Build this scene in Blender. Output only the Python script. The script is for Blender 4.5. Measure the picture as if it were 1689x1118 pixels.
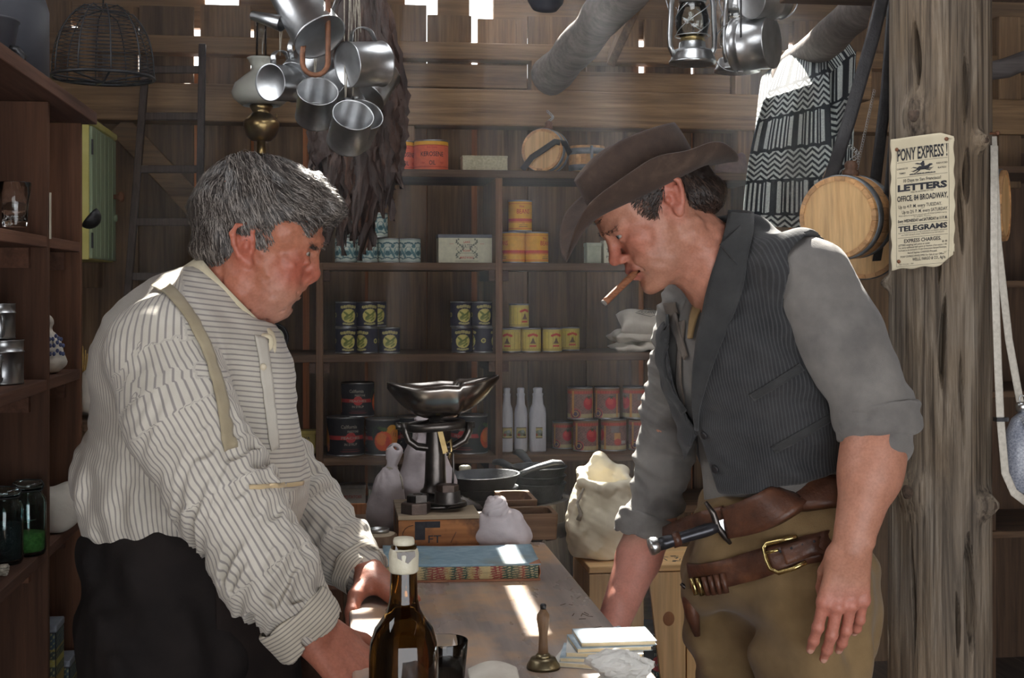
import bpy, bmesh, math, random
import numpy as np
from mathutils import Vector, Matrix, Euler
try:
  import openvdb
except ImportError:
  openvdb = None
PI = math.pi
random.seed(7)
RNG = np.random.default_rng(11)
S = bpy.context.scene
COL = S.collection
for _o in list(bpy.data.objects):
  bpy.data.objects.remove(_o)

# ---------------------------------------------------------------- camera
F, YAW, HC = 2200.0, math.radians(7.62), 1.45       # focal length in pixels, yaw to the right, eye height
cam_d = bpy.data.cameras.new('camera')
cam_d.sensor_width = 36.0
cam_d.lens = F / 1689.0 * 36.0
cam_d.shift_y = -(559.0 - 475.0) / 1689.0
cam_d.clip_start = 0.05
cam = bpy.data.objects.new('camera', cam_d)
COL.objects.link(cam)
cam.location = (0, 0, HC)
cam.rotation_euler = (PI / 2, 0, -YAW)
S.camera = cam

# ---------------------------------------------------------------- light and exposure
vs = S.view_settings
vs.view_transform = 'Standard'
vs.look = 'None'
vs.exposure = -0.1
vs.gamma = 1.0
vs.use_curve_mapping = False
S.display_settings.display_device = 'sRGB'
cy = S.cycles
cy.use_denoising = True
cy.max_bounces = 9
cy.diffuse_bounces = 5
cy.glossy_bounces = 4
cy.transmission_bounces = 8
cy.transparent_max_bounces = 12
cy.volume_bounces = 1
cy.sample_clamp_indirect = 6.0
cy.caustics_reflective = False
cy.caustics_refractive = True
cy.blur_glossy = 0.6

world = bpy.data.worlds.new('daylight')
S.world = world
world.use_nodes = True
wn = world.node_tree.nodes
wbg = wn['Background']
wbg.inputs['Color'].default_value = (0.95, 0.97, 1.0, 1)
wbg.inputs['Strength'].default_value = 5.6

SUN_DIR = Vector((0.045, 0.30, 0.285)).normalized()   # towards the sun: behind the store, a little right
sun_d = bpy.data.lights.new('sun', 'SUN')
sun_d.energy = 40.0
sun_d.angle = math.radians(0.6)
sun_d.color = (1.0, 0.95, 0.86)
sun = bpy.data.objects.new('sun', sun_d)
COL.objects.link(sun)
sun.rotation_euler = SUN_DIR.to_track_quat('Z', 'Y').to_euler()
sun.location = SUN_DIR * 12

# open front of the store behind the camera: a portal (gives no light of its own) that guides the daylight in
por_d = bpy.data.lights.new('open_front_portal', 'AREA')
por_d.shape = 'RECTANGLE'
por_d.size, por_d.size_y = 5.0, 3.6
por_d.cycles.is_portal = True
por = bpy.data.objects.new('open_front_portal', por_d)
COL.objects.link(por)
por.location = (0.9, -1.6, 1.8)
por.rotation_euler = (PI / 2, 0, 0)

_R = Vector((math.cos(YAW), -math.sin(YAW), 0))
_D = Vector((math.sin(YAW), math.cos(YAW), 0))
def P(px, py, Y):
  """photo pixel -> point of the room in the plane y = Y"""
  d = _D + _R * ((px - 844.5) / F) + Vector((0, 0, (475.0 - py) / F))
  k = Y / d.y
  return Vector((0, 0, HC)) + d * k
def PZ(px, py, z):
  """photo pixel -> point of the room at height z"""
  d = _D + _R * ((px - 844.5) / F) + Vector((0, 0, (475.0 - py) / F))
  return Vector((0, 0, HC)) + d * ((z - HC) / d.z)
def M2(px, Y):
  return Y / F * 1.0

# dusty air inside the store
hz_me = bpy.data.meshes.new('dusty_air')
hz_me.from_pydata([(x, y, z) for z in (0.02, 2.56) for x, y in ((-1.1, 1.72), (2.93, 1.72), (2.93, 4.93), (-1.1, 4.93))], [], [(3, 2, 1, 0), (4, 5, 6, 7), (0, 1, 5, 4), (1, 2, 6, 5), (2, 3, 7, 6), (3, 0, 4, 7)])
hz = bpy.data.objects.new('dusty_air', hz_me)
COL.objects.link(hz)
hz['kind'] = 'stuff'
hz['label'] = 'thin dusty haze hanging in the air of the whole store'
hz['category'] = 'haze'
hz_m = bpy.data.materials.new('dusty_air')
hz_m.use_nodes = True
_nt = hz_m.node_tree
_nt.nodes.clear()
_vo = _nt.nodes.new('ShaderNodeVolumeScatter')
_vo.inputs['Color'].default_value = (0.90, 0.94, 1.0, 1)
_vo.inputs['Density'].default_value = 0.016
_vo.inputs['Anisotropy'].default_value = 0.55
_ou = _nt.nodes.new('ShaderNodeOutputMaterial')
_nt.links.new(_vo.outputs[0], _ou.inputs['Volume'])
hz_me.materials.append(hz_m)


# ---------------------------------------------------------------- materials
def srgb(r, g=None, b=None):
  if g is None:
    r, g, b = r
  f = lambda c: (c / 255.0 / 12.92) if c / 255.0 <= 0.04045 else ((c / 255.0 + 0.055) / 1.055) ** 2.4
  return (f(r), f(g), f(b))
class N:
  def __init__(s, name):
    s.m = bpy.data.materials.new(name)
    s.m.use_nodes = True
    s.t = s.m.node_tree
    s.n = s.t.nodes
    s.b = s.n['Principled BSDF']
  def add(s, typ, **kw):
    n = s.n.new(typ)
    for k, v in kw.items():
      setattr(n, k, v)
    return n
  def link(s, a, b):
    s.t.links.new(a, b)
  def coords(s, scale=(1, 1, 1), kind='Object', rnd=True):
    tc = s.add('ShaderNodeTexCoord')
    mp = s.add('ShaderNodeMapping')
    mp.inputs['Scale'].default_value = scale
    if rnd:
      at = s.add('ShaderNodeAttribute', attribute_name='rnd')
      va = s.add('ShaderNodeVectorMath', operation='MULTIPLY_ADD')
      va.inputs[1].default_value = (7.3, 5.1, 9.7)
      s.link(at.outputs['Vector'], va.inputs[0])
      s.link(tc.outputs[kind], va.inputs[2])
      s.link(va.outputs[0], mp.inputs['Vector'])
    else:
      s.link(tc.outputs[kind], mp.inputs['Vector'])
    return mp.outputs['Vector']
  def noise(s, vec, scale, detail=4, rough=0.55, dist=0.0):
    n = s.add('ShaderNodeTexNoise')
    n.inputs['Scale'].default_value = scale
    n.inputs['Detail'].default_value = detail
    n.inputs['Roughness'].default_value = rough
    n.inputs['Distortion'].default_value = dist
    s.link(vec, n.inputs['Vector'])
    return n.outputs['Fac']
  def ramp(s, fac, stops):
    r = s.add('ShaderNodeValToRGB')
    e = r.color_ramp.elements
    while len(e) < len(stops):
      e.new(0.5)
    for el, (p, c) in zip(e, stops):
      el.position = p
      el.color = (*c, 1) if len(c) == 3 else c
    s.link(fac, r.inputs['Fac'])
    return r.outputs['Color']
  def mix(s, fac, a, b, mode='MIX'):
    m = s.add('ShaderNodeMix', data_type='RGBA', blend_type=mode)
    for sock, v in ((m.inputs[0], fac), (m.inputs[6], a), (m.inputs[7], b)):
      if isinstance(v, (int, float)):
        sock.default_value = v
      elif isinstance(v, tuple):
        sock.default_value = (*v, 1)
      else:
        s.link(v, sock)
    return m.outputs[2]
  def math(s, op, a, b=None):
    m = s.add('ShaderNodeMath', operation=op)
    for sock, v in zip(m.inputs, (a, b)):
      if v is None:
        continue
      if isinstance(v, (int, float)):
        sock.default_value = v
      else:
        s.link(v, sock)
    return m.outputs[0]
  def bump(s, h, strength=0.3, dist=0.01):
    b = s.add('ShaderNodeBump')
    b.inputs['Strength'].default_value = strength
    b.inputs['Distance'].default_value = dist
    s.link(h, b.inputs['Height'])
    s.link(b.outputs['Normal'], s.b.inputs['Normal'])
  def set(s, **kw):
    for k, v in kw.items():
      sock = s.b.inputs[k.replace('_', ' ')]
      if isinstance(v, tuple):
        sock.default_value = (*v, 1) if len(v) == 3 and sock.type == 'RGBA' else v
      elif isinstance(v, (int, float)):
        sock.default_value = v
      else:
        s.link(v, sock)
    return s
def mottled(name, c1, c2, scale=20, rough=0.7, metal=0.0, bump=0.15, stretch=(1, 1, 1), spec=0.5, detail=4, dist=0.004, sheen=0.0):
  s = N(name)
  v = s.coords(stretch)
  f = s.noise(v, scale, detail)
  s.set(Base_Color=s.ramp(f, [(0.3, c1), (0.7, c2)]), Roughness=rough, Metallic=metal)
  s.b.inputs['Specular IOR Level'].default_value = spec
  if sheen:
    s.b.inputs['Sheen Weight'].default_value = sheen
  if bump:
    s.bump(s.noise(v, scale * 4, 3), bump, dist)
  return s.m
def wood(name, dark, light, axis=0, fine=1.0, rough=0.75, bump=0.25, worn=None, knots=False, spec=0.3):
  s = N(name)
  st = [14.0 * fine] * 3
  st[axis] = 0.9 * fine
  v = s.coords(tuple(st))
  f1 = s.noise(v, 2.2, 6, 0.65, 0.6)
  st2 = [60.0 * fine] * 3
  st2[axis] = 2.0 * fine
  v2 = s.coords(tuple(st2))
  f2 = s.noise(v2, 2.0, 4, 0.6)
  mid = tuple((a + b) / 2 for a, b in zip(dark, light))
  col = s.ramp(f1, [(0.25, dark), (0.5, mid), (0.78, light)])
  g = s.ramp(f2, [(0.35, (0.62, 0.60, 0.58)), (0.6, (1, 1, 1))])
  col = s.mix(0.75, col, g, 'MULTIPLY')
  at = s.add('ShaderNodeAttribute', attribute_name='rnd')
  tone = s.ramp(at.outputs['Fac'], [(0.0, (0.72, 0.72, 0.74)), (1.0, (1.18, 1.14, 1.08))])
  col = s.mix(1.0, col, tone, 'MULTIPLY')
  if worn:
    v3 = s.coords((1, 1, 1))
    w = s.ramp(s.noise(v3, worn[1], 5, 0.6), [(0.48, (0, 0, 0)), (0.66, (1, 1, 1))])
    col = s.mix(w, col, worn[0])
  s.set(Base_Color=col, Roughness=rough)
  s.b.inputs['Specular IOR Level'].default_value = spec
  s.bump(f2, bump, 0.004)
  return s.m
def glass(name, col=(1, 1, 1), rough=0.0, ior=1.45):
  s = N(name)
  v = s.coords((1, 1, 1), rnd=False)
  f = s.noise(v, 14, 2)
  s.set(Base_Color=s.ramp(f, [(0.3, col), (0.8, tuple(c * 0.97 for c in col))]), Roughness=rough, IOR=ior)
  s.b.inputs['Transmission Weight'].default_value = 1.0
  return s.m
def painted(name, rough=0.55, attr='col', bump=0.05, spec=0.4, metal=0.0):
  s = N(name)
  at = s.add('ShaderNodeAttribute', attribute_name=attr)
  v = s.coords((1, 1, 1), rnd=False)
  n = s.ramp(s.noise(v, 60, 4), [(0.3, (0.86, 0.85, 0.84)), (0.7, (1.04, 1.03, 1.0))])
  s.set(Base_Color=s.mix(1.0, at.outputs['Color'], n, 'MULTIPLY'), Roughness=rough, Metallic=metal)
  s.b.inputs['Specular IOR Level'].default_value = spec
  if bump:
    s.bump(s.noise(v, 150, 3), bump, 0.002)
  return s.m

# ---------------------------------------------------------------- mesh building
class MB:
  def __init__(s):
    s.v, s.f, s.r, s.mi = [], [], [], []
    s.cur = 0
    s.sm = []
  def raw(s, vs, fs, rnd=None, mi=None, smooth=False):
    o = len(s.v)
    rnd = random.random() if rnd is None else rnd
    s.v += [tuple(q) for q in vs]
    s.r += [rnd] * len(vs)
    s.f += [tuple(i + o for i in q) for q in fs]
    s.mi += [s.cur if mi is None else mi] * len(fs)
    s.sm += [smooth] * len(fs)
    return s
  def box(s, c, d, rot=None, rnd=None, mi=None, taper=1.0):
    x, y, z = d[0] / 2, d[1] / 2, d[2] / 2
    vs = [Vector((a * x * (taper if k > 0 else 1), b * y * (taper if k > 0 else 1), k * z)) for k in (-1, 1) for a, b in ((-1, -1), (1, -1), (1, 1), (-1, 1))]
    if rot is not None:
      R = rot if isinstance(rot, Matrix) else Euler(rot).to_matrix()
      vs = [R @ q for q in vs]
    vs = [q + Vector(c) for q in vs]
    return s.raw(vs, [(3, 2, 1, 0), (4, 5, 6, 7), (0, 1, 5, 4), (1, 2, 6, 5), (2, 3, 7, 6), (3, 0, 4, 7)], rnd, mi)
  def span(s, a, b, rnd=None, mi=None):
    a, b = Vector(a), Vector(b)
    return s.box((a + b) / 2, [abs(q) for q in (b - a)], None, rnd, mi)
  def bar(s, p0, p1, w, h, up=(0, 0, 1), rnd=None, mi=None):
    p0, p1 = Vector(p0), Vector(p1)
    d = p1 - p0
    L = d.length
    x = d.normalized()
    z = Vector(up) - x * x.dot(Vector(up))
    if z.length < 1e-5:
      z = Vector((0, 1, 0)) - x * x.y
    z.normalize()
    y = z.cross(x)
    R = Matrix((x, y, z)).transposed()
    return s.box((p0 + p1) / 2, (L, w, h), R, rnd, mi)
  def tube(s, pts, r, n=10, cap=True, closed=False, rnd=None, mi=None, flat=1.0, up=None):
    pts = [Vector(q) for q in pts]
    m = len(pts)
    rr = r if isinstance(r, (list, tuple, np.ndarray)) else [r] * m
    vs = []
    prev = Vector(up) if up else None
    for i, q in enumerate(pts):
      if closed:
        t = pts[(i + 1) % m] - pts[i - 1]
      else:
        t = pts[min(i + 1, m - 1)] - pts[max(i - 1, 0)]
      t.normalize()
      if prev is None:
        prev = Vector((0, 0, 1)) if abs(t.z) < 0.9 else Vector((1, 0, 0))
      u = prev - t * prev.dot(t)
      if u.length < 1e-6:
        u = t.orthogonal()
      u.normalize()
      w = t.cross(u)
      prev = u
      for k in range(n):
        a = 2 * PI * k / n
        vs.append(q + (u * math.cos(a) * flat + w * math.sin(a)) * rr[i])
    fs = []
    for i in range(m if closed else m - 1):
      for k in range(n):
        a, b = i * n + k, i * n + (k + 1) % n
        c, d = ((i + 1) % m) * n + (k + 1) % n, ((i + 1) % m) * n + k
        fs.append((a, b, c, d))
    if cap and not closed:
      fs.append(tuple(range(n - 1, -1, -1)))
      fs.append(tuple((m - 1) * n + k for k in range(n)))
    return s.raw(vs, fs, rnd, mi, True)
  def lathe(s, prof, n=32, loc=(0, 0, 0), rot=None, rnd=None, mi=None, wob=None, smooth=True, sx=1.0, sy=1.0):
    """prof: (radius, height) from the bottom up; closed at ends when radius is 0"""
    vs, fs = [], []
    idx = []
    R = None if rot is None else (rot if isinstance(rot, Matrix) else Euler(rot).to_matrix())
    L = Vector(loc)
    for (r, z) in prof:
      if r < 1e-6:
        idx.append([len(vs)])
        vs.append(Vector((0, 0, z)))
      else:
        idx.append(list(range(len(vs), len(vs) + n)))
        for k in range(n):
          a = 2 * PI * k / n
          q = r * (1 + (wob(a, z) if wob else 0))
          vs.append(Vector((q * math.cos(a) * sx, q * math.sin(a) * sy, z)))
    for A, B in zip(idx, idx[1:]):
      if len(A) == 1 and len(B) == 1:
        continue
      for k in range(n):
        j = (k + 1) % n
        if len(A) == 1:
          fs.append((A[0], B[j], B[k]))
        elif len(B) == 1:
          fs.append((A[k], A[j], B[0]))
        else:
          fs.append((A[k], A[j], B[j], B[k]))
    vs = [(R @ q if R else q) + L for q in vs]
    return s.raw(vs, fs, rnd, mi, smooth)
  def ball(s, c, r, n=16, rnd=None, mi=None, rot=None):
    rx, ry, rz = (r, r, r) if isinstance(r, (int, float)) else r
    m = max(6, n // 2)
    prof = [(math.sin(PI * i / m), -math.cos(PI * i / m)) for i in range(m + 1)]
    prof[0] = (0, -1)
    prof[-1] = (0, 1)
    o = len(s.v)
    s.lathe(prof, n, (0, 0, 0), None, rnd, mi)
    R = None if rot is None else (rot if isinstance(rot, Matrix) else Euler(rot).to_matrix())
    for i in range(o, len(s.v)):
      q = Vector((s.v[i][0] * rx, s.v[i][1] * ry, s.v[i][2] * rz))
      s.v[i] = tuple((R @ q if R else q) + Vector(c))
    return s
  def grid(s, fn, nu, nv, closed_u=False, rnd=None, mi=None, smooth=True):
    vs = [fn(i / (nu if closed_u else nu - 1), j / (nv - 1)) for j in range(nv) for i in range(nu)]
    fs = []
    for j in range(nv - 1):
      for i in range(nu if closed_u else nu - 1):
        k = (i + 1) % nu
        fs.append((j * nu + i, j * nu + k, (j + 1) * nu + k, (j + 1) * nu + i))
    return s.raw(vs, fs, rnd, mi, smooth)
  def prism(s, poly, z0, z1, M=None, rnd=None, mi=None):
    n = len(poly)
    vs = [Vector((x, y, z0)) for x, y in poly] + [Vector((x, y, z1)) for x, y in poly]
    if M is not None:
      vs = [M @ q for q in vs]
    fs = [tuple(range(n - 1, -1, -1)), tuple(range(n, 2 * n))] + [(i, (i + 1) % n, n + (i + 1) % n, n + i) for i in range(n)]
    return s.raw(vs, fs, rnd, mi)
  def mesh(s, name, mats, off=None, smooth=None, fixn=True):
    me = bpy.data.meshes.new(name)
    v = s.v if off is None else [(q[0] - off[0], q[1] - off[1], q[2] - off[2]) for q in s.v]
    me.from_pydata(v, [], s.f)
    a = me.attributes.new('rnd', 'FLOAT', 'POINT')
    a.data.foreach_set('value', np.array(s.r, dtype=np.float32))
    mats = mats if isinstance(mats, (list, tuple)) else [mats]
    for m in mats:
      me.materials.append(m)
    if len(mats) > 1:
      me.polygons.foreach_set('material_index', np.array(s.mi, dtype=np.int32))
    sm = np.array(s.sm if smooth is None else [smooth] * len(s.f), dtype=bool)
    me.polygons.foreach_set('use_smooth', sm)
    me.update()
    if fixn:
      bm = bmesh.new()
      bm.from_mesh(me)
      bmesh.ops.recalc_face_normals(bm, faces=bm.faces)
      bm.to_mesh(me)
      bm.free()
    return me
def link(name, me, parent=None, label=None):
  o = bpy.data.objects.new(name, me)
  COL.objects.link(o)
  if parent:
    o.parent = parent
  if label:
    o['label'] = label
  return o
def part(name, mb, mats, parent=None, world=False, bevel=0.0, solid=0.0, sub=0, label=None, smooth=None, segs=2, fixn=True):
  off = None
  if world and parent is not None:
    q, off = parent, Vector((0, 0, 0))
    while q is not None:
      off = off + Vector(q.location)
      q = q.parent
  o = link(name, mb.mesh(name, mats, off, smooth, fixn), parent, label)
  if solid:
    m = o.modifiers.new('thick', 'SOLIDIFY')
    m.thickness = solid
    m.offset = 0
  if bevel:
    m = o.modifiers.new('edge', 'BEVEL')
    m.width = bevel
    m.segments = segs
    m.limit_method = 'ANGLE'
    m.angle_limit = 0.6
  if sub:
    m = o.modifiers.new('sub', 'SUBSURF')
    m.levels = m.render_levels = sub
  return o
def tag(o, label, cat, group=None):
  o['label'] = label
  o['category'] = cat
  if group:
    o['group'] = group
  return o
def thing(name, label, cat, loc=(0, 0, 0), rz=0.0, group=None):
  o = bpy.data.objects.new(name, None)
  o.empty_display_size = 0.05
  COL.objects.link(o)
  o.location = loc
  o.rotation_euler = (0, 0, rz)
  return tag(o, label, cat, group)
def struct(name, mb, mats, bevel=0.0, **kw):
  o = part(name, mb, mats, None, bevel=bevel, **kw)
  o['kind'] = 'structure'
  return o
def dup(root, loc, rz=0.0, label=None, group=None, scale=None, rot=None):
  r = root.copy()
  COL.objects.link(r)
  r.location = loc
  r.rotation_euler = rot if rot is not None else (0, 0, rz)
  if label:
    r['label'] = label
  if group:
    r['group'] = group
  if scale:
    r.scale = (scale,) * 3 if isinstance(scale, (int, float)) else scale
  for ch in list(root.children):
    c = ch.copy()
    COL.objects.link(c)
    c.parent = r
    for g in list(ch.children):
      d = g.copy()
      COL.objects.link(d)
      d.parent = c
  return r
_TC = {}
def text_mesh(txt, size=1.0, bold=0.0, width=None, align='CENTER'):
  """flat letters as (verts Nx2, faces); width squeezes or stretches the line to that width"""
  key = (txt, bold)
  if key not in _TC:
    cu = bpy.data.curves.new('letters', 'FONT')
    cu.body = txt
    cu.size = 1.0
    cu.offset = bold
    cu.resolution_u = 2
    ob = bpy.data.objects.new('letters', cu)
    me = bpy.data.meshes.new_from_object(ob)
    v = np.array([q.co[:2] for q in me.vertices], dtype=float).reshape(-1, 2)
    f = [tuple(q.vertices) for q in me.polygons]
    bpy.data.objects.remove(ob)
    bpy.data.meshes.remove(me)
    bpy.data.curves.remove(cu)
    _TC[key] = (v, f)
  v, f = _TC[key]
  v = v.copy() * size
  if len(v) == 0:
    return v, f
  x0, x1 = v[:, 0].min(), v[:, 0].max()
  if width:
    v[:, 0] = (v[:, 0] - x0) * (width / (x1 - x0))
    x0, x1 = 0, width
  if align == 'CENTER':
    v[:, 0] -= (x0 + x1) / 2
  elif align == 'LEFT':
    v[:, 0] -= x0
  else:
    v[:, 0] -= x1
  return v, f
def put_text(mb, txt, fn, x, y, size, bold=0.0, width=None, align='CENTER', mi=None, slab=0.0):
  v, f = text_mesh(txt, size, bold, width, align)
  if len(v):
    mb.raw([fn(a + x, b + y) for a, b in v], f, 0.5, mi)
# ---------------------------------------------------------------- smooth solid modelling on a grid
def sines(n, scale, seed, aniso=(1, 1, 1)):
  r = np.random.default_rng(seed)
  k = r.normal(size=(n, 3))
  k /= np.linalg.norm(k, axis=1, keepdims=True)
  k *= (r.uniform(0.6, 1.5, size=(n, 1)) * 2 * PI / scale) * np.array(aniso)[None, :]
  return k, r.uniform(0, 2 * PI, n)
def noise3(p, ks):
  k, ph = ks
  out = np.zeros(p.shape[:-1], dtype=np.float32)
  for kk, f in zip(k, ph):
    out += np.sin(p[..., 0] * kk[0] + p[..., 1] * kk[1] + p[..., 2] * kk[2] + f)
  return out / math.sqrt(len(ph) / 2.0)
class Vol:
  def __init__(s, lo, hi, h):
    s.lo, s.h = np.array(lo, float), h
    s.n = np.ceil((np.array(hi, float) - s.lo) / h).astype(int) + 1
    s.d = np.full(tuple(s.n), 0.2, dtype=np.float32)
  def win(s, lo, hi):
    a = np.clip(np.floor((np.array(lo) - s.lo) / s.h).astype(int), 0, s.n)
    b = np.clip(np.ceil((np.array(hi) - s.lo) / s.h).astype(int) + 1, 0, s.n)
    sl = tuple(slice(i, j) for i, j in zip(a, b))
    ax = [(s.lo[i] + s.h * np.arange(a[i], b[i])).astype(np.float32) for i in range(3)]
    return sl, np.meshgrid(*ax, indexing='ij')
  def put(s, sl, e, k, op):
    d = s.d[sl]
    if d.size == 0:
      return
    if op == 'add':
      if k > 0:
        h = np.maximum(k - np.abs(d - e), 0) / k
        s.d[sl] = np.minimum(d, e) - h * h * k * 0.25
      else:
        s.d[sl] = np.minimum(d, e)
    else:
      e = -e
      if k > 0:
        h = np.maximum(k - np.abs(d - e), 0) / k
        s.d[sl] = np.maximum(d, e) + h * h * k * 0.25
      else:
        s.d[sl] = np.maximum(d, e)
  def cap(s, a, b, ra, rb=None, k=0.01, op='add', flat=None):
    """rounded cone from a to b; flat=(axis vector, factor) squashes across that axis"""
    rb = ra if rb is None else rb
    a, b = np.array(a, float), np.array(b, float)
    R = max(ra, rb) * (max(1, 1 / flat[1]) if flat else 1) + k + s.h * 2
    sl, (X, Y, Z) = s.win(np.minimum(a, b) - R, np.maximum(a, b) + R)
    ba = b - a
    q = (X - a[0], Y - a[1], Z - a[2])
    t = np.clip((q[0] * ba[0] + q[1] * ba[1] + q[2] * ba[2]) / max(ba @ ba, 1e-12), 0, 1)
    e = [q[i] - ba[i] * t for i in range(3)]
    if flat:
      ax = np.array(flat[0], float)
      ax /= np.linalg.norm(ax)
      dt = e[0] * ax[0] + e[1] * ax[1] + e[2] * ax[2]
      g = (flat[1] - 1) * dt
      e = [e[i] + g * ax[i] for i in range(3)]
    s.put(sl, np.sqrt(e[0] ** 2 + e[1] ** 2 + e[2] ** 2) - (ra + (rb - ra) * t), k, op)
    return s
  def chain(s, pts, rs, k=0.01, op='add', flat=None):
    for i in range(len(pts) - 1):
      s.cap(pts[i], pts[i + 1], rs[i], rs[i + 1], k, op, flat)
    return s
  def ell(s, c, r, R=None, k=0.01, op='add'):
    c, r = np.array(c, float), np.array(r, float)
    m = r.max() + k + s.h * 2
    sl, (X, Y, Z) = s.win(c - m, c + m)
    q = [X - c[0], Y - c[1], Z - c[2]]
    if R is not None:
      Ri = np.array(R, float).T
      q = [Ri[i, 0] * q[0] + Ri[i, 1] * q[1] + Ri[i, 2] * q[2] for i in range(3)]
    k0 = np.sqrt((q[0] / r[0]) ** 2 + (q[1] / r[1]) ** 2 + (q[2] / r[2]) ** 2) + 1e-9
    k1 = np.sqrt((q[0] / r[0] ** 2) ** 2 + (q[1] / r[1] ** 2) ** 2 + (q[2] / r[2] ** 2) ** 2) + 1e-9
    s.put(sl, k0 * (k0 - 1) / k1, k, op)
    return s
  def box(s, c, hs, R=None, rad=0.005, k=0.01, op='add'):
    c, hs = np.array(c, float), np.array(hs, float)
    m = np.linalg.norm(hs) + k + s.h * 2
    sl, (X, Y, Z) = s.win(c - m, c + m)
    q = [X - c[0], Y - c[1], Z - c[2]]
    if R is not None:
      Ri = np.array(R, float).T
      q = [Ri[i, 0] * q[0] + Ri[i, 1] * q[1] + Ri[i, 2] * q[2] for i in range(3)]
    q = [np.abs(q[i]) - (hs[i] - rad) for i in range(3)]
    e = np.sqrt(sum(np.maximum(a, 0) ** 2 for a in q)) + np.minimum(np.maximum(q[0], np.maximum(q[1], q[2])), 0) - rad
    s.put(sl, e, k, op)
    return s
  def plane(s, p, n, k=0.005):
    """cut away everything on the side n points to"""
    n = np.array(n, float)
    n /= np.linalg.norm(n)
    sl, (X, Y, Z) = s.win(s.lo, s.lo + s.h * s.n)
    e = (X - p[0]) * n[0] + (Y - p[1]) * n[1] + (Z - p[2]) * n[2]
    s.put(sl, -e, k, 'sub')
    return s
  def ruffle(s, fn, lo=None, hi=None):
    """push the surface out by fn(points) metres"""
    sl, g = s.win(s.lo if lo is None else lo, (s.lo + s.h * s.n) if hi is None else hi)
    d = s.d[sl]
    m = np.abs(d) < 0.03
    p = np.stack([a[m] for a in g], -1)
    d[m] -= fn(p).astype(np.float32)
    s.d[sl] = d
    return s
  def extract(s):
    g = openvdb.FloatGrid(0.2)
    g.copyFromArray(s.d)
    pts, quads = g.convertToQuads(0.0)
    pts = np.asarray(pts, float) * s.h + s.lo
    return pts, np.asarray(quads, int)
def relax(v, f, n=2, w=0.5):
  e = np.concatenate([f[:, [0, 1]], f[:, [1, 2]], f[:, [2, 3]], f[:, [3, 0]]])
  for _ in range(n):
    acc = np.zeros_like(v)
    cnt = np.zeros(len(v))
    np.add.at(acc, e[:, 0], v[e[:, 1]])
    np.add.at(acc, e[:, 1], v[e[:, 0]])
    np.add.at(cnt, e[:, 0], 1)
    np.add.at(cnt, e[:, 1], 1)
    v = v * (1 - w) + w * acc / np.maximum(cnt, 1)[:, None]
  return v
def solid(name, meshes, mat, parent=None, attrs=None, off=None, label=None, smooth_n=2):
  """meshes: Vol or list of Vol -> one mesh object. attrs: {name: fn(points)->float or colour}"""
  V, Q, o = [], [], 0
  for m in (meshes if isinstance(meshes, list) else [meshes]):
    v, q = m.extract() if isinstance(m, Vol) else m
    if smooth_n:
      v = relax(v, q, smooth_n)
    V.append(v)
    Q.append(q + o)
    o += len(v)
  v, q = np.concatenate(V), np.concatenate(Q)
  me = bpy.data.meshes.new(name)
  if off is None and parent is not None:
    off = np.array(parent.location)
  w = v if off is None else v - np.array(off)[None, :]
  me.vertices.add(len(w))
  me.vertices.foreach_set('co', w.astype(np.float32).ravel())
  me.loops.add(q.size)
  me.loops.foreach_set('vertex_index', q[:, ::-1].astype(np.int32).ravel())
  me.polygons.add(len(q))
  me.polygons.foreach_set('loop_start', np.arange(0, q.size, 4, dtype=np.int32))
  me.polygons.foreach_set('loop_total', np.full(len(q), 4, dtype=np.int32))
  me.update(calc_edges=True)
  me.validate()
  # outward normals
  nrm = np.zeros(len(me.polygons) * 3, dtype=np.float32)
  me.polygons.foreach_get('normal', nrm)
  cen = np.zeros(len(me.polygons) * 3, dtype=np.float32)
  me.polygons.foreach_get('center', cen)
  vol = (nrm.reshape(-1, 3) * (cen.reshape(-1, 3) - cen.reshape(-1, 3).mean(0))).sum(1).mean()
  if vol < 0:
    me.flip_normals()
  me.polygons.foreach_set('use_smooth', np.ones(len(me.polygons), dtype=bool))
  for an, fn in (attrs or {}).items():
    val = np.asarray(fn(v), dtype=np.float32)
    if val.ndim == 1:
      me.attributes.new(an, 'FLOAT', 'POINT').data.foreach_set('value', val)
    else:
      c4 = np.concatenate([val, np.ones((len(val), 1), np.float32)], 1)
      me.attributes.new(an, 'FLOAT_COLOR', 'POINT').data.foreach_set('color', c4.ravel())
  for m in (mat if isinstance(mat, (list, tuple)) else [mat]):
    me.materials.append(m)
  return link(name, me, parent, label)
def seg_t(p, a, b):
  a, b = np.array(a, float), np.array(b, float)
  t = np.clip(((p - a) @ (b - a)) / ((b - a) @ (b - a)), 0, 1)
  return t, np.linalg.norm(p - (a + t[:, None] * (b - a)), axis=1)


# ---------------------------------------------------------------- shared materials
BR_D, BR_L = srgb(62, 46, 38), srgb(122, 94, 74)
M_wallZ = wood('old_boards', srgb(86, 68, 51), srgb(158, 129, 97), 2, 0.8)
M_wallX = wood('old_beam', srgb(96, 75, 55), srgb(172, 141, 105), 0, 0.8)
M_darkX = wood('shelf_board', srgb(72, 55, 43), srgb(134, 106, 82), 0, 1.0)
M_darkZ = wood('shelf_upright', srgb(70, 53, 41), srgb(132, 102, 78), 2, 1.0)
M_darkY = wood('board_lengthwise', srgb(58, 44, 36), srgb(112, 86, 70), 1, 1.0)
M_redZ = wood('red_brown_panel', srgb(72, 48, 36), srgb(128, 88, 64), 2, 0.7)
M_redY = wood('red_brown_board', srgb(78, 52, 40), srgb(138, 98, 78), 1, 0.7)
M_batten = wood('pine_sunlit_batten', srgb(150, 98, 62), srgb(196, 138, 92), 2, 1.0)  # orange stands in for sunlight on the wall battens; plain pine elsewhere
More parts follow.
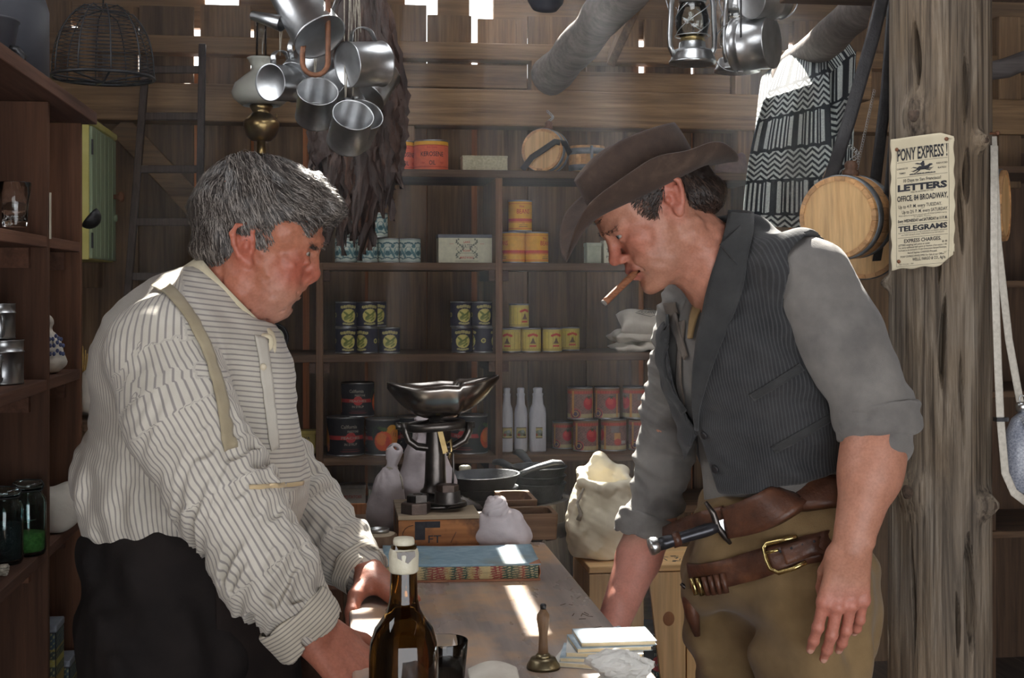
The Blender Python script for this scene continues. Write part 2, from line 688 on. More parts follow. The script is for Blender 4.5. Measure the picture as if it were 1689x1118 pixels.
M_pineZ = wood('pine_upright', srgb(206, 160, 104), srgb(238, 204, 152), 2, 0.6, 0.6, 0.12)
M_pineX = wood('pine_across', srgb(206, 160, 104), srgb(238, 204, 152), 0, 0.6, 0.6, 0.12)
M_floor = wood('floor_boards', srgb(70, 60, 52), srgb(128, 112, 98), 1, 0.7)
M_iron = mottled('black_iron', srgb(38, 38, 40), srgb(62, 62, 64), 40, 0.45, 0.75, 0.2)
M_castiron = mottled('cast_iron', srgb(46, 48, 52), srgb(66, 68, 72), 50, 0.42, 0.3, 0.15)
M_tin = mottled('tinplate', srgb(158, 160, 162), srgb(196, 197, 198), 18, 0.32, 1.0, 0.06, (1, 1, 1))
M_tindull = mottled('dull_tinplate', srgb(150, 150, 148), srgb(200, 200, 198), 22, 0.34, 1.0, 0.1)
M_galv = mottled('galvanised_steel', srgb(165, 168, 170), srgb(215, 217, 218), 30, 0.3, 1.0, 0.08)
M_brass = mottled('old_brass', srgb(150, 126, 84), srgb(196, 172, 122), 16, 0.3, 1.0, 0.05)
M_brassb = mottled('buckle_brass', srgb(170, 150, 96), srgb(220, 200, 140), 30, 0.25, 1.0, 0.08)
M_black = mottled('black_leather', srgb(26, 25, 27), srgb(48, 46, 48), 60, 0.55, 0.0, 0.2)
M_rope = mottled('twine', srgb(150, 142, 128), srgb(196, 188, 172), 150, 0.9, 0, 0.4)
M_ink = mottled('printing_ink', srgb(30, 30, 36), srgb(52, 52, 58), 80, 0.8, 0, 0)
M_redink = mottled('red_ink', srgb(176, 50, 40), srgb(200, 72, 58), 80, 0.8, 0, 0)
M_grayink = mottled('grey_ink', srgb(96, 98, 92), srgb(128, 130, 122), 80, 0.8, 0, 0)
M_linen = mottled('sack_cloth', srgb(196, 188, 176), srgb(226, 220, 208), 14, 0.92, 0, 0.35, (1, 1, 1), 0.15, 6)
M_lilac = mottled('lilac_sack_cloth', srgb(176, 166, 168), srgb(206, 196, 198), 16, 0.92, 0, 0.4, (1, 1, 1), 0.15, 6)
M_clear = glass('clear_glass', (0.97, 0.98, 0.97))
_n = N('thin_glass')
_f = _n.add('ShaderNodeFresnel')
_t, _g, _x = _n.add('ShaderNodeBsdfTransparent'), _n.add('ShaderNodeBsdfGlossy'), _n.add('ShaderNodeMixShader')
_n.link(_n.ramp(_n.noise(_n.coords((1, 1, 1), rnd=False), 20, 3), [(0.3, (0.93, 0.95, 0.94)), (0.7, (0.97, 0.98, 0.97))]), _t.inputs['Color'])
_g.inputs['Roughness'].default_value = 0.03
_n.link(_f.outputs[0], _x.inputs[0])
_n.link(_t.outputs[0], _x.inputs[1])
_n.link(_g.outputs[0], _x.inputs[2])
_n.link(_x.outputs[0], _n.n['Material Output'].inputs['Surface'])
M_thin = _n.m
M_label = painted('printed_paper', 0.6)

# ---------------------------------------------------------------- setting
XL, XR, YB, YF = -1.12, 2.95, 4.95, -1.6
ROOF = lambda y: 2.58 + 0.23 * (5.0 - y)
mb = MB()
for i in range(30):
  x = -1.6 + i * 0.17
  mb.span((x, YF, -0.04), (x + 0.166, 5.0, random.uniform(-0.003, 0.0)))
struct('floor', mb, M_floor)
# back wall: upright boards with open joints and uneven tops, battens behind the joints outside, sun glow put into their orange
mb, mt, mg = MB(), MB(), MB()
x = XL
edges = []
rw = random.Random(5)
while x < XR:
  w = rw.uniform(0.185, 0.225)
  top = rw.choice([2.455, 2.47, 2.48, 2.50, 2.465])
  mb.span((x, YB, 0), (x + w - rw.choice([0.004, 0.012, 0.024]), YB + 0.025, top), rw.random())
  edges.append(x + w)
  x += w
wb = struct('wall_back', mb, M_wallZ)
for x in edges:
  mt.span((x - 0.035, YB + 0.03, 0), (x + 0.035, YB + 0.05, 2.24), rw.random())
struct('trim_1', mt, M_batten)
mt = MB()
# lighter wall plate above the boards, broken where daylight bursts in
for pa, pb in ((-400, 338), (394, 668), (722, 774), (814, 1250), (1262, 1700), (1712, 2100)):
  mt.span((P(pa, 0, 4.99).x, 4.985, 2.40), (P(pb, 0, 4.99).x, 5.02, 2.60), rw.random())
struct('trim_7', mt, M_wallX)
mb = MB()
n = 0
y = YF
while y < 5.0:
  w = rw.uniform(0.19, 0.24)
  r_ = rw.random()
  if 0.9 < y < 2.75:                                   # unseen opening above the shelving, added for sky light from the left
    mb.span((XL - 0.025, y, 0), (XL, y + w - 0.003, 1.95), r_)
    mb.span((XL - 0.025, y, 2.72), (XL, y + w - 0.003, ROOF(y) - 0.06), r_)
  else:
    mb.span((XL - 0.025, y, 0), (XL, y + w - 0.003, ROOF(y) - 0.06), r_)
  y += w
struct('wall_left', mb, M_wallZ)
mb = MB()
y = YF
while y < 5.0:
  w = rw.uniform(0.19, 0.24)
  mb.span((XR, y, 0), (XR + 0.025, y + w - 0.003, ROOF(y) - 0.06), rw.random())
  y += w
struct('wall_right', mb, M_wallZ)
# roof of boards running away from the viewer; unseen slots placed to land sun on chosen spots
def slot(x0, x1, y0, y1, z):
  out = []
  for xx, yy in ((x0, y0), (x1, y1)):
    k = (2.58 + 0.23 * (5 - yy) - z) / (SUN_DIR.z + 0.23 * SUN_DIR.y)
    out.append((xx + k * SUN_DIR.x, yy + k * SUN_DIR.y))
  return (out[0][0], out[1][0], out[0][1], out[1][1])
FILL_HATCH = (0.2, 1.0, 1.7, 3.0)          # unseen roof hatch over the counter, added for soft light from above
SLOTS = [slot(*q) for q in (
  (0.285, 0.320, 1.88, 2.42, 0.95), (0.015, 0.09, 1.93, 2.04, 0.95), (0.0, 0.07, 2.16, 2.34, 1.03),
  (-0.05, 0.05, 1.97, 2.12, 1.60), (-0.245, -0.19, 1.98, 2.16, 1.58), (0.33, 0.43, 1.64, 1.80, 0.96),
  (0.50, 0.60, 2.18, 2.72, 1.2), (0.72, 0.90, 2.06, 2.22, 1.53), (0.30, 0.62, 2.92, 3.22, 1.03),
  (1.06, 1.30, 3.26, 3.98, 2.02), (0.765, 0.80, 1.94, 2.10, 1.1), (-0.14, -0.08, 1.76, 1.83, 1.2),
  (0.96, 1.02, 2.36, 2.5, 1.1), (0.60, 0.64, 2.1, 2.16, 1.1))] + [FILL_HATCH]
xs = sorted(set([XL - 0.3 + 0.2 * i for i in range(23)] + [q for s_ in SLOTS for q in s_[:2]]))
mb = MB()
for a, b in zip(xs, xs[1:]):
  if b - a < 1e-4:
    continue
  m = (a + b) / 2
  cuts = sorted((s_[2], s_[3]) for s_ in SLOTS if s_[0] < m < s_[1])
  y = YF - 0.4
  segs_ = []
  for c0, c1 in cuts:
    if c0 > y:
      segs_.append((y, c0))
    y = max(y, c1)
  segs_.append((y, 5.0))
  for y0, y1 in segs_:
    vs_ = [(xx, yy, ROOF(yy) + dz) for dz in (0, 0.025) for xx, yy in ((a, y0), (b, y0), (b, y1), (a, y1))]
    mb.raw(vs_, [(3, 2, 1, 0), (4, 5, 6, 7), (0, 1, 5, 4), (1, 2, 6, 5), (2, 3, 7, 6), (3, 0, 4, 7)])
struct('ceiling', mb, M_darkY)
mb = MB()
for i in range(12):
  z = 1.75 + i * 0.21
  mb.span((XL, YF - 0.03, z), (XR, YF, z + 0.205), rw.random())
struct('wall_front', mb, M_wallX)  # unseen header above the open front, added to cut the frontal fill
# rails and studs of the back wall
def zpx(py, Y):
  return HC + (475 - py) / F * Y
mb = MB()
mb.span((XL, 4.82, zpx(207, 4.84)), (XR, 4.945, zpx(146, 4.84)), 0.9)
struct('trim_2', mb, M_wallX, 0.006)
mb = MB()
mb.span((XL, 4.86, zpx(96, 4.86)), (XR, 4.945, zpx(68, 4.86)), 0.75)
struct('trim_3', mb, M_wallX, 0.005)
mb = MB()
a = P(640, 149, 4.9)
for px0, px1, pya, pyb, r_ in ((640, 870, 104, 143, 0.5), (905, 1205, 112, 146, 0.75)):
  mb.span((P(px0, 0, 4.9).x, 4.90, zpx(pyb, 4.9)), (P(px1, 0, 4.9).x, 4.945, zpx(pya, 4.9)), r_)
struct('trim_4', mb, M_wallX, 0.004)
mb = MB()
for px, py0, py1, w in ((887, 96, 147, 0.055), (1222, 96, 147, 0.06), (1226, 207, 290, 0.06), (672, 207, 300, 0.05), (140, 60, 475, 0.10), (1660, 0, 300, 0.09)):
  c = P(px, 0, 4.88).x
  mb.span((c - w / 2, 4.85, zpx(py1, 4.86)), (c + w / 2, 4.945, zpx(py0, 4.86)), 0.95)
struct('trim_5', mb, M_wallZ, 0.004)
mb = MB()
mb.bar(P(196, 205, 4.9), P(352, 372, 4.9), 0.03, 0.085, (0, 0, 1), 0.35)
struct('trim_6', mb, M_wallX, 0.004)
mb = MB()
for (a, b, r) in ((P(905, 130, 4.78), P(1046, -30, 4.1), 0.068),):
  a, b = Vector(a), Vector(b)
  pts = [a.lerp(b, i / 12) for i in range(13)]
  pts = [q + Vector((0.006 * math.sin(i * 1.3), 0, 0.007 * math.cos(i * 0.9))) for i, q in enumerate(pts)]
  mb.tube(pts, [r * (1 + 0.06 * math.sin(i * 1.7) + (0.06 if i == 0 else 0)) for i in range(13)], 18)
M_log = wood('barked_log', srgb(88, 82, 80), srgb(140, 132, 128), 0, 0.5, 0.8, 0.5)
lg = part('log_brace', mb, M_log)
tag(lg, 'round grey log brace slanting from the wall beam up to the roof', 'log brace')
mb = MB()
a, b = P(1008, 98, 4.8), P(1062, -20, 4.6)
mb.bar(a, b, 0.03, 0.10, (0, 1, 0), 0.6)
tag(part('slanting_board', mb, M_wallZ, None, bevel=0.003), 'flat pale board slanting up the wall just right of the round log', 'board')
# right-hand rear: dark shelf boards behind the post
t = thing('wall_shelf', 'dark plank shelves on the rear wall to the right of the rough post', 'shelf', (P(1662, 0, 4.6).x, 4.6, 0))
for i, py in enumerate((268, 468, 660, 905)):
  mb = MB().span((-0.12, -0.12, -0.012), (0.44, 0.34, 0.012))
  mb.v = [(q[0], q[1], q[2] + zpx(py, 4.5)) for q in mb.v]
  part('shelf', mb, M_darkX, t, bevel=0.003)
for x in (-0.12, 0.43):
  part('upright', MB().span((x, -0.1, 0), (x + 0.022, 0.34, 2.0)), M_darkZ, t)
part('back_board', MB().span((-0.12, 0.335, 0), (0.44, 0.345, 1.98)), M_darkZ, t)
mb = MB()
mb.tube([P(1630, 118, 4.2), P(1660, 112, 4.2), P(1700, 96, 4.2), P(1760, 85, 4.2)], [0.03, 0.034, 0.032, 0.03], 12)
tag(part('crooked_pole', mb, M_log), 'thin crooked grey pole above the dark shelves right of the post', 'pole')


# ---------------------------------------------------------------- rear shelf unit and its goods
YS = 4.5
SZ = {k: zpx(v, YS) for k, v in dict(a=279, b=433, c=584, d=753, e=843).items()}
XV = [P(q, 0, YS).x for q in (345, 527, 823, 1262)]
su = thing('shelf_unit', 'tall dark plank shelving across the rear wall holding tins and bottles', 'shelving', ((XV[0] + XV[3]) / 2, YS, 0))
ox = (XV[0] + XV[3]) / 2
for k in 'abcde':
  part('shelf', MB().span((XV[0] - ox - 0.012, 0, SZ[k] - 0.026), (XV[3] - ox + 0.012, 0.37, SZ[k])), M_darkX, su, bevel=0.002)
for i, x in enumerate(XV):
  z1 = SZ['a'] - 0.027 if i in (0, 3) else (SZ['b'] if i == 1 else SZ['a'] - 0.027)
  part('upright', MB().span((x - ox - 0.012, -0.002, 0), (x - ox + 0.012, 0.37, z1)), M_darkZ, su, bevel=0.002)
for k in 'bcd':
  for x in XV[1:3]:
    for sg in (-1, 1):
      part('cleat', MB().span((x - ox + sg * 0.013, 0.006, SZ[k] - 0.062), (x - ox + sg * 0.034, 0.3, SZ[k] - 0.027)), M_darkY, su)

# small painter for printed labels: s = distance round the tin from its front, t = height
class Pt:
  def __init__(s, S_, T_, base):
    s.s, s.t = S_, T_
    s.c = np.tile(np.array(srgb(base)), (len(S_), 1))
  def on(s, m, col, a=1.0):
    m = np.clip(m.astype(float), 0, 1)[:, None] * a
    s.c = s.c * (1 - m) + np.array(srgb(col)) * m
    return s
  def band(s, t0, t1, col):
    return s.on((s.t > t0) & (s.t < t1), col)
  def ell(s, x, y, rx, ry, col, rot=0.0):
    c, q = math.cos(rot), math.sin(rot)
    a, b = s.s - x, s.t - y
    return s.on((((a * c + b * q) / rx) ** 2 + ((-a * q + b * c) / ry) ** 2) < 1, col)
  def rect(s, x0, x1, y0, y1, col):
    return s.on((s.s > x0) & (s.s < x1) & (s.t > y0) & (s.t < y1), col)
  def arc(s, pts, w, col):
    for (x0, y0), (x1, y1) in zip(pts, pts[1:]):
      L = (x1 - x0) ** 2 + (y1 - y0) ** 2
      u = np.clip(((s.s - x0) * (x1 - x0) + (s.t - y0) * (y1 - y0)) / L, 0, 1)
      d = np.hypot(s.s - x0 - u * (x1 - x0), s.t - y0 - u * (y1 - y0))
      s.on(d < w, col)
    return s
def colour_mesh(name, pos, nu, nv, paint, su_, sv_, closed=True):
  """grid nu x nv on pos(u, v) coloured by paint(s, t)"""
  mb_ = MB().grid(pos, nu, nv, closed, 0.5)
  me = mb_.mesh(name, M_label)
  u = np.array([i / (nu if closed else nu - 1) for j in range(nv) for i in range(nu)])
  v = np.array([j / (nv - 1) for j in range(nv) for i in range(nu)])
  p = paint((u - 0.5) * su_, v * sv_)
  c4 = np.concatenate([p.c, np.ones((len(u), 1))], 1).astype(np.float32)
  me.attributes.new('col', 'FLOAT_COLOR', 'POINT').data.foreach_set('color', c4.ravel())
  return me
def can(name, label, cat, loc, r, h, paint, group=None, words=(), rz=0.0, n=130):
  t = thing(name, label, cat, loc, rz, group)
  rim = [(0, 0.002), (r - 0.003, 0.002), (r - 0.001, 0.0), (r + 0.0006, 0.0005), (r + 0.0006, 0.003), (r - 0.0006, 0.004),
           (r - 0.0006, h - 0.004), (r + 0.0006, h - 0.003), (r + 0.0006, h - 0.0005), (r - 0.001, h), (r - 0.003, h - 0.003), (0, h - 0.003)]
  part('tin_body', MB().lathe(rim, 40), M_tin, t)
  q = r + 0.0003
  pos = lambda u, v: Vector((q * math.sin((u - 0.5) * 2 * PI), -q * math.cos((u - 0.5) * 2 * PI), 0.005 + v * (h - 0.010)))
  me = colour_mesh('paper_label', pos, n, max(24, int(n * h / (2 * PI * r))), paint, 2 * PI * r, h)
  link('paper_label', me, t)
  for txt, x, z, size, mat_, wd in words:
    w = MB()
    put_text(w, txt, lambda a, b: ((q + 0.0007) * math.sin(a / q), -(q + 0.0007) * math.cos(a / q), b), x, z, size, 0.012, wd)
    part('lettering', w, mat_, t, fixn=False)
  return t
def at(px, Y, z):
  return (P(px, 0, Y).x, Y, z)
PX = 4.6 / F

# kerosene tins
def p_ker(s_, t_):
  p = Pt(s_, t_, (226, 110, 80)).band(0.094, 0.2, (232, 176, 60)).band(0.092, 0.0945, (190, 60, 40))
  return p.band(0.012, 0.0135, (190, 70, 50))
KW = [('Pratt’s', 0, 0.078, 0.011, M_redink, 0.03), ('KEROSENE', 0, 0.052, 0.022, M_ink, 0.082), ('OIL', 0, 0.022, 0.022, M_ink, 0.022),
      ('150°', -0.032, 0.027, 0.009, M_redink, 0.016), ('TEST', 0.032, 0.027, 0.009, M_redink, 0.016), ('HARTFORD', -0.085, 0.05, 0.012, M_redink, 0.04), ('PURE', 0.083, 0.05, 0.012, M_redink, 0.03)]
KW = KW[1:3] + [('Best Quality', 0, 0.08, 0.010, M_redink, 0.036), ('150', -0.034, 0.026, 0.009, M_redink, 0.014), ('TEST', 0.034, 0.026, 0.009, M_redink, 0.016)]
k1 = can('kerosene_tin', 'orange kerosene oil tin in full view on the top shelf', 'tin', at(711, 4.63, SZ['a']), 0.0595, 0.109, p_ker, 'kerosene tins', KW)
dup(k1, at(655, 4.66, SZ['a']), 0.5, 'orange kerosene tin half hidden behind the hanging tobacco leaves')
# burlap box
M_burlap = mottled('burlap', srgb(168, 160, 132), srgb(204, 196, 166), 120, 0.95, 0, 0.6)
mb = MB().box((0, 0, 0.026), (0.157, 0.08, 0.052)).box((0, 0, 0.0535), (0.160, 0.083, 0.006))
tag(part('burlap_box', mb, M_burlap, None, bevel=0.003), 'small burlap covered box beside the orange kerosene tin on the top shelf', 'box')
bpy.data.objects['burlap_box'].location = at(798, 4.62, SZ['a'])
# little casks
M_cask = wood('cask_stave', srgb(176, 128, 82), srgb(222, 178, 128), 0, 0.9, 0.55, 0.12)
M_caskend = wood('cask_head', srgb(200, 156, 104), srgb(232, 196, 144), 2, 0.7, 0.55, 0.1)
M_hoop = mottled('grey_hoop', srgb(104, 108, 112), srgb(140, 144, 148), 30, 0.5, 0.6, 0.1)
def cask(name, label, cat, loc, r, h, rot, group=None, strap=None, stopper=True, lab2=None):
  """drum-shaped cask, axis along local y, heads at +-h/2"""
  t = thing(name, label, cat, loc, 0, group)
  R = Euler(rot).to_matrix()
  Q = R @ Matrix.Rotation(PI / 2, 3, 'X')
  stv = MB()
  ns = 22
  for i in range(ns):
    a0, a1 = 2 * PI * i / ns + 0.004, 2 * PI * (i + 1) / ns - 0.004
    vs_, fs_ = [], []
    for j in range(5):
      z = -h / 2 + h * j / 4
      rr = r * (1 + 0.045 * (1 - (2 * z / h) ** 2))
      for a in (a0, (a0 + a1) / 2, a1):
        vs_.append(Q @ Vector((rr * math.cos(a), rr * math.sin(a), z)))
      for a in (a1, a0):
        vs_.append(Q @ Vector(((rr - 0.009) * math.cos(a), (rr - 0.009) * math.sin(a), z)))
    for j in range(4):
      for k in range(5):
        fs_.append((j * 5 + k, j * 5 + (k + 1) % 5, (j + 1) * 5 + (k + 1) % 5, (j + 1) * 5 + k))
    fs_ += [(4, 3, 2, 1, 0), tuple(range(20, 25))]
    stv.raw(vs_, fs_)
  part('staves', stv, M_cask, t)
  for sg in (-1, 1):
    z = sg * (h / 2 - 0.006)
    part('head', MB().lathe([(0, z - 0.004), (r - 0.006, z - 0.004), (r - 0.006, z + 0.004), (0, z + 0.004)], 40, (0, 0, 0), Q, 0.6, smooth=False), M_caskend, t)
    for zz, w in ((sg * (h / 2 - 0.020), 0.011),):
      rr = r * (1 + 0.045 * (1 - (2 * zz / h) ** 2)) + 0.0012
      part('hoop', MB().lathe([(rr - 0.004, zz - w), (rr, zz - w), (rr, zz + w), (rr - 0.004, zz + w), (rr - 0.004, zz - w)], 44, (0, 0, 0), Q), M_hoop, t)
  if stopper:
    o = R @ Vector((0, 0, r * 1.04))
    z = (R @ Vector((0, 0, 1)))
    S_ = R
    part('stopper', MB().lathe([(0, -0.004), (0.016, -0.004), (0.018, 0.006), (0.012, 0.012), (0.014, 0.02), (0.010, 0.028), (0, 0.03)], 18, o, S_), M_log2, t)
    ch = MB()
    for k in range(9):
      c = o + z * (0.03 + 0.004 * k) + R @ Vector((0.012 * math.sin(k * 0.5), 0, 0))
      ch.tube([c + Vector((0.004 * math.cos(q), 0.002 * math.sin(q * 2), 0.004 * math.sin(q))) for q in np.linspace(0, 2 * PI, 8)[:-1]], 0.0011, 5, False, True)
    part('stopper_chain', ch, M_tindull, t)
  return t, R
M_log2 = wood('turned_stopper', srgb(84, 60, 46), srgb(126, 94, 74), 2, 2.0, 0.6)
t, R = cask('cask_canteen', 'small tipped wooden cask canteen with black strap, on the top shelf', 'cask', at(900, 4.62, SZ['a'] + 0.079), 0.074, 0.085, (0, 0.12, -0.5))
mb = MB()
mb.tube([R @ Vector((-0.06, -0.05, -0.075)), R @ Vector((-0.03, -0.052, -0.03)), R @ Vector((0.01, -0.053, 0.0)), R @ Vector((0.05, -0.053, 0.032)), R @ Vector((0.078, -0.03, 0.03)), R @ Vector((0.084, 0.02, 0.0))], 0.011, 8, flat=0.22, up=R @ Vector((0, -1, 0)))
part('strap', mb, M_black, t)
t, R = cask('cask_canteen', 'wooden cask canteen lying flat beside the tipped one on the top shelf', 'cask', at(968, 4.64, SZ['a'] + 0.05), 0.062, 0.098, (PI / 2, 0, 0.2), None, None, False)
mb = MB()
mb.tube([(0.004, -0.068, -0.046), (0.004, -0.0725, 0), (0.004, -0.068, 0.046)], 0.006, 6, flat=0.3, up=(0, -1, 0))
part('bracket', mb, M_hoop, t)
# felt hat lying on the top shelf behind
def hat_crown(mb_, rx, ry, h, n=40):
  prof = [(1.0, 0), (0.97, 0.3), (0.93, 0.65), (0.86, 0.9), (0.7, 1.0), (0.4, 0.93), (0.0, 0.86)]
  mb_.lathe([(a, b * h) for a, b in prof], n)
  for i in range(len(mb_.v)):
    x, y, z = mb_.v[i]
    dent = 0.022 * math.exp(-(y / 0.25) ** 2) * max(0, z / h - 0.5) * 2
    pinch = 1 - 0.16 * max(0, z / h - 0.4) * (1 + x)
    mb_.v[i] = (x * rx, y * ry * pinch, z - dent)
M_felt2 = mottled('reddish_felt', srgb(86, 66, 64), srgb(110, 86, 82), 60, 0.95, 0, 0.3)
t = thing('felt_hat', 'dusty reddish felt hat on the top shelf behind the hat brim of the leaning man', 'hat', at(1206, 4.66, SZ['a']))
mb = MB()
hat_crown(mb, 0.062, 0.062, 0.086)
mb.v = [(y, x, z) for x, y, z in mb.v]
part('crown', mb, M_felt2, t)
part('brim', MB().grid(lambda u, v: Vector(((0.06 + 0.04 * v) * math.cos(u * 2 * PI), (0.06 + 0.04 * v) * math.sin(u * 2 * PI), 0.004 + 0.014 * v * v * abs(math.cos(u * 2 * PI)))), 40, 5, True), M_felt2, t, solid=0.003)
# blue tins
def p_blue(var):
  def f(s_, t_):
    p = Pt(s_, t_, (196, 206, 196))
    B, D_ = (74, 118, 126), (50, 92, 102)
    for k in range(-3, 4):
      x = k * 0.0365 + var
      p.ell(x, 0.040, 0.014, 0.018, B).ell(x, 0.042, 0.0105, 0.013, (158, 182, 180)).ell(x, 0.034, 0.008, 0.008, D_)
      p.ell(x, 0.050, 0.007, 0.006, (206, 212, 200)).ell(x + 0.018, 0.03, 0.005, 0.02, B, 0.5).ell(x + 0.018, 0.06, 0.007, 0.008, B, -0.6)
      p.arc([(x - 0.016, 0.012), (x, 0.017), (x + 0.016, 0.010)], 0.0022, D_).arc([(x - 0.014, 0.070), (x, 0.074), (x + 0.014, 0.069)], 0.003, D_)
    p.on(np.sin(s_ * 900 + np.sin(t_ * 400) * 2) * np.sin(t_ * 1100) > 0.72, (96, 138, 144), 0.6)
    return p.band(0, 0.004, (168, 186, 180)).band(0.0805, 0.09, (168, 186, 180))
  return f
BL = [('blue and white printed tin, lowest row, far left behind the dangling leaf tips', 570, 0), ('blue and white printed tin, lowest row, right under the dangling leaf tips', 605.5, 0),
      ('blue and white printed tin, lowest row, second from its right end', 641, 0), ('blue and white printed tin, right end of the lowest row', 676.5, 0),
      ('blue and white printed tin, upper row, mostly covered by brown leaves', 586, 1), ('blue and white printed tin standing on top of the others, upper right', 622, 1)]
b1 = None
for i, (lb, px, lv) in enumerate(BL):
  loc = at(px, 4.62, SZ['b'] + lv * 0.0865)
  if i == 0:
    b1 = can('blue_tin', lb, 'tin', loc, 0.0362, 0.086, p_blue(0.004), 'blue and white tins on the second shelf', n=110)
  else:
    dup(b1, loc, [0, 0.8, -0.25, 1.7, 0.4, 1.2][i], lb)
# soap box
def p_soap(s_, t_):
  p = Pt(s_, t_, (214, 212, 188))
  G = (110, 116, 100)
  for sg in (-1, 1):
    for k in range(14):
      u = k / 13
      p.ell(sg * (0.024 + 0.012 * math.sin(u * 9)), 0.016 + 0.066 * u, 0.0035, 0.0028, G, u * 5)
      p.ell(sg * (0.030 + 0.006 * math.cos(u * 13)), 0.018 + 0.062 * u, 0.0022, 0.0016, G)
    p.rect(min(sg * 0.045, sg * 0.06), max(sg * 0.045, sg * 0.06), 0.066, 0.0668, (200, 110, 90))
  return p.rect(-0.024, 0.024, 0.034, 0.0352, G).rect(-0.04, 0.04, 0.0055, 0.0065, G)
t = thing('soap_box', 'cream printed soap box with grey lid on the second shelf', 'box', at(770, 4.6, SZ['b']))
M_cream = mottled('cream_board', srgb(196, 194, 170), srgb(214, 212, 188), 30, 0.7)
part('carton', MB().span((-0.098, 0.002, 0), (0.098, 0.10, 0.09)), M_cream, t, bevel=0.001)
link('printed_front', colour_mesh('printed_front', lambda u, v: Vector(((u - 0.5) * 0.194, 0.0015, v * 0.088 + 0.001)), 150, 70, p_soap, 0.194, 0.088, False), t)
part('lid', MB().span((-0.1, 0.0, 0.088), (0.1, 0.102, 0.1)), mottled('grey_lid', srgb(96, 98, 106), srgb(116, 118, 126), 30, 0.6), t, bevel=0.001)
w, w2 = MB(), MB()
fl = lambda a, b: (a, 0.0008, b)
put_text(w, 'WATER', fl, 0, 0.052, 0.020, 0.006, 0.044)
put_text(w2, 'LAKE', fl, 0, 0.070, 0.010, 0.01, 0.022)
put_text(w2, 'SOAP', fl, 0, 0.040, 0.010, 0.01, 0.026)
put_text(w2, 'MAPLE WORKS', fl, 0, 0.016, 0.0105, 0.012, 0.046)
part('lettering', w, M_grayink, t, fixn=False)
part('lettering', w2, M_redink, t, fixn=False)
# bean tins
def p_bean(s_, t_):
  p = Pt(s_, t_, (226, 170, 58))
  for k in (-1, 0, 1):
    x = k * 0.131
    p.ell(x, 0.013, 0.018, 0.0022, (150, 112, 60)).ell(x, 0.020, 0.014, 0.0015, (150, 112, 60)).ell(x, 0.026, 0.006, 0.001, (150, 112, 60))
  return p.band(0.033, 0.044, (196, 64, 48)).band(0.0375, 0.0395, (214, 120, 80)).band(0.100, 0.1018, (206, 110, 50)).band(0.030, 0.0308, (196, 64, 48)).band(0.006, 0.0072, (196, 64, 48))
BT = [('yellow bean tin standing alone on top of two others', 858, 1, 0.0), ('yellow bean tin, lower left of the stack of three', 847, 0, -1.2), ('yellow bean tin, lower right of the stack of three', 885, 0, 0.75)]
for i, (lb, px, lv, rz) in enumerate(BT):
  loc = at(px, 4.6, SZ['b'] + lv * 0.1095)
  if i == 0:
    b1 = can('bean_tin', lb, 'tin', loc, 0.0408, 0.109, p_bean, 'yellow bean tins', [('BEANS', 0, 0.062, 0.022, M_redink, 0.047), ('Fine', -0.006, 0.083, 0.011, M_redink, 0.015)])
    b1.rotation_euler = (0, 0, 0.15)
  else:
    dup(b1, loc, rz, lb)
# pale tins behind the hat
M_pale = mottled('pale_green_paint', srgb(150, 158, 138), srgb(178, 184, 162), 40, 0.6)
def flat_tin(lb, px, w, h, k, hz, mat_, txt=None, Y=4.62):
  t = thing('square_tin', lb, 'tin', at(px, Y, SZ[k]))
  part('tin_body', MB().span((-w / 2, 0, 0), (w / 2, 0.06, h - 0.012)), mat_, t, bevel=0.003)
  part('lid', MB().span((-w / 2 - 0.0015, -0.0015, h - 0.014), (w / 2 + 0.0015, 0.0615, h)), M_tindull if hz else mat_, t, bevel=0.003)
  if txt:
    q = MB()
    for a, (s_, y, sz, wd) in enumerate(txt):
      put_text(q, s_, lambda a_, b_: (a_, -0.0004, b_), 0, y, sz, 0.01, wd)
    part('lettering', q, M_redink if hz else M_ink, t, fixn=False)
  return t
flat_tin('pale green square tin glimpsed between hat brim and nose of the leaning man', 980, 0.052, 0.074, 'b', 0, M_pale)
flat_tin('second pale square tin with dark printing, just behind the nose of the leaning man', 1008, 0.052, 0.082, 'b', 0, M_cream, [('TEA', 0.04, 0.018, 0.034), ('PURE', 0.02, 0.012, 0.034)])
# pepper tins
def p_pep(s_, t_):
  p = Pt(s_, t_, (44, 44, 62))
  L = 2 * PI * 0.0365
  for k in (-0.5, 0, 0.5):
    x = k * L
    Yl, G = (206, 196, 118), (112, 124, 62)
    if k == 0 or True:
      p.ell(x, 0.040, 0.0255, 0.0265, Yl)
      for (a, b) in ((-1, 0), (1, 0.4)):
        p.arc([(x + 0.016 * a, 0.054 + 0.002 * b), (x + 0.008 * a, 0.047), (x - 0.004, 0.042 - 0.006 * b), (x - 0.014, 0.032 - 0.01 * b)], 0.0034, G)
      p.arc([(x + 0.012, 0.042), (x + 0.006, 0.034), (x - 0.010, 0.026)], 0.0036, (134, 142, 78))
      p.arc([(x + 0.014, 0.03), (x + 0.004, 0.022)], 0.003, G)
      p.arc([(x - 0.018, 0.010), (x, 0.007), (x + 0.018, 0.010)], 0.0035, (176, 170, 120))
      p.arc([(x - 0.024, 0.073), (x, 0.0765), (x + 0.024, 0.073)], 0.0052, (196, 186, 120))
      for q in range(-4, 5):
        p.rect(x + q * 0.0056 - 0.001, x + q * 0.0056 + 0.001, 0.071, 0.080, (70, 68, 70))
    p.ell(x + L / 4, 0.042, 0.008, 0.009, Yl).ell(x + L / 4, 0.042, 0.005, 0.006, (90, 88, 70))
  p.rect(L * 0.36, L * 0.372, 0, 0.09, (120, 116, 130))
  return p
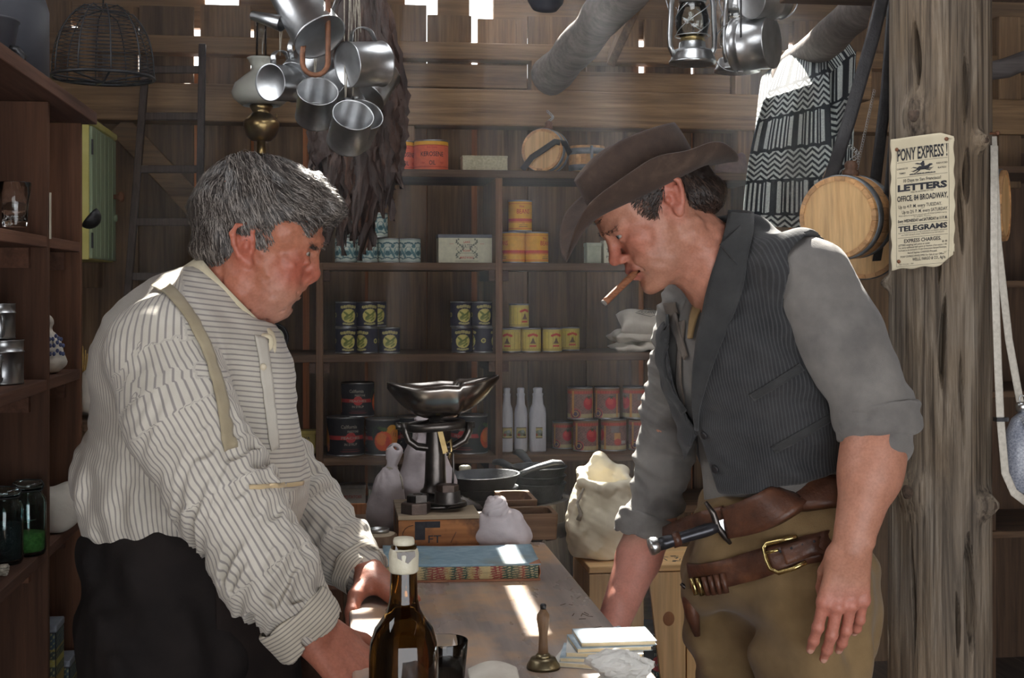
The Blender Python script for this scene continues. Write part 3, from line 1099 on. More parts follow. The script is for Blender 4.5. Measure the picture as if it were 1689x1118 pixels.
PT_ = [('navy pepper tin, lower row, left end of the left-hand stack', 571, 0, 4.60, 0.2), ('navy pepper tin, lower row, second in the left-hand stack, picture turned aside', 606, 0, 4.6, -0.75), ('navy pepper tin, lower row, right end of the left-hand stack, nothing on it', 642, 0, 4.6, 0.05),
       ('navy pepper tin, upper row, left end of the left-hand stack', 571, 1, 4.6, 0.25), ('navy pepper tin, upper row, second in the left-hand stack', 605, 1, 4.6, 0.3), ('navy pepper tin, upper row, half hidden behind its left neighbour', 620, 1, 4.69, 0.2),
       ('navy pepper tin, lower left of the right-hand stack near the upright', 762, 0, 4.6, 0.0), ('navy pepper tin turned to its plain purple side, lower right of the right-hand stack', 797, 0, 4.6, 1.5), ('navy pepper tin, upper left of the right-hand stack near the upright', 760, 1, 4.6, 0.3), ('navy pepper tin, upper right of the right-hand stack near the upright', 794, 1, 4.6, 0.25)]
for i, (lb, px, lv, Y, rz) in enumerate(PT_):
  loc = at(px, Y, SZ['c'] + lv * 0.0885)
  if i == 0:
    b1 = can('pepper_tin', lb, 'tin', loc, 0.0362, 0.088, p_pep, 'navy pepper tins', rz=rz)
  else:
    dup(b1, loc, rz, lb)
# yellow lye tins
def p_lye(s_, t_):
  p = Pt(s_, t_, (208, 190, 92))
  p.on(np.abs(((s_ / 0.0075) % 1.0) - 0.5) < 0.07, (150, 132, 60), 0.8)
  L = 2 * PI * 0.034
  for k in (-0.5, 0.0, 0.5):
    x = k * L
    p.arc([(x - 0.015, 0.060), (x, 0.066), (x + 0.015, 0.060)], 0.0042, (196, 74, 56))
    for q in range(24):
      u = q / 23
      p.rect(x - 0.010 * (1 - u), x + 0.010 * (1 - u), 0.029 + 0.022 * u, 0.0305 + 0.022 * u, (110, 84, 60))
    p.rect(x - 0.013, x + 0.013, 0.017, 0.024, (196, 84, 62))
  return p.band(0, 0.0065, (196, 180, 96)).band(0.074, 0.09, (196, 180, 96)).band(0.0065, 0.0073, (150, 130, 60))
LY = [('yellow striped tin, left end of the row beside the upright', 843, 0, 4.6, -0.55), ('yellow striped tin, middle of the row, under and right of the upper one', 876, 0, 4.6, 0.05), ('yellow striped tin, third in the row', 911, 0, 4.6, 0.25), ('yellow striped tin set back at the right end of the row', 940, 0, 4.7, 0.1), ('yellow striped tin standing on top of the others', 856, 1, 4.6, 0.5)]
for i, (lb, px, lv, Y, rz) in enumerate(LY):
  loc = at(px, Y, SZ['c'] + lv * 0.0845)
  if i == 0:
    b1 = can('lye_tin', lb, 'tin', loc, 0.0342, 0.084, p_lye, 'yellow striped tins', rz=rz)
  else:
    dup(b1, loc, rz, lb)
# peach tins
def p_peach(s_, t_):
  p = Pt(s_, t_, (30, 32, 40))
  L = 2 * PI * 0.063
  Yl, O, Pk = (222, 156, 44), (222, 92, 40), (220, 140, 104)
  p.band(0.054, 0.070, (176, 56, 56))
  for k in (-1, 0, 1):
    x = k * L + L * 0.28
    p.ell(x, 0.075, 0.055, 0.052, (40, 62, 40)).ell(x, 0.072, 0.050, 0.056, (28, 30, 36))
    p.ell(x + 0.026, 0.082, 0.026, 0.034, Yl, 0.3).ell(x + 0.03, 0.062, 0.022, 0.036, (214, 132, 50), -0.2).ell(x + 0.040, 0.030, 0.0085, 0.016, Pk).ell(x + 0.014, 0.032, 0.008, 0.016, Pk)
    p.ell(x - 0.012, 0.052, 0.033, 0.039, O).ell(x - 0.018, 0.060, 0.020, 0.024, (236, 130, 52)).ell(x + 0.004, 0.045, 0.008, 0.025, (206, 70, 40))
    p.ell(x - 0.01, 0.098, 0.013, 0.008, (72, 96, 48)).ell(x - 0.025, 0.104, 0.009, 0.006, (60, 84, 44))
    p.arc([(x + 0.030, 0.085), (x + 0.027, 0.07)], 0.0012, (110, 60, 30)).arc([(x + 0.040, 0.083), (x + 0.037, 0.068)], 0.0012, (110, 60, 30))
    x = k * L - L * 0.28
    p.ell(x - 0.004, 0.074, 0.020, 0.044, Yl, 0.2).ell(x + 0.008, 0.062, 0.018, 0.038, (222, 148, 60), 0.25).ell(x + 0.020, 0.026, 0.009, 0.017, Pk).ell(x - 0.008, 0.028, 0.008, 0.014, Pk)
    p.arc([(x, 0.084), (x + 0.004, 0.068)], 0.0012, (110, 60, 30)).arc([(x + 0.009, 0.082), (x + 0.013, 0.068)], 0.0012, (110, 60, 30))
    p.ell(k * L, 0.062, 0.018, 0.019, (206, 72, 70))
    p.ell(k * L, 0.062, 0.016, 0.017, (190, 60, 60))
  p.ell(0, 0.012, 0.04, 0.002, (110, 50, 52))
  p.ell(0, 0.019, 0.03, 0.0012, (110, 50, 52))
  return p
M_cream2 = mottled('cream_ink', srgb(150, 146, 134), srgb(176, 172, 160), 80, 0.8, 0, 0)
PW = [('California', -0.006, 0.094, 0.017, M_cream2, 0.056), ('FREESTONE', 0.008, 0.080, 0.010, M_cream2, 0.04), ('PEACHES', 0, 0.0575, 0.012, M_cream2, 0.066), ('IN SYRUP', 0, 0.036, 0.012, M_cream2, 0.045)]
PC = [('black peach tin alone on top of the other peach tins', 590, 1, 4.6, 0.0, 0.88), ('black peach tin, lower row, left end beside the upright', 570, 0, 4.6, 0.28, 1), ('black peach tin with large orange peach facing out, lower row', 631, 0, 4.6, -1.55, 0.93), ('black peach tin partly behind the scale column', 684, 0, 4.64, -1.2, 0.95), ('black peach tin, right end of the row, under the scale pan', 774, 0, 4.6, -0.5, 1)]
b1 = can('peach_tin', PC[1][0], 'tin', at(570, 4.6, SZ['d']), 0.0635, 0.131, p_peach, 'black peach tins', PW, 0.28, 190)
for lb, px, lv, Y, rz, sc in [PC[0]] + PC[2:]:
  dup(b1, at(px, Y, SZ['d'] + lv * 0.1315), rz, lb, None, sc)
# tomato tins
def p_tom(s_, t_):
  p = Pt(s_, t_, (150, 112, 106))
  L = 2 * PI * 0.044
  p.on(np.sin(s_ * 700 + 3 * np.sin(t_ * 300)) * np.sin(t_ * 800 + 2 * np.sin(s_ * 400)) > 0.3, (92, 82, 80), 0.8)
  p.on(np.sin(s_ * 500 + 1) * np.sin(t_ * 600) > 0.55, (150, 130, 122), 0.8)
  p.band(0.092, 0.2, (190, 92, 78)).band(0.0, 0.016, (186, 172, 132)).band(0.1035, 0.2, (150, 110, 84))
  for k in range(-14, 15):
    p.rect(k * 0.01 - 0.0006, k * 0.01 + 0.0006, 0.092, 0.103, (160, 70, 62))
  for k in (-1, 0, 1):
    x = k * L
    p.ell(x, 0.056, 0.021, 0.025, (196, 60, 66)).ell(x - 0.004, 0.062, 0.012, 0.013, (214, 86, 84)).ell(x, 0.08, 0.009, 0.003, (70, 84, 60)).arc([(x, 0.078), (x - 0.004, 0.072)], 0.0014, (60, 84, 56)).arc([(x, 0.078), (x + 0.005, 0.072)], 0.0014, (60, 84, 56))
    x += L * 0.27
    p.rect(x - 0.026, x + 0.004, 0.066, 0.092, (140, 128, 124)).rect(x - 0.014, x + 0.008, 0.026, 0.064, (206, 152, 100)).ell(x - 0.002, 0.030, 0.013, 0.013, (200, 92, 80)).rect(x + 0.012, x + 0.034, 0.022, 0.034, (176, 168, 160))
    p.rect(x - 0.054, x - 0.046, 0.0, 0.092, (206, 152, 90))
    x = k * L - L * 0.18
    for rr_, c_ in ((0.020, (190, 96, 90)), (0.016, (70, 68, 86)), (0.012, (190, 150, 110)), (0.008, (84, 74, 100))):
      p.ell(x, 0.016, rr_, rr_, c_)
    p.rect(x - 0.014, x - 0.006, 0.016, 0.104, (208, 158, 96))
  return p
TM = [('tomato tin set back in deep shade, left end of the lower row', 929, 0, 4.68, 0.25, 0.86), ('tomato tin, second in the lower row', 966, 0, 4.6, 0.35, 1), ('tomato tin turned to its writing, third in the lower row', 1012, 0, 4.6, -1.5, 1), ('tomato tin, right end of the lower row, next to the grey sleeve', 1058, 0, 4.6, 0.35, 1),
      ('tomato tin, upper row, left end', 957, 1, 4.6, 0.55, 1), ('tomato tin with big red tomato facing out, middle of the upper row', 1001, 1, 4.6, 0.15, 1), ('tomato tin, upper row, right end next to the grey sleeve', 1048, 1, 4.6, -1.15, 1)]
b1 = can('tomato_tin', TM[1][0], 'tin', at(966, 4.6, SZ['d']), 0.0445, 0.111, p_tom, 'tomato tins', (), 0.35, 170)
for i, (lb, px, lv, Y, rz, sc) in enumerate(TM):
  if i != 1:
    dup(b1, at(px, Y, SZ['d'] + lv * 0.112), rz, lb, None, sc)
# paper-wrapped bottles
M_wrap = mottled('grey_wrapping_paper', srgb(188, 188, 196), srgb(214, 214, 220), 26, 0.8, 0, 0.5, (1, 1, 0.35))
def p_vin(s_, t_):
  p = Pt(s_, t_, (196, 184, 130))
  p.ell(0, 0.018, 0.014, 0.010, (120, 130, 110)).ell(0.004, 0.024, 0.006, 0.006, (150, 160, 160)).ell(-0.01, 0.012, 0.006, 0.005, (160, 84, 60)).ell(0.011, 0.011, 0.006, 0.004, (70, 66, 50))
  return p.on((np.abs(s_) > 0.0185) | (t_ < 0.002) | (t_ > 0.036), (70, 62, 44))
for lb, px, r, sq in (('paper-wrapped bottle with crimped top, left of the three on the shelf', 836, 0.021, 0), ('paper-wrapped bottle, middle of the three on the shelf', 859, 0.0225, 0), ('wider square paper-wrapped bottle, right of the three on the shelf', 887, 0.030, 1)):
  t = thing('wrapped_bottle', lb, 'bottle', at(px, 4.6, SZ['d']), 0, 'paper wrapped bottles')
  H = 0.222
  prof = [(0, 0), (r * 0.97, 0), (r, 0.006), (r * 1.0, 0.132), (r * 0.9, 0.15), (r * 0.66, 0.165), (r * 0.58, 0.19), (r * 0.64, 0.2), (r * 0.5, 0.204), (r * 0.56, H - 0.003), (r * 0.4, H), (0, H)]
  wob = (lambda a, z: 0.13 * (math.cos(4 * a + PI)) * (0.5 if z < 0.14 else 0) + 0.02 * math.sin(9 * a + z * 200)) if sq else (lambda a, z: 0.02 * math.sin(7 * a + z * 150) + (0.05 * math.sin(11 * a) if z > 0.19 else 0))
  part('wrapper', MB().lathe(prof, 44, wob=wob), M_wrap, t)
  q = r * (1.03 if not sq else 0.94)
  link('paper_label', colour_mesh('paper_label', lambda u, v: Vector((q * math.sin((u - 0.5) * 0.040 / q), -q * math.cos((u - 0.5) * 0.040 / q) - (0.002 if sq else 0.0008), 0.048 + v * 0.038)), 40, 40, p_vin, 0.040, 0.038, False), t)
# tins low down and in the left bay
flat_tin('white oblong tin with grey lid and red lettering, lowest shelf beside the sacks', 582, 0.088, 0.076, 'e', 1, mottled('white_paint', srgb(170, 168, 160), srgb(196, 194, 186), 30, 0.6), [('POTATOES', 0.03, 0.014, 0.06)])
flat_tin('second oblong grey-lidded tin, half hidden behind the lilac sack', 622, 0.06, 0.072, 'e', 1, M_pale)
t = flat_tin('small yellow coffee tin with dark beans picture, left bay of the shelving', 503, 0.072, 0.08, 'd', 0, mottled('yellow_paint', srgb(178, 158, 66), srgb(206, 186, 92), 30, 0.5), [('JAVA', 0.05, 0.014, 0.034)])
mb = MB()
for k in range(16):
  mb.ball((random.uniform(-0.018, 0.018), -0.001, random.uniform(0.018, 0.036)), (0.006, 0.002, 0.004), 8)
part('bean_picture', mb, M_ink, t)
t = thing('alarm_clock', 'small round clock glimpsed between shirt front and shelf upright', 'clock', at(452, 4.6, SZ['c']))
part('case', MB().lathe([(0, -0.02), (0.045, -0.02), (0.05, -0.012), (0.05, 0.012), (0.047, 0.016), (0.043, 0.012), (0, 0.012)], 32, (0, 0, 0.055), (PI / 2, 0, 0)), M_iron, t)
part('dial', MB().lathe([(0, 0), (0.034, 0)], 32, (0, -0.0125, 0.055), (PI / 2, 0, 0)), M_cream, t)
mb = MB().bar((0, -0.0135, 0.055), (0.012, -0.0135, 0.072), 0.001, 0.003, (0, 1, 0)).bar((0, -0.0135, 0.055), (-0.008, -0.0135, 0.045), 0.001, 0.003, (0, 1, 0))
part('hands', mb, M_ink, t)
for x in (-0.025, 0.025):
  part('foot', MB().lathe([(0, 0), (0.006, 0), (0.005, 0.012), (0, 0.014)], 10, (x, 0, 0)), M_iron, t)
# sacks of coffee
def pillow(name, lb, loc, sx, sy, sz, mat_, rz=0, group=None, seed=0, ears=True, cat='sack'):
  t = thing(name, lb, cat, loc, rz, group)
  ks = sines(10, 0.09, seed)
  def fn(u, v):
    a, b = (u - 0.5) * 2, (v - 0.5) * 2
    return a, b
  mb_ = MB()
  for sg in (1, -1):
    def f(u, v):
      a, b = (u - 0.5) * 2, (v - 0.5) * 2
      h = max(0.0, (1 - a ** 4) * (1 - b ** 4)) ** 0.5
      pin = 1 - 0.10 * (1 - a * a) * abs(b) ** 3
      pn = 1 - 0.10 * (1 - b * b) * abs(a) ** 3
      p = np.array([a * sx * pn, b * sy * pin, 0.0])
      wz = float(noise3(p, ks)) * 0.006 * h
      z = sz + sg * sz * h * (1.0 if sg > 0 else 0.98) + wz
      return Vector((p[0], p[1], max(0.0, z)))
    mb_.grid(f, 26, 22, rnd=0.5)
  me = mb_.mesh('cloth', mat_)
  bm = bmesh.new(); bm.from_mesh(me); bmesh.ops.remove_doubles(bm, verts=bm.verts, dist=0.0012); bmesh.ops.recalc_face_normals(bm, faces=bm.faces); bm.to_mesh(me); bm.free()
  c = link('cloth_bag', me, t)
  m = c.modifiers.new('sub', 'SUBSURF'); m.levels = m.render_levels = 1
  return t
pillow('coffee_sack', 'flat white cloth sack at the bottom of the pile on the shelf', at(1052, 4.62, SZ['c']), 0.10, 0.075, 0.015, M_linen, 0.0, 'white cloth sacks on the shelf', 3)
pillow('coffee_sack', 'white cloth sack in the middle of the pile on the shelf', at(1050, 4.62, SZ['c'] + 0.03), 0.098, 0.075, 0.022, M_linen, 0.06, 'white cloth sacks on the shelf', 4)
t = pillow('coffee_sack', 'white cloth sack printed with a coffee diamond, on top of the pile', at(1060, 4.60, SZ['c'] + 0.073), 0.097, 0.05, 0.035, M_linen, 0.0, 'white cloth sacks on the shelf', 8)
t.rotation_euler = (0.62, 0, 0.03)
w = MB()
zf = lambda x, y: 0.035 + 0.035 * max(0, (1 - (x / 0.097) ** 4) * (1 - (y / 0.05) ** 4)) ** 0.5 + 0.0085
fl = lambda a, b: (a, b, zf(a, b))
put_text(w, 'COFFEE', fl, 0.012, -0.004, 0.020, 0.01, 0.056)
D4 = [(-0.038, 0.0), (0.012, 0.028), (0.062, 0.0), (0.012, -0.022), (-0.038, 0.0)]
for (a, b), (c, d) in zip(D4, D4[1:]):
  pts = [fl(a + (c - a) * i / 6, b + (d - b) * i / 6) for i in range(7)]
  w.tube(pts, 0.0011, 4)
part('printing', w, M_grayink, t, fixn=False)


# ---------------------------------------------------------------- near shelf unit on the left
XF = -0.55
def ydep(px):
  """where the sight line through column px meets the plane x = XF"""
  d = _D + _R * ((px - 844.5) / F)
  return XF / d.x * d.y
Y_END, Y_DIV = ydep(133), ydep(79)
zb = lambda px, py: HC + (475 - py) / F * (Vector((XF, ydep(px), 0)).dot(_D))
LZ = [zb(133, 183), zb(130, 399), zb(130, 609), zb(120, 866), 0.55, 0.12]
Y_NEAR = Y_DIV - (Y_END - Y_DIV) * 2
lu = thing('open_shelving', 'tall red-brown open shelving on the left, nearest the viewer', 'shelving', (XF, Y_DIV, 0))
D_ = 0.34
for i, z in enumerate(LZ):
  y0, y1 = Y_NEAR - 0.3 - Y_DIV, Y_END - Y_DIV + (0.012 if i else 0.03)
  part('shelf', MB().span((-D_, y0, z - (0.022 if i else 0.026)), (0.0 if i else 0.03, y1, z)), M_redY, lu, bevel=0.002)
for y in (Y_NEAR - Y_DIV, 0, Y_END - Y_DIV):
  part('upright', MB().span((-D_, y - 0.009, 0), (0.002, y + 0.009, LZ[0] - 0.027)), M_redZ, lu, bevel=0.002)
part('back_board', MB().span((-D_ - 0.012, Y_NEAR - Y_DIV, 0), (-D_, Y_END - Y_DIV, LZ[0] - 0.026)), M_redZ, lu)
for i in (1, 2, 3):
  for y in (-0.02, Y_END - Y_DIV - 0.02):
    part('cleat', MB().span((-D_, y - 0.008, LZ[i] - 0.062), (-0.03, y + 0.010, LZ[i] - 0.023)), M_redY, lu)
part('edge_strip', MB().span((0.003, -0.003, LZ[1] - 0.005), (0.006, 0.003, LZ[1] + 0.085)), mottled('pale_strip', srgb(190, 180, 160), srgb(214, 204, 186), 30), lu)

def on_left(px, py, z):
  """point on a shelf surface of height z seen at that pixel"""
  q = PZ(px, py, z)
  return q
# enamel pot and kettle on top
M_pot = mottled('charcoal_enamel', srgb(48, 50, 58), srgb(66, 68, 76), 12, 0.42, 0.0, 0.05)
t = thing('stock_pot', 'huge charcoal enamel pot on top of the left shelving', 'pot', (-0.735, 2.86, LZ[0]))
part('body', MB().lathe([(0, 0.002), (0.142, 0.002), (0.15, 0.01), (0.15, 0.185), (0.142, 0.212), (0.12, 0.232), (0.115, 0.235), (0.11, 0.228), (0, 0.226)], 56), M_pot, t)
part('lid', MB().lathe([(0.113, 0.233), (0.116, 0.238), (0.1, 0.256), (0.04, 0.272), (0.018, 0.276), (0, 0.276)], 48), M_pot, t)
part('lid_knob', MB().lathe([(0, 0.27), (0.01, 0.275), (0.009, 0.285), (0.018, 0.292), (0.016, 0.302), (0, 0.305)], 20), M_iron, t)
t = thing('tin_bucket', 'dark bucket with thick rim at the top left corner on the left shelving', 'bucket', (P(-28, 0, 2.56).x, 2.56, LZ[0]))
part('body', MB().lathe([(0, 0.001), (0.045, 0.001), (0.047, 0.004), (0.0615, 0.10), (0.064, 0.102), (0.064, 0.106), (0.060, 0.106), (0.058, 0.098), (0.044, 0.006), (0, 0.005)], 48), M_pot, t)
mb = MB()
mb.tube([(0.047, -0.012, 0.052), (0.066, -0.02, 0.048), (0.077, -0.02, 0.036), (0.072, -0.018, 0.022), (0.055, -0.012, 0.018)], 0.0065, 8)
part('handle', mb, M_iron, t)
# faceted tumblers
def tumbler(name, lb, loc, r, h, parent=None, mat_=None, flute=8, depth=0.05):
  t = thing(name, lb, 'glass', loc)
  prof = [(0, 0.0), (r * 0.70, 0), (r * 0.74, 0.003), (r * 0.78, h * 0.4), (r, h), (r * 0.985, h + 0.0008), (r * 0.955, h), (r * 0.72, h * 0.4), (r * 0.66, 0.010), (0, 0.008)]
  part('glass_body', MB().lathe(prof, 64, wob=lambda a, z: depth * abs(math.sin(a * flute / 2)) * (1 if z < h * 0.8 else 0.2) - depth * 0.5), M_clear, t)
  return t
z1 = LZ[1]
q = PZ(22, 372, z1)
tumbler('tumbler', 'fluted clear glass tumbler on the left shelving', (PZ(20, 373, z1).x, PZ(20, 373, z1).y + 0.02, z1), 0.026, 0.072)
# tin measures
t = thing('tin_measure', 'shiny tin measuring cup on the left shelving, lower handle pointing at the viewer', 'cup', (P(5, 0, 2.55).x, 2.55, LZ[2]), 0, 'shiny tin measures')
def measure(t, r, h):
  part('body', MB().lathe([(0, 0.001), (r, 0.001), (r + 0.001, 0.003), (r, 0.005), (r, h * 0.72), (r + 0.0015, h * 0.73), (r + 0.0015, h * 0.75), (r, h * 0.76), (r, h - 0.002), (r + 0.0012, h), (r - 0.0012, h), (r - 0.0015, h * 0.7), (r - 0.0015, 0.004), (0, 0.004)], 48), M_tin, t)
  mb_ = MB()
  pts = [Vector((0.25 * r, -r * 0.97, h * 0.62))] + [Vector((0.12 * r, -r - 0.016 * math.sin(a), h * 0.36 + 0.021 * math.cos(a))) for a in np.linspace(0.2, PI - 0.2, 9)] + [Vector((0.2 * r, -r * 0.97, h * 0.12))]
  mb_.tube(pts, 0.0065, 8, flat=0.16, up=(0, -1, 0.2))
  part('handle', mb_, M_tin, t)
measure(t, 0.036, 0.082)
t2 = dup(t, (P(-2, 0, 2.56).x, 2.56, LZ[2] + 0.083), 0.35, 'shiny tin measuring cup stacked above, only its loop handle in the picture')
t2.scale = (0.8, 0.8, 0.8)
# printed sack and white pillow sack in the second bay
M_bluep = mottled('blue_print', srgb(70, 80, 120), srgb(96, 104, 140), 60, 0.9, 0, 0)
q = PZ(86, 611, LZ[2])
def upright_sack(name, lb, loc, r, h, mat_, seed=0, neck=0.78, group=None, flare=True, lean=(0, 0), squash=1.0, rz=0.0, cat='sack', tie=True, res=0.0035):
  """stuffed cloth sack with gathered neck"""
  t = thing(name, lb, cat, loc, rz, group)
  L = np.array(loc)
  v = Vol(L + np.array([-r * 1.7, -r * 1.7, -0.01]), L + np.array([r * 1.7, r * 1.7, h * 1.25]), res)
  zc = h * neck
  lx, ly = lean
  c = lambda k: L + np.array([lx * k, ly * k, h * k])
  v.ell(c(0.16) + np.array([0, 0, r * 0.2]), (r, r * squash, h * 0.26), None, 0.0)
  v.ell(c(0.36), (r * 1.0, r * squash, h * 0.34), None, r * 0.5)
  v.ell(c(neck - 0.18), (r * 0.78, r * 0.78 * squash, h * 0.22), None, r * 0.4)
  v.cap(c(neck - 0.08), c(neck), r * 0.42, r * 0.27, r * 0.35)
  if flare:
    v.cap(c(neck), c(1.0), r * 0.26, r * 0.5, r * 0.12)
    v.ell(c(1.02), (r * 0.3, r * 0.3, h * 0.05), None, 0.012, 'sub')
  ks, kf = sines(14, r * 0.9, seed), sines(8, r * 0.35, seed + 5)
  def wr(p):
    a = np.arctan2(p[:, 1] - L[1], p[:, 0] - L[0])
    zz = (p[:, 2] - L[2]) / h
    g = np.exp(-((zz - neck) / 0.16) ** 2)
    fold = np.sin(a * 9 + 2.0 * np.sin(zz * 9 + seed)) * 0.05 * r * g
    hor = np.sin(zz * 46 + 2.2 * noise3(p, ks)) * 0.016 * r * np.clip(noise3(p, kf) + 0.4, 0, 1)
    return noise3(p, ks) * 0.035 * r + fold + hor
  v.ruffle(wr)
  v.plane(L + np.array([0, 0, 0.0005]), (0, 0, -1), 0.004)
  solid('cloth_bag', v, mat_, t)
  if tie:
    mb_ = MB()
    cc = c(neck) - L
    for k in range(2):
      mb_.tube([Vector(cc) + Vector((r * 0.31 * math.cos(a), r * 0.31 * math.sin(a), 0.004 * k + 0.002 * math.sin(2 * a))) for a in np.linspace(0, 2 * PI, 19)[:-1]], 0.0022, 6, False, True)
    mb_.tube([Vector(cc) + Vector((r * 0.3, -r * 0.15, 0)), Vector(cc) + Vector((r * 0.5, -r * 0.45, -h * 0.08)), Vector(cc) + Vector((r * 0.62, -r * 0.62, -h * 0.22))], 0.0018, 6)
    part('tie_cord', mb_, M_rope, t)
  return t
t = upright_sack('printed_sack', 'white drawstring sack with blue print on the left shelving', (P(72, 0, Y_DIV + 0.17).x, Y_DIV + 0.17, LZ[2]), 0.040, 0.105, M_linen, 2, 0.8)
mb = MB()
for a in range(10):
  for z in (0.045, 0.062, 0.075):
    aa = -1.9 + a * 0.16
    rr_ = 0.048 if z < 0.07 else 0.043
    c = Vector((rr_ * math.cos(aa), rr_ * math.sin(aa), z + 0.004 * math.sin(a * 2)))
    mb.ball(c, (0.0035, 0.0035, 0.0045), 7)
part('blue_print', mb, M_bluep, t)
pillow('white_sack', 'plump white cloth sack leaning in the lower second bay of the left shelving', (P(80, 0, Y_DIV + 0.19).x, Y_DIV + 0.19, LZ[3] + 0.002), 0.07, 0.075, 0.047, M_linen, 0.2, None, 12)
# preserving jars
M_aqua = glass('aqua_glass', (0.62, 0.86, 0.88), 0.0, 1.45)
M_lentil = mottled('green_lentils', srgb(90, 140, 50), srgb(150, 196, 90), 160, 0.7, 0, 0.8)
M_prune = mottled('dark_dried_fruit', srgb(22, 22, 26), srgb(44, 40, 42), 120, 0.5, 0, 0.8)
def jar(lb, loc, r, h, fill, fh):
  t = thing('preserving_jar', lb, 'jar', loc, 0, None)
  pr = [(0, 0.001), (r * 0.9, 0.001), (r, 0.008), (r, h * 0.68), (r * 0.96, h * 0.76), (r * 0.78, h * 0.82), (r * 0.74, h * 0.84), (r * 0.74, h * 0.90)]
  inn = [(r * 0.68, h * 0.90), (r * 0.68, h * 0.84), (r * 0.72, h * 0.81), (r * 0.9, h * 0.75), (r * 0.94, h * 0.68), (r * 0.94, 0.012), (r * 0.84, 0.006), (0, 0.006)]
  part('glass_body', MB().lathe(pr + inn, 48), M_aqua, t)
  part('lid', MB().lathe([(0, h * 0.905), (r * 0.80, h * 0.905), (r * 0.84, h * 0.915), (r * 0.84, h * 0.955), (r * 0.8, h * 0.975), (r * 0.5, h * 0.985), (r * 0.45, h), (0, h)], 48), M_aqua, t)
  part('contents', MB().lathe([(0, 0.008), (r * 0.84, 0.008), (r * 0.925, 0.014), (r * 0.925, fh * 0.96), (r * 0.7, fh), (0, fh * 1.02)], 40), fill, t)
  mb_ = MB()
  mb_.tube([(r * 0.77 * math.cos(a), r * 0.77 * math.sin(a), h * 0.87) for a in np.linspace(0, 2 * PI, 33)[:-1]], 0.0012, 6, False, True)
  for sx in (-1, 1):
    mb_.tube([(sx * r * 0.78, 0, h * 0.87), (sx * r * 0.9, -0.004, h * 0.95), (sx * r * 0.7, 0, h * 1.0), (0, 0, h * 1.012)], 0.0012, 6)
  part('wire_bail', mb_, M_iron, t)
  w = MB()
  fl_ = lambda a, b: ((r + 0.0008) * math.sin(a / r), -(r + 0.0008) * math.cos(a / r), b)
  put_text(w, 'Ball', fl_, 0.004, h * 0.50, 0.026, 0.004, 0.034)
  w.tube([fl_(-0.016 + 0.036 * i / 10, h * 0.46 + 0.006 * i / 10) for i in range(11)], 0.0011, 5)
  part('embossed_script', w, M_aqua, t, fixn=False)
  return t
q1, q2 = PZ(48, 903, LZ[3]), PZ(8, 922, LZ[3])
jar('aqua glass jar part filled with green lentils on the left shelving', (P(47, 0, 2.622).x, 2.622, LZ[3]), 0.032, 0.141, M_lentil, 0.044)
jar('aqua glass jar of dark dried fruit at the left picture edge', (P(7, 0, 2.545).x, 2.545, LZ[3]), 0.034, 0.140, M_prune, 0.075)
t = thing('rope_end', 'frayed pale rope end on the shelf in front of the dark jar', 'rope', (PZ(6, 948, LZ[3]).x - 0.012, PZ(6, 948, LZ[3]).y, LZ[3] + 0.008))
mb = MB()
for k in range(9):
  a = k * 0.7
  mb.tube([(-0.05, 0.006 * math.sin(a), 0.006 * math.cos(a)), (-0.01, 0.005 * math.sin(a + 1), 0.006 * math.cos(a + 1)), (0.012, 0.010 * math.sin(a), 0.008 * math.cos(a)), (0.018, 0.013 * math.sin(a + 0.4), 0.008 * math.cos(a + .4))], 0.0032, 6)
part('strands', mb, M_rope, t)
# printed tins at the bottom left
M_tinlid = mottled('grey_tin_lid', srgb(126, 132, 142), srgb(150, 156, 166), 30, 0.45, 0.3)
def p_tea(s_, t_):
  p = Pt(s_, t_, (60, 70, 66))
  return p.band(0.0, 0.03, (150, 122, 60)).band(0.055, 0.075, (170, 160, 80)).band(0.1, 0.14, (64, 84, 96)).band(0.094, 0.1, (170, 150, 70)).on(np.sin(s_ * 500) * np.sin(t_ * 420) > 0.6, (168, 168, 120))
for i, (lb, x, y, z, h) in enumerate((('printed tea tin with grey lid low on the left shelving, standing on another', -0.605, Y_END - 0.20, 0.64, 0.13), ('printed tea tin low on the left shelving, right beside the tall stack', -0.60, Y_END - 0.085, 0.55, 0.118), ('printed tea tin at the bottom of the stack low on the left shelving', -0.605, Y_END - 0.20, 0.55, 0.09))):
  t = thing('tea_tin', lb, 'tin', (x, y, z))
  part('tin_body', MB().span((-0.05, -0.04, 0), (0.05, 0.04, h - 0.013)), M_iron, t, bevel=0.002)
  link('printed_front', colour_mesh('printed_front', lambda u, v: Vector((-0.049 + 0.098 * u, -0.0408, 0.002 + v * (h - 0.018))), 40, 40, p_tea, 0.098, 0.14, False), t)
  link('printed_side', colour_mesh('printed_side', lambda u, v: Vector((0.0508, -0.039 + 0.078 * u, 0.002 + v * (h - 0.018))), 40, 40, p_tea, 0.078, 0.14, False), t)
  part('lid', MB().span((-0.052, -0.042, h - 0.015), (0.052, 0.042, h)), M_tinlid, t, bevel=0.003)

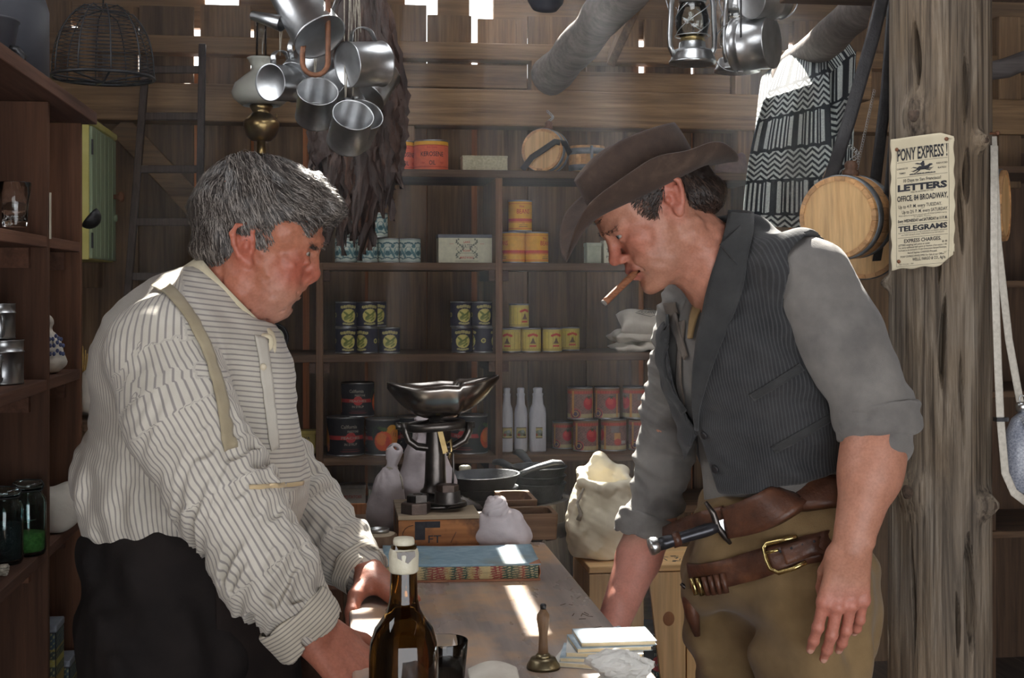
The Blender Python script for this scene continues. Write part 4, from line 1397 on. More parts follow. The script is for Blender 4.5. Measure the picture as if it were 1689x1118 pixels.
# ---------------------------------------------------------------- cabinet on the left wall
X_C = -0.755
def yat(px, X):
  d = _D + _R * ((px - 844.5) / F)
  return X / d.x * d.y
yc0, yc1 = yat(147, X_C), yat(187, X_C)
dep = Vector((X_C, yc0, 0)).dot(_D)
zt, zbm = HC + (475 - 205) / F * dep, HC + (475 - 428) / F * dep
M_yel = mottled('yellow_paint_wood', srgb(206, 196, 106), srgb(222, 214, 132), 10, 0.6, 0, 0.1)
M_grn = mottled('pale_green_door_paint', srgb(140, 158, 126), srgb(168, 184, 150), 14, 0.6, 0, 0.1, (1, 1, 0.2))
t = thing('wall_cabinet', 'pale yellow wall cabinet with green boarded door on the left wall', 'cabinet', (X_C, yc0, zbm))
W_, H_ = yc1 - yc0, zt - zbm
part('case', MB().span((XL - X_C + 0.001, 0, 0), (-0.001, W_, H_)), M_yel, t, bevel=0.002)
part('cornice', MB().span((XL - X_C + 0.001, -0.008, H_), (0.012, W_ + 0.012, H_ + 0.022)), M_yel, t, bevel=0.006)
dr = part('door', MB().span((-0.0005, 0.004, 0.004), (0.009, W_ - 0.004, H_ - 0.004)), M_grn, t, bevel=0.002)
mb = MB()
for i in range(1, 6):
  mb.span((0.009, W_ * i / 6 - 0.002, 0.01), (0.0105, W_ * i / 6 + 0.002, H_ - 0.01))
part('bead', mb, M_grn, dr)
part('knob', MB().lathe([(0, 0), (0.008, 0), (0.008, 0.012), (0.017, 0.018), (0.019, 0.026), (0.013, 0.034), (0, 0.036)], 20, (0.009, W_ - 0.05, H_ * 0.53), (0, PI / 2, 0)), wood('knob_wood', srgb(120, 80, 58), srgb(160, 112, 84), 2, 2), dr)
part('latch', MB().lathe([(0, 0), (0.013, 0), (0.012, 0.008), (0, 0.011)], 20, (0.009, W_ - 0.03, H_ * 0.36), (0, PI / 2, 0)), M_grn, dr)
for z in (0.06, H_ - 0.07):
  part('hinge', MB().span((0.007, -0.002, z - 0.024), (0.012, 0.008, z + 0.024)), M_iron, dr)
# ladle hanging on the end of the shelving
q = P(134, 355, 2.98)
t = thing('ladle', 'round dark iron ladle bowl poking out past the left shelving', 'ladle', (XF + 0.012, Y_END + 0.035, q.z))
hp = [(0.026 * math.sin(a), -0.026 * math.cos(a)) for a in np.linspace(0, PI / 2, 8)]
mb = MB().lathe([(0, -0.026)] + hp[1:] + [(0.0245, 0.0)] + [(0.0245 * math.sin(a), -0.0245 * math.cos(a)) for a in np.linspace(PI / 2, 0.05, 7)] + [(0, -0.0245)], 32, (0, 0, 0), (0, -0.9, 0))
part('bowl', mb, M_iron, t)
part('handle', MB().tube([(-0.02, 0, 0.004), (-0.024, 0, 0.05), (-0.026, -0.02, 0.12), (-0.026, -0.022, 0.16)], 0.003, 8), M_iron, t)
t = thing('ladle_nail', 'nail in the shelf end carrying the ladle', 'nail', (XF - 0.014, Y_END + 0.009, q.z + 0.155))
part('shank', MB().tube([(0, 0, 0), (0, 0.012, 0.002)], 0.002, 6), M_iron, t)
# ladder
t = thing('ladder', 'narrow dark wooden ladder leaning on the rear wall', 'ladder', (P(280, 0, 4.3).x, 4.3, 0))
o_ = Vector(t.location)
def lad(px, py):
  z = HC + (475 - py) / F * 4.5
  Y = 4.74 - (2.2 - z) * 0.20
  return P(px, py, Y) - o_
M_lad = wood('ladder_wood', srgb(58, 50, 48), srgb(98, 86, 80), 2, 1.2)
for (xa, ya), (xb, yb) in (((241, 105), (205, 560)), ((334, 74), (326, 560))):
  A, B = lad(xa, ya), lad(xb, yb)
  B = A + (B - A) * ((A.z - 0.002) / (A.z - B.z))
  part('rail', MB().bar(A, B, 0.024, 0.030, (0, 1, 0)), M_lad, t, bevel=0.003)
for py in (115, 192, 279, 366, 456, 560, 680):
  fx = lambda a, b, y: a + (b - a) * y
  xa, xb = 241 + (205 - 241) * (py - 105) / 455, 334 + (326 - 334) * (py - 74) / 486
  part('rung', MB().bar(lad(xa, py), lad(xb, py), 0.018, 0.026, (0, 0, 1)), M_lad, t, bevel=0.003)
# wire basket
bc = P(170, 128, 3.4)
t = thing('wire_basket', 'dark domed wire basket hanging upside down at the upper left', 'basket', bc)
mb, mr = MB(), MB()
R0, Hh = 0.121, 0.172
for i in range(20):
  u = i / 19
  z = Hh * u
  r = R0 * math.sqrt(max(0.02, 1 - (u * 0.93) ** 2.4))
  mb.tube([(r * math.cos(a), r * math.sin(a), z) for a in np.linspace(0, 2 * PI, 37)[:-1]], 0.0011, 5, False, True)
part('wire_hoops', mb, M_iron, t)
for k in range(5):
  a = PI * k / 5
  pts = []
  for i in range(-10, 11):
    u = 1 - abs(i) / 10
    r = R0 * 1.015 * math.sqrt(max(0.0, 1 - (u * 0.93) ** 2.4)) * (1 if i > 0 else -1)
    pts.append((r * math.cos(a), r * math.sin(a), Hh * u + 0.002))
  mr.tube(pts, 0.0018, 6)
for k in range(4):
  a = PI * k / 4 + 0.3
  mr.tube([(-R0 * math.cos(a), -R0 * math.sin(a), 0.0), (0, 0, -0.012), (R0 * math.cos(a), R0 * math.sin(a), 0.0)], 0.0026, 6)
part('ribs', mr, M_iron, t)
part('rim', MB().tube([(R0 * 1.01 * math.cos(a), R0 * 1.01 * math.sin(a), 0) for a in np.linspace(0, 2 * PI, 49)[:-1]], 0.0045, 8, False, True), M_iron, t)
part('hanging_wire', MB().tube([(0, 0, Hh), (0.004, 0, Hh + 0.2), (0, 0, ROOF(3.4) - bc.z)], 0.002, 6), M_iron, t)
# white oil lamp on the top shelf
M_milk = N('milk_glass').set(Base_Color=srgb(222, 224, 214), Roughness=0.18, Subsurface_Weight=0.35).m
M_milk.node_tree.nodes['Principled BSDF'].inputs['Subsurface Radius'].default_value = (0.02, 0.02, 0.02)
q = P(431, 0, 4.62)
t = thing('oil_lamp', 'brass oil lamp with white milk-glass shade behind the hanging tin mugs', 'lamp', (q.x, 4.62, SZ['a']))
zz = lambda py: HC + (475 - py) / F * 4.62 - SZ['a']
k_ = 4.62 / F
part('foot', MB().lathe([(0, 0.0), (0.058, 0), (0.058, 0.005), (0.03, 0.02), (0.016, 0.032), (0.014, zz(237)), (0.022, zz(236)), (0, zz(235))], 40), M_brass, t)
part('fuel_font', MB().lathe([(0, zz(237)), (16 * k_, zz(236)), (24 * k_, zz(228)), (29 * k_, zz(214)), (29 * k_, zz(207)), (27 * k_, zz(203)), (18 * k_, zz(194)), (14 * k_, zz(190)), (16 * k_, zz(186)), (19 * k_, zz(180)), (14 * k_, zz(174)), (0, zz(172))], 44), M_brass, t)
part('wick_knob', MB().lathe([(0, 0), (0.009, 0), (0.009, 0.003), (0, 0.003)], 14, (24 * k_, 0, zz(196)), (0, PI / 2, 0)), M_brass, t)
sh = [(8 * k_, zz(176)), (30 * k_, zz(179)), (44 * k_, zz(168)), (47 * k_, zz(158)), (42 * k_, zz(144)), (28 * k_, zz(132)), (17 * k_, zz(124)), (15 * k_, zz(116)), (20 * k_, zz(105)), (23 * k_, zz(102))]
part('shade', MB().lathe(sh[1:], 48), M_milk, t, solid=0.003)
part('chimney', MB().lathe([(13 * k_, zz(176)), (15 * k_, zz(150)), (9 * k_, zz(120)), (8 * k_, zz(60)), (8.5 * k_, zz(42))], 32), M_thin, t, solid=0.0015)
# dark things between shelving and shirt back
t = pillow('pale_sack', 'pale bulging sack seen between the left shelving and the striped shirt', (P(136, 0, 3.0).x + 0.0, 3.17, 1.16), 0.05, 0.05, 0.05, M_linen, 0.3, None, 31)
t.location.z = 1.153
tb = thing('side_table', 'dark narrow side table behind the left shelving', 'table', (P(136, 0, 3.0).x, 3.16, 0))
part('table_top', MB().span((-0.14, -0.09, 1.13), (0.10, 0.2, 1.152)), M_darkX, tb)
for sx in (-0.12, 0.08):
  for sy in (-0.07, 0.18):
    part('leg', MB().span((sx - 0.015, sy - 0.015, 0), (sx + 0.015, sy + 0.015, 1.13)), M_darkZ, tb)
t = thing('straw_bundle', 'small bundle of yellow straw sticking out beside the left shelving', 'straw', (P(140, 0, 3.25).x, 3.25, 1.152))
mb = MB()
for k in range(30):
  a = random.uniform(-0.3, 0.6)
  b = random.uniform(-0.35, 0.35)
  L_ = random.uniform(0.12, 0.17)
  mb.tube([(random.uniform(-0.012, 0.012), random.uniform(-0.012, 0.012), 0.0), (-a * L_ * 0.4, b * L_ * 0.3, L_ * 0.6), (-a * L_, b * L_, L_)], 0.0014, 5)
part('stalks', mb, mottled('straw', srgb(170, 132, 62), srgb(206, 168, 92), 60, 0.7), t)


# ---------------------------------------------------------------- hanging tinware over the counter
rod = thing('hanging_rod', 'wooden rod under the roof from which the tinware hangs', 'rod', (0.3, 2.68, 2.18))
part('rod', MB().tube([(-1.3, 0, 0), (0.5, 0, 0)], 0.015, 12), M_log, rod)
for x in (-1.28, 0.12):
  part('hanger', MB().tube([(x, 0, 0), (x, 0, ROOF(2.68) - 2.18)], 0.004, 6), M_iron, rod)
ROD_Z, ROD_Y = 2.18, 2.68
M_rust = mottled('rusty_iron', srgb(96, 66, 52), srgb(150, 104, 78), 40, 0.6, 0.6, 0.3)
def hookpt(px, py, Y):
  return P(px, py, Y)
# long iron J hook
hk = P(540, -20, 2.60)
t = thing('iron_hook', 'long rusty iron hook hanging in front of the tin mugs', 'hook', P(540, 60, 2.58))
o_ = Vector(t.location)
p_ = lambda px, py, dy=0.0: P(px, py, 2.58 + dy) - o_
pts = [p_(541, -150, 0.08), p_(541, 0), p_(541, 100)] + [p_(520 + 21 * math.cos(a), 103 + 21 * math.sin(a)) for a in np.linspace(0.1, PI - 0.1, 9)] + [p_(499, 88), p_(500, 79), p_(504, 80)]
rr = [0.0052] * (len(pts) - 2) + [0.0058, 0.0058]
part('hook', MB().tube(pts, rr, 10), M_rust, t)
def mug(lb, px, py, Y, r, h, rot, hang=True, group='tin mugs in the hanging cluster', kind='tin_mug', hand=0.0):
  """centre of the mug at the pixel; rot = euler of its axis (z up = mouth)"""
  c = P(px, py, Y)
  t = thing(kind, lb, 'mug', c, 0, group)
  t.rotation_euler = rot
  a = h / 2
  part('body', MB().lathe([(0, -a + 0.003), (r - 0.002, -a + 0.003), (r + 0.001, -a), (r + 0.001, -a + 0.003), (r, -a + 0.005), (r, a - 0.003), (r + 0.0018, a - 0.001), (r + 0.0006, a + 0.001), (r - 0.001, a - 0.001), (r - 0.0012, -a + 0.006), (r - 0.003, -a + 0.0045), (0, -a + 0.0045)], 56), M_tin, t)
  mb_ = MB()
  ca, sa = math.cos(hand), math.sin(hand)
  pts_ = [(r * 0.99, a * 0.78)] + [(r + 0.012 + 0.016 * math.sin(q), 0.028 * math.cos(q) * 0.9 + 0.002) for q in np.linspace(0.25, PI - 0.25, 10)] + [(r * 0.99, -a * 0.62)]
  mb_.tube([(x * ca, x * sa, z) for x, z in pts_], 0.0075, 8, flat=0.16, up=(ca, sa, 0))
  part('handle', mb_, M_tin, t)
  return t, c
def axis_rot(px_dir, out, roll=0.0):
  """mouth direction: picture-plane (right, up) plus towards the viewer"""
  d = Vector((px_dir[0], -out, px_dir[1])).normalized()
  # handle (local +x) kept as close to up as possible
  x = Vector((0, 0, 1)) - d * d.z
  if x.length < 0.05:
    x = Vector((1, 0, 0))
  x.normalize()
  if roll:
    x = Matrix.Rotation(roll, 3, d) @ x
  y = d.cross(x)
  return Matrix((x, y, d)).transposed().to_euler()
k = 2.66 / F
MG = [('tin mug at the left of the cluster, round bottom facing out', 465, 137, 2.70, 0.036, 0.075, axis_rot((0.6, 0.1), -0.8), 0),
      ('tin mug hanging behind the iron hook, tilted down to the right', 505, 112, 2.74, 0.040, 0.085, axis_rot((0.35, 0.55), -0.5), 0),
      ('tin mug with open mouth, lower left of the cluster', 522, 172, 2.62, 0.0385, 0.070, axis_rot((0.08, 0.62), 0.75), 0),
      ('tin mug with open mouth, lowest in the middle of the cluster', 577, 212, 2.58, 0.0385, 0.074, axis_rot((0.16, 0.60), 0.75), 0),
      ('tin mug right behind the lowest one, only its rim and side in view', 592, 208, 2.68, 0.0375, 0.074, axis_rot((0.25, 0.5), 0.7), 0),
      ('large tin mug at the upper right of the cluster, dark round bottom facing out', 601, 106, 2.64, 0.044, 0.082, axis_rot((0.78, 0.12), -0.5), 0.0),
      ('tin mug behind the large upper right one, lower edge in view', 615, 140, 2.76, 0.042, 0.08, axis_rot((0.35, 0.6), -0.4), 0),
      ('small dull tin mug in the heart of the cluster', 565, 150, 2.74, 0.033, 0.075, axis_rot((0.45, -0.3), -0.6), 0)]
tops = []
for lb, px, py, Y, r, h, ro, hd in MG:
  t, c = mug(lb, px, py, Y, r, h, ro)
  ho = c + Euler(ro).to_matrix() @ Vector((r + 0.024, 0, 0.0))
  tops.append((ho, px))
# strings
rg = random.Random(3)
for i, (ho, px) in enumerate(tops):
  t = thing('mug_string', ['twine loop for the left mug', 'twine loop behind the iron hook', 'twine loop above the lower left mug', 'twine loop above the lowest mug', 'twine loop behind the lowest mug', 'twine loop above the large upper right mug', 'twine loop at the right rear of the mugs', 'twine loop in the heart of the mug cluster'][i], 'string', ho, 0, 'twine loops of the mug cluster')
  topx = P(583 + rg.uniform(-16, 14), 0, ROD_Y).x if px > 540 else P(px + 6, 0, ROD_Y).x
  a_, b_ = Vector((0, 0, -0.006)), Vector((topx, ROD_Y, ROD_Z + 0.014)) - ho
  mb = MB()
  for sg in (-1, 1):
    mb.tube([a_, a_.lerp(b_, 0.35) + Vector((sg * 0.004, 0, 0)), a_.lerp(b_, 0.7) + Vector((sg * 0.006, 0, 0)), b_ + Vector((sg * 0.003, -0.012, 0))], 0.0011, 6)
  part('twine', mb, M_rope, t)
# coffee boiler at the top of the cluster
t = thing('coffee_boiler', 'tall shiny tin coffee boiler hanging tilted at the top left of the cluster', 'boiler', P(512, 38, 2.62), 0, None)
ax = (P(540, 72, 2.60) - P(462, -42, 2.70)).normalized()
x = Vector((0.7, 0, 0.7)) - ax * ax.dot(Vector((0.7, 0, 0.7)))
x.normalize()
t.rotation_euler = Matrix((x, (-ax).cross(x), -ax)).transposed().to_euler()
part('body', MB().lathe([(0, -0.04), (0.052, -0.04), (0.0535, -0.043), (0.0535, -0.038), (0.052, -0.036), (0.036, 0.14), (0.038, 0.142), (0.034, 0.142), (0.034, 0.13), (0, 0.13)], 56), M_tin, t)
part('spout', MB().lathe([(0.016, 0), (0.009, 0.07), (0.0075, 0.07), (0.014, 0)], 20, (-0.046, -0.01, 0.03), (0, -0.6, 0)), M_tin, t)
part('handle', MB().tube([(0.040, 0.0, 0.10), (0.075, 0.0, 0.11), (0.088, 0.0, 0.07), (0.08, 0, 0.02), (0.05, 0.0, -0.005)], 0.007, 8, flat=0.25, up=(1, 0, 0)), M_tin, t)
# bundle of dried tobacco leaves
M_leaf = N('dried_tobacco_leaf')
v_ = M_leaf.coords((30, 30, 5))
f_ = M_leaf.noise(v_, 1.0, 6, 0.65)
at_ = M_leaf.add('ShaderNodeAttribute', attribute_name='rnd')
c_ = M_leaf.ramp(f_, [(0.25, srgb(40, 29, 25)), (0.55, srgb(72, 50, 40)), (0.85, srgb(122, 86, 62))])
c_ = M_leaf.mix(1.0, c_, M_leaf.ramp(at_.outputs['Fac'], [(0, (0.55, 0.55, 0.58)), (0.8, (1.0, 1.0, 1.0)), (1.0, (1.5, 1.35, 1.2))]), 'MULTIPLY')
M_leaf.set(Base_Color=c_, Roughness=0.6)
M_leaf.bump(f_, 0.6, 0.01)
M_leaf = M_leaf.m
tb_ = thing('tobacco_bundle', 'large hanging bundle of brown dried tobacco leaves behind the tin mugs', 'tobacco', P(600, 0, 2.95))
o_ = Vector(tb_.location)
rl = random.Random(21)
K3 = 2.95 / F
TOPC = P(600, -10, 2.95)
nleaf = 70
for i in range(nleaf):
  # hang point, tip
  a = rl.uniform(0, 2 * PI)
  fx = rl.uniform(-1, 1)
  tip_px = 588 + fx * 78
  edge = abs(fx)
  tip_py = 425 - 130 * edge ** 1.6 + rl.uniform(-70, 12) if fx > -0.2 else 420 - 90 * edge ** 2 + rl.uniform(-70, 16)
  if fx > 0.35:
    tip_py = min(tip_py, 355 + rl.uniform(-60, 10))
  Yt = 2.95 + rl.uniform(-0.07, 0.09)
  tip = P(tip_px, tip_py, Yt) - o_
  hang = P(600 + fx * 14, -60, 2.95 + (Yt - 2.95) * 0.3) - o_
  shoulder = P(596 + fx * 58, 150 + rl.uniform(-20, 30), 2.95 + (Yt - 2.95) * 1.1) - o_
  w = rl.uniform(0.014, 0.034)
  ph, tw = rl.uniform(0, 6), rl.uniform(-1.6, 1.6)
  ang0 = rl.uniform(-0.9, 0.9)
  n = 26
  def spine(u):
    if u < 0.45:
      q = u / 0.45
      return hang.lerp(shoulder, q ** 0.9)
    q = (u - 0.45) / 0.55
    return shoulder.lerp(tip, q) + Vector((0.010 * math.sin(q * 6 + ph), 0.010 * math.cos(q * 5 + ph), 0)) * q
  def f(s_, u):
    c = spine(u)
    ww = w * (0.16 + 0.95 * math.sin(PI * min(1, u * 0.9 + 0.06)) ** 0.9) * (1 - 0.8 * max(0, u - 0.85) / 0.15)
    th = ang0 + tw * u
    e = (s_ - 0.5) * 2
    crump = 0.006 * math.sin(u * 40 + e * 5 + ph) + 0.005 * math.sin(u * 23 - e * 7 + ph * 2)
    fold = 0.6 * ww * abs(e) ** 1.3
    return c + Vector((math.cos(th), math.sin(th), 0)) * (e * ww * (1 + 0.12 * math.sin(u * 60 + ph))) + Vector((-math.sin(th), math.cos(th), 0)) * (fold + crump)
  mb = MB().grid(f, 7, n, rnd=rl.random())
  part('leaf', mb, M_leaf, tb_, fixn=False)
part('tie', MB().tube([P(600, -40, 2.95) - o_ + Vector((0.034 * math.cos(a), 0.03 * math.sin(a), 0.0)) for a in np.linspace(0, 2 * PI, 17)[:-1]], 0.006, 6, False, True), M_rope, tb_)
part('hanging_cord', MB().tube([P(600, -40, 2.95) - o_, Vector((0, 0, ROOF(2.95))) - Vector((0, 0, o_.z))], 0.004, 6), M_rope, tb_)
# dark pan hanging at the top centre
t = thing('hanging_pan', 'dark rounded pan hanging at the top edge, left of the log brace', 'pan', P(900, -4, 3.1))
part('bowl', MB().lathe([(0, -0.03), (0.030, -0.028), (0.042, -0.01), (0.046, 0.02), (0.048, 0.022), (0.046, 0.024), (0.043, 0.02), (0.038, -0.008), (0, -0.024)], 36, (0, 0, 0), (0.5, 0.0, 0)), M_pot, t)
part('handle', MB().tube([(0.0, -0.01, 0.03), (0.01, 0.02, 0.2), (0.0, 0.05, ROOF(3.1) - t.location.z)], 0.004, 8), M_iron, t)
# lanterns
M_wick = mottled('brass_burner', srgb(160, 140, 92), srgb(196, 176, 124), 20, 0.35, 1.0)
def lantern(lb, px, py_base, Y, s_=1.0, rz=0.0):
  b = P(px, py_base, Y)
  t = thing('lantern', lb, 'lantern', b, rz, 'hanging storm lanterns')
  r = 0.0575 * s_
  L = lambda pr: [(a * s_, z * s_) for a, z in pr]
  part('fuel_tank', MB().lathe(L([(0, 0.002), (0.050, 0.002), (0.0575, 0.004), (0.0575, 0.010), (0.053, 0.016), (0.050, 0.030), (0.046, 0.037), (0.034, 0.041), (0.032, 0.056), (0.026, 0.060), (0, 0.060)]), 48), M_galv, t)
  part('burner', MB().lathe(L([(0, 0.058), (0.026, 0.058), (0.03, 0.064), (0.03, 0.068), (0.014, 0.072), (0.012, 0.080), (0, 0.082)]), 32), M_wick, t)
  part('globe', MB().lathe(L([(0.026, 0.068), (0.036, 0.078), (0.0405, 0.098), (0.0395, 0.12), (0.033, 0.145), (0.028, 0.155)]), 44), M_thin, t, solid=0.0016)
  part('hood', MB().lathe(L([(0.03, 0.153), (0.034, 0.156), (0.034, 0.17), (0.024, 0.184), (0.024, 0.2), (0.03, 0.204), (0.026, 0.214), (0, 0.218)]), 36), M_galv, t)
  for sx in (-1, 1):
    pts = [(sx * 0.046, 0, 0.022), (sx * 0.056, 0, 0.045), (sx * 0.057, 0, 0.075), (sx * 0.053, 0, 0.15), (sx * 0.046, 0, 0.19), (sx * 0.028, 0, 0.206)]
    part('side_tube', MB().tube([Vector(q) * s_ for q in pts], 0.0068 * s_, 10), M_galv, t)
  mb_ = MB()
  for a0 in (0, PI / 2):
    pts = [(0.042 * math.cos(a0 + d * 2.6), 0.042 * math.sin(a0 + d * 2.6), 0.072 + 0.075 * d) for d in np.linspace(0, 1, 9)]
    mb_.tube([Vector(q) * s_ for q in pts], 0.0012, 5)
    mb_.tube([Vector((-x, -y, z)) * s_ for x, y, z in pts], 0.0012, 5)
  mb_.tube([Vector((0.043 * math.cos(a), 0.043 * math.sin(a), 0.072)) * s_ for a in np.linspace(0, 2 * PI, 25)[:-1]], 0.0013, 5, False, True)
  part('wire_guard', mb_, M_galv, t)
  mb_ = MB()
  pts = [(-0.056, 0, 0.12), (-0.066, 0.01, 0.17), (-0.05, 0.015, 0.24), (0, 0.02, 0.275), (0.05, 0.015, 0.24), (0.066, 0.01, 0.17), (0.056, 0, 0.12)]
  mb_.tube([Vector(q) * s_ for q in pts], 0.0016, 6)
  part('bail', mb_, M_galv, t)
  part('hanging_wire', MB().tube([(0, 0.02 * s_, 0.275 * s_), (0, 0, ROOF(Y) - b.z)], 0.002, 6), M_iron, t)
  return t
lantern('galvanised storm lantern hanging in full view at the upper right', 1142, 108, 3.2)
lantern('second galvanised storm lantern, hanging behind the tin pails', 1216, 121, 3.42, 1.05, 0.7)
def pail(name, lb, px, py, Y, r, h, rot, group=None, brass=False):
  c = P(px, py, Y)
  t = thing(name, lb, 'pail', c, 0, group)
  t.rotation_euler = rot
  a = h / 2
  m_ = M_brass if brass else M_tin
  part('body', MB().lathe([(0, -a + 0.001), (r - 0.002, -a + 0.001), (r + 0.001, -a), (r + 0.001, -a + 0.003), (r, -a + 0.005), (r, a * 0.35), (r + 0.0022, a * 0.38), (r + 0.0022, a * 0.46), (r, a * 0.5), (r, a - 0.004), (r + 0.003, a - 0.002), (r + 0.001, a), (r - 0.001, a - 0.002), (r - 0.0015, -a + 0.006), (0, -a + 0.004)], 60), m_, t)
  mb_ = MB().tube([(r * math.cos(q), (r + 0.006) * math.sin(q) * 0.3, a - 0.006 + (r + 0.01) * math.sin(q)) for q in np.linspace(0, PI, 15)], 0.0016, 6)
  part('bail', mb_, M_galv, t)
  for sx in (-1, 1):
    part('ear', MB().lathe([(0, 0), (0.008, 0), (0.007, 0.003), (0, 0.003)], 14, (sx * r, 0, a - 0.012), (0, sx * PI / 2, 0)), m_, t)
  return t
pail('tin_pail', 'shiny tin pail hanging on its side beside the lantern, round bottom facing right', 1243, 72, 3.14, 0.064, 0.095, axis_rot((-0.9, 0.0), -0.75), None)
pail('tin_pail', 'smaller tin pail at the top edge above the other pail, yellowish bottom facing left', 1262, 0, 3.1, 0.045, 0.10, axis_rot((0.9, 0.12), -0.5))
t = thing('strap_hook', 'dark iron strap hook hanging between the two tin pails', 'hook', P(1222, 30, 3.03))
part('strap', MB().bar((0.0, 0, ROOF(3.03) - t.location.z), (0, 0, -0.045), 0.003, 0.007, (0, 1, 0)), M_iron, t)
for i, (px, py, Y) in enumerate(((1243, 20, 3.14), (1262, -50, 3.1))):
  a = P(px, py, Y)
  w = thing('pail_wire', ['wire carrying the lower tin pail', 'wire carrying the upper tin pail'][i], 'wire', a)
  part('wire', MB().tube([(0, 0, 0.0), (0, 0, ROOF(Y) - a.z)], 0.0018, 6), M_iron, w)


# ---------------------------------------------------------------- counter
ZT = 0.95
CX0, CX1, CYB = 0.024, 0.412, 2.60
M_top = N('worn_counter_top')
v_ = M_top.coords((16, 0.9, 10))
c_ = M_top.ramp(M_top.noise(v_, 2.0, 6, 0.65), [(0.25, srgb(116, 104, 98)), (0.55, srgb(158, 144, 137)), (0.8, srgb(186, 170, 158))])
w_ = M_top.ramp(M_top.noise(M_top.coords((1, 0.8, 1)), 7.0, 5, 0.6), [(0.5, (0, 0, 0)), (0.68, (0.85, 0.85, 0.85))])
c_ = M_top.mix(w_, c_, srgb(204, 162, 118))
M_top.set(Base_Color=c_, Roughness=M_top.ramp(M_top.noise(M_top.coords((3, 1, 1)), 4, 4), [(0.3, (0.2,) * 3), (0.7, (0.42,) * 3)]))
M_top.bump(M_top.noise(M_top.coords((60, 2, 40)), 2.0, 4), 0.12, 0.002)
M_top = M_top.m
ct = thing('counter', 'long narrow worn wooden shop counter between the two men', 'counter', ((CX0 + CX1) / 2, 1.8, 0))
cx = (CX0 + CX1) / 2
mb = MB()
hw = (CX1 - CX0) / 2
poly = [(-hw, -0.75), (hw, -0.75), (hw, CYB - 1.8 - 0.012), (hw - 0.010, CYB - 1.8), (-hw, CYB - 1.8)]
mb.prism(poly, ZT - 0.032, ZT)
part('counter_top', mb, M_top, ct, bevel=0.004)
part('carcass', MB().span((-hw + 0.02, -0.73, 0.03), (hw - 0.02, CYB - 1.82, ZT - 0.032)), M_redY, ct)
mb = MB()
for i in range(7):
  mb.span((-hw + 0.010, -0.7 + i * 0.2, 0.12), (-hw + 0.022, -0.7 + i * 0.2 + 0.19, 0.80))
part('panelling', mb, M_redZ, ct, bevel=0.002)
part('plinth', MB().span((-hw + 0.03, -0.72, 0), (hw - 0.03, CYB - 1.83, 0.05)), M_darkY, ct)
# carved scratches near the right edge of the top
mb = MB()
rs = random.Random(9)
for k in range(26):
  y = rs.uniform(-0.15, 0.45)
  x = hw - rs.uniform(0.02, 0.06)
  a = rs.uniform(0, PI)
  L_ = rs.uniform(0.006, 0.018)
  mb.bar((x, y, ZT + 0.0003), (x + L_ * math.cos(a), y + L_ * math.sin(a), ZT + 0.0003), 0.0012, 0.0004)
part('carved_scratches', mb, M_darkX, ct)
# back bench behind the counter carrying sacks and the scale
bt = thing('bench_table', 'plain bench table pushed against the far end of the counter', 'table', (0.12, 2.78, 0))
part('table_top', MB().span((-0.36, -0.165, ZT - 0.03), (0.27, 0.19, ZT)), M_darkX, bt, bevel=0.003)
for sx in (-0.33, 0.24):
  for sy in (-0.13, 0.16):
    part('leg', MB().span((sx - 0.02, sy - 0.02, 0), (sx + 0.02, sy + 0.02, ZT - 0.03)), M_darkZ, bt)
# pine box at the left under the lowest shelf
t = thing('pine_box', 'low open pine box on the floor shelf left of the lilac sacks', 'box', at(565, 3.6, 0.72))
z_ = zpx(846, 3.62) - 0.72
for nm, a, b in (('front_board', (-0.12, 0, 0), (0.12, 0.012, z_)), ('rear_board', (-0.12, 0.2, 0), (0.12, 0.212, z_)), ('end_board', (-0.12, 0.012, 0), (-0.108, 0.2, z_)), ('end_board', (0.108, 0.012, 0), (0.12, 0.2, z_)), ('bottom_board', (-0.12, 0.0, -0.012), (0.12, 0.212, 0))):
  part(nm, MB().span(a, b), M_batten, t, bevel=0.002)
t = thing('low_chest', 'dark low chest under the open pine box', 'chest', at(565, 3.55, 0))
part('body', MB().span((-0.22, 0, 0.04), (0.22, 0.4, 0.69)), M_darkX, t, bevel=0.004)
part('lid', MB().span((-0.23, -0.01, 0.69), (0.23, 0.41, 0.706)), M_darkX, t, bevel=0.003)
for sx in (-0.19, 0.19):
  for sy in (0.03, 0.37):
    part('foot', MB().span((sx - 0.025, sy - 0.025, 0), (sx + 0.025, sy + 0.025, 0.04)), M_darkZ, t)
# books or boxes standing left of the counter, behind the far cuff
t = thing('drawer_chest', 'dark wooden drawer chest on the floor between shirt front and counter', 'chest', (P(548, 0, 2.42).x, 2.40, 0))
zt_ = zpx(962, 2.42)
part('body', MB().span((-0.075, 0, 0), (0.020, 0.3, zt_)), M_redZ, t, bevel=0.003)
for i in range(5):
  d_ = part('drawer', MB().span((-0.07, -0.012, 0.06 + i * 0.16), (0.016, 0.0, 0.06 + i * 0.16 + 0.15)), M_redY, t, bevel=0.002)
  part('knob', MB().lathe([(0, 0), (0.006, 0), (0.008, 0.01), (0, 0.013)], 12, (-0.006, -0.012, 0.135 + i * 0.16), (PI / 2, 0, 0)), M_brass, d_)
M_bookb = mottled('faded_blue_cover', srgb(104, 132, 150), srgb(136, 160, 174), 20, 0.8)
M_pages = mottled('page_edges', srgb(196, 182, 150), srgb(214, 202, 172), 80, 0.9)
t = thing('account_book', 'faded blue account book standing upright left of the counter', 'book', (P(517, 0, 2.45).x, 2.44, zt_))
bpy.data.objects[t.name].location.x = P(548, 0, 2.5).x - 0.035
part('cover', MB().span((-0.013, 0, 0), (0.013, 0.1, 0.062)), M_bookb, t, bevel=0.002)
part('pages', MB().span((-0.010, -0.001, 0.003), (0.010, 0.099, 0.0605)), M_pages, t)
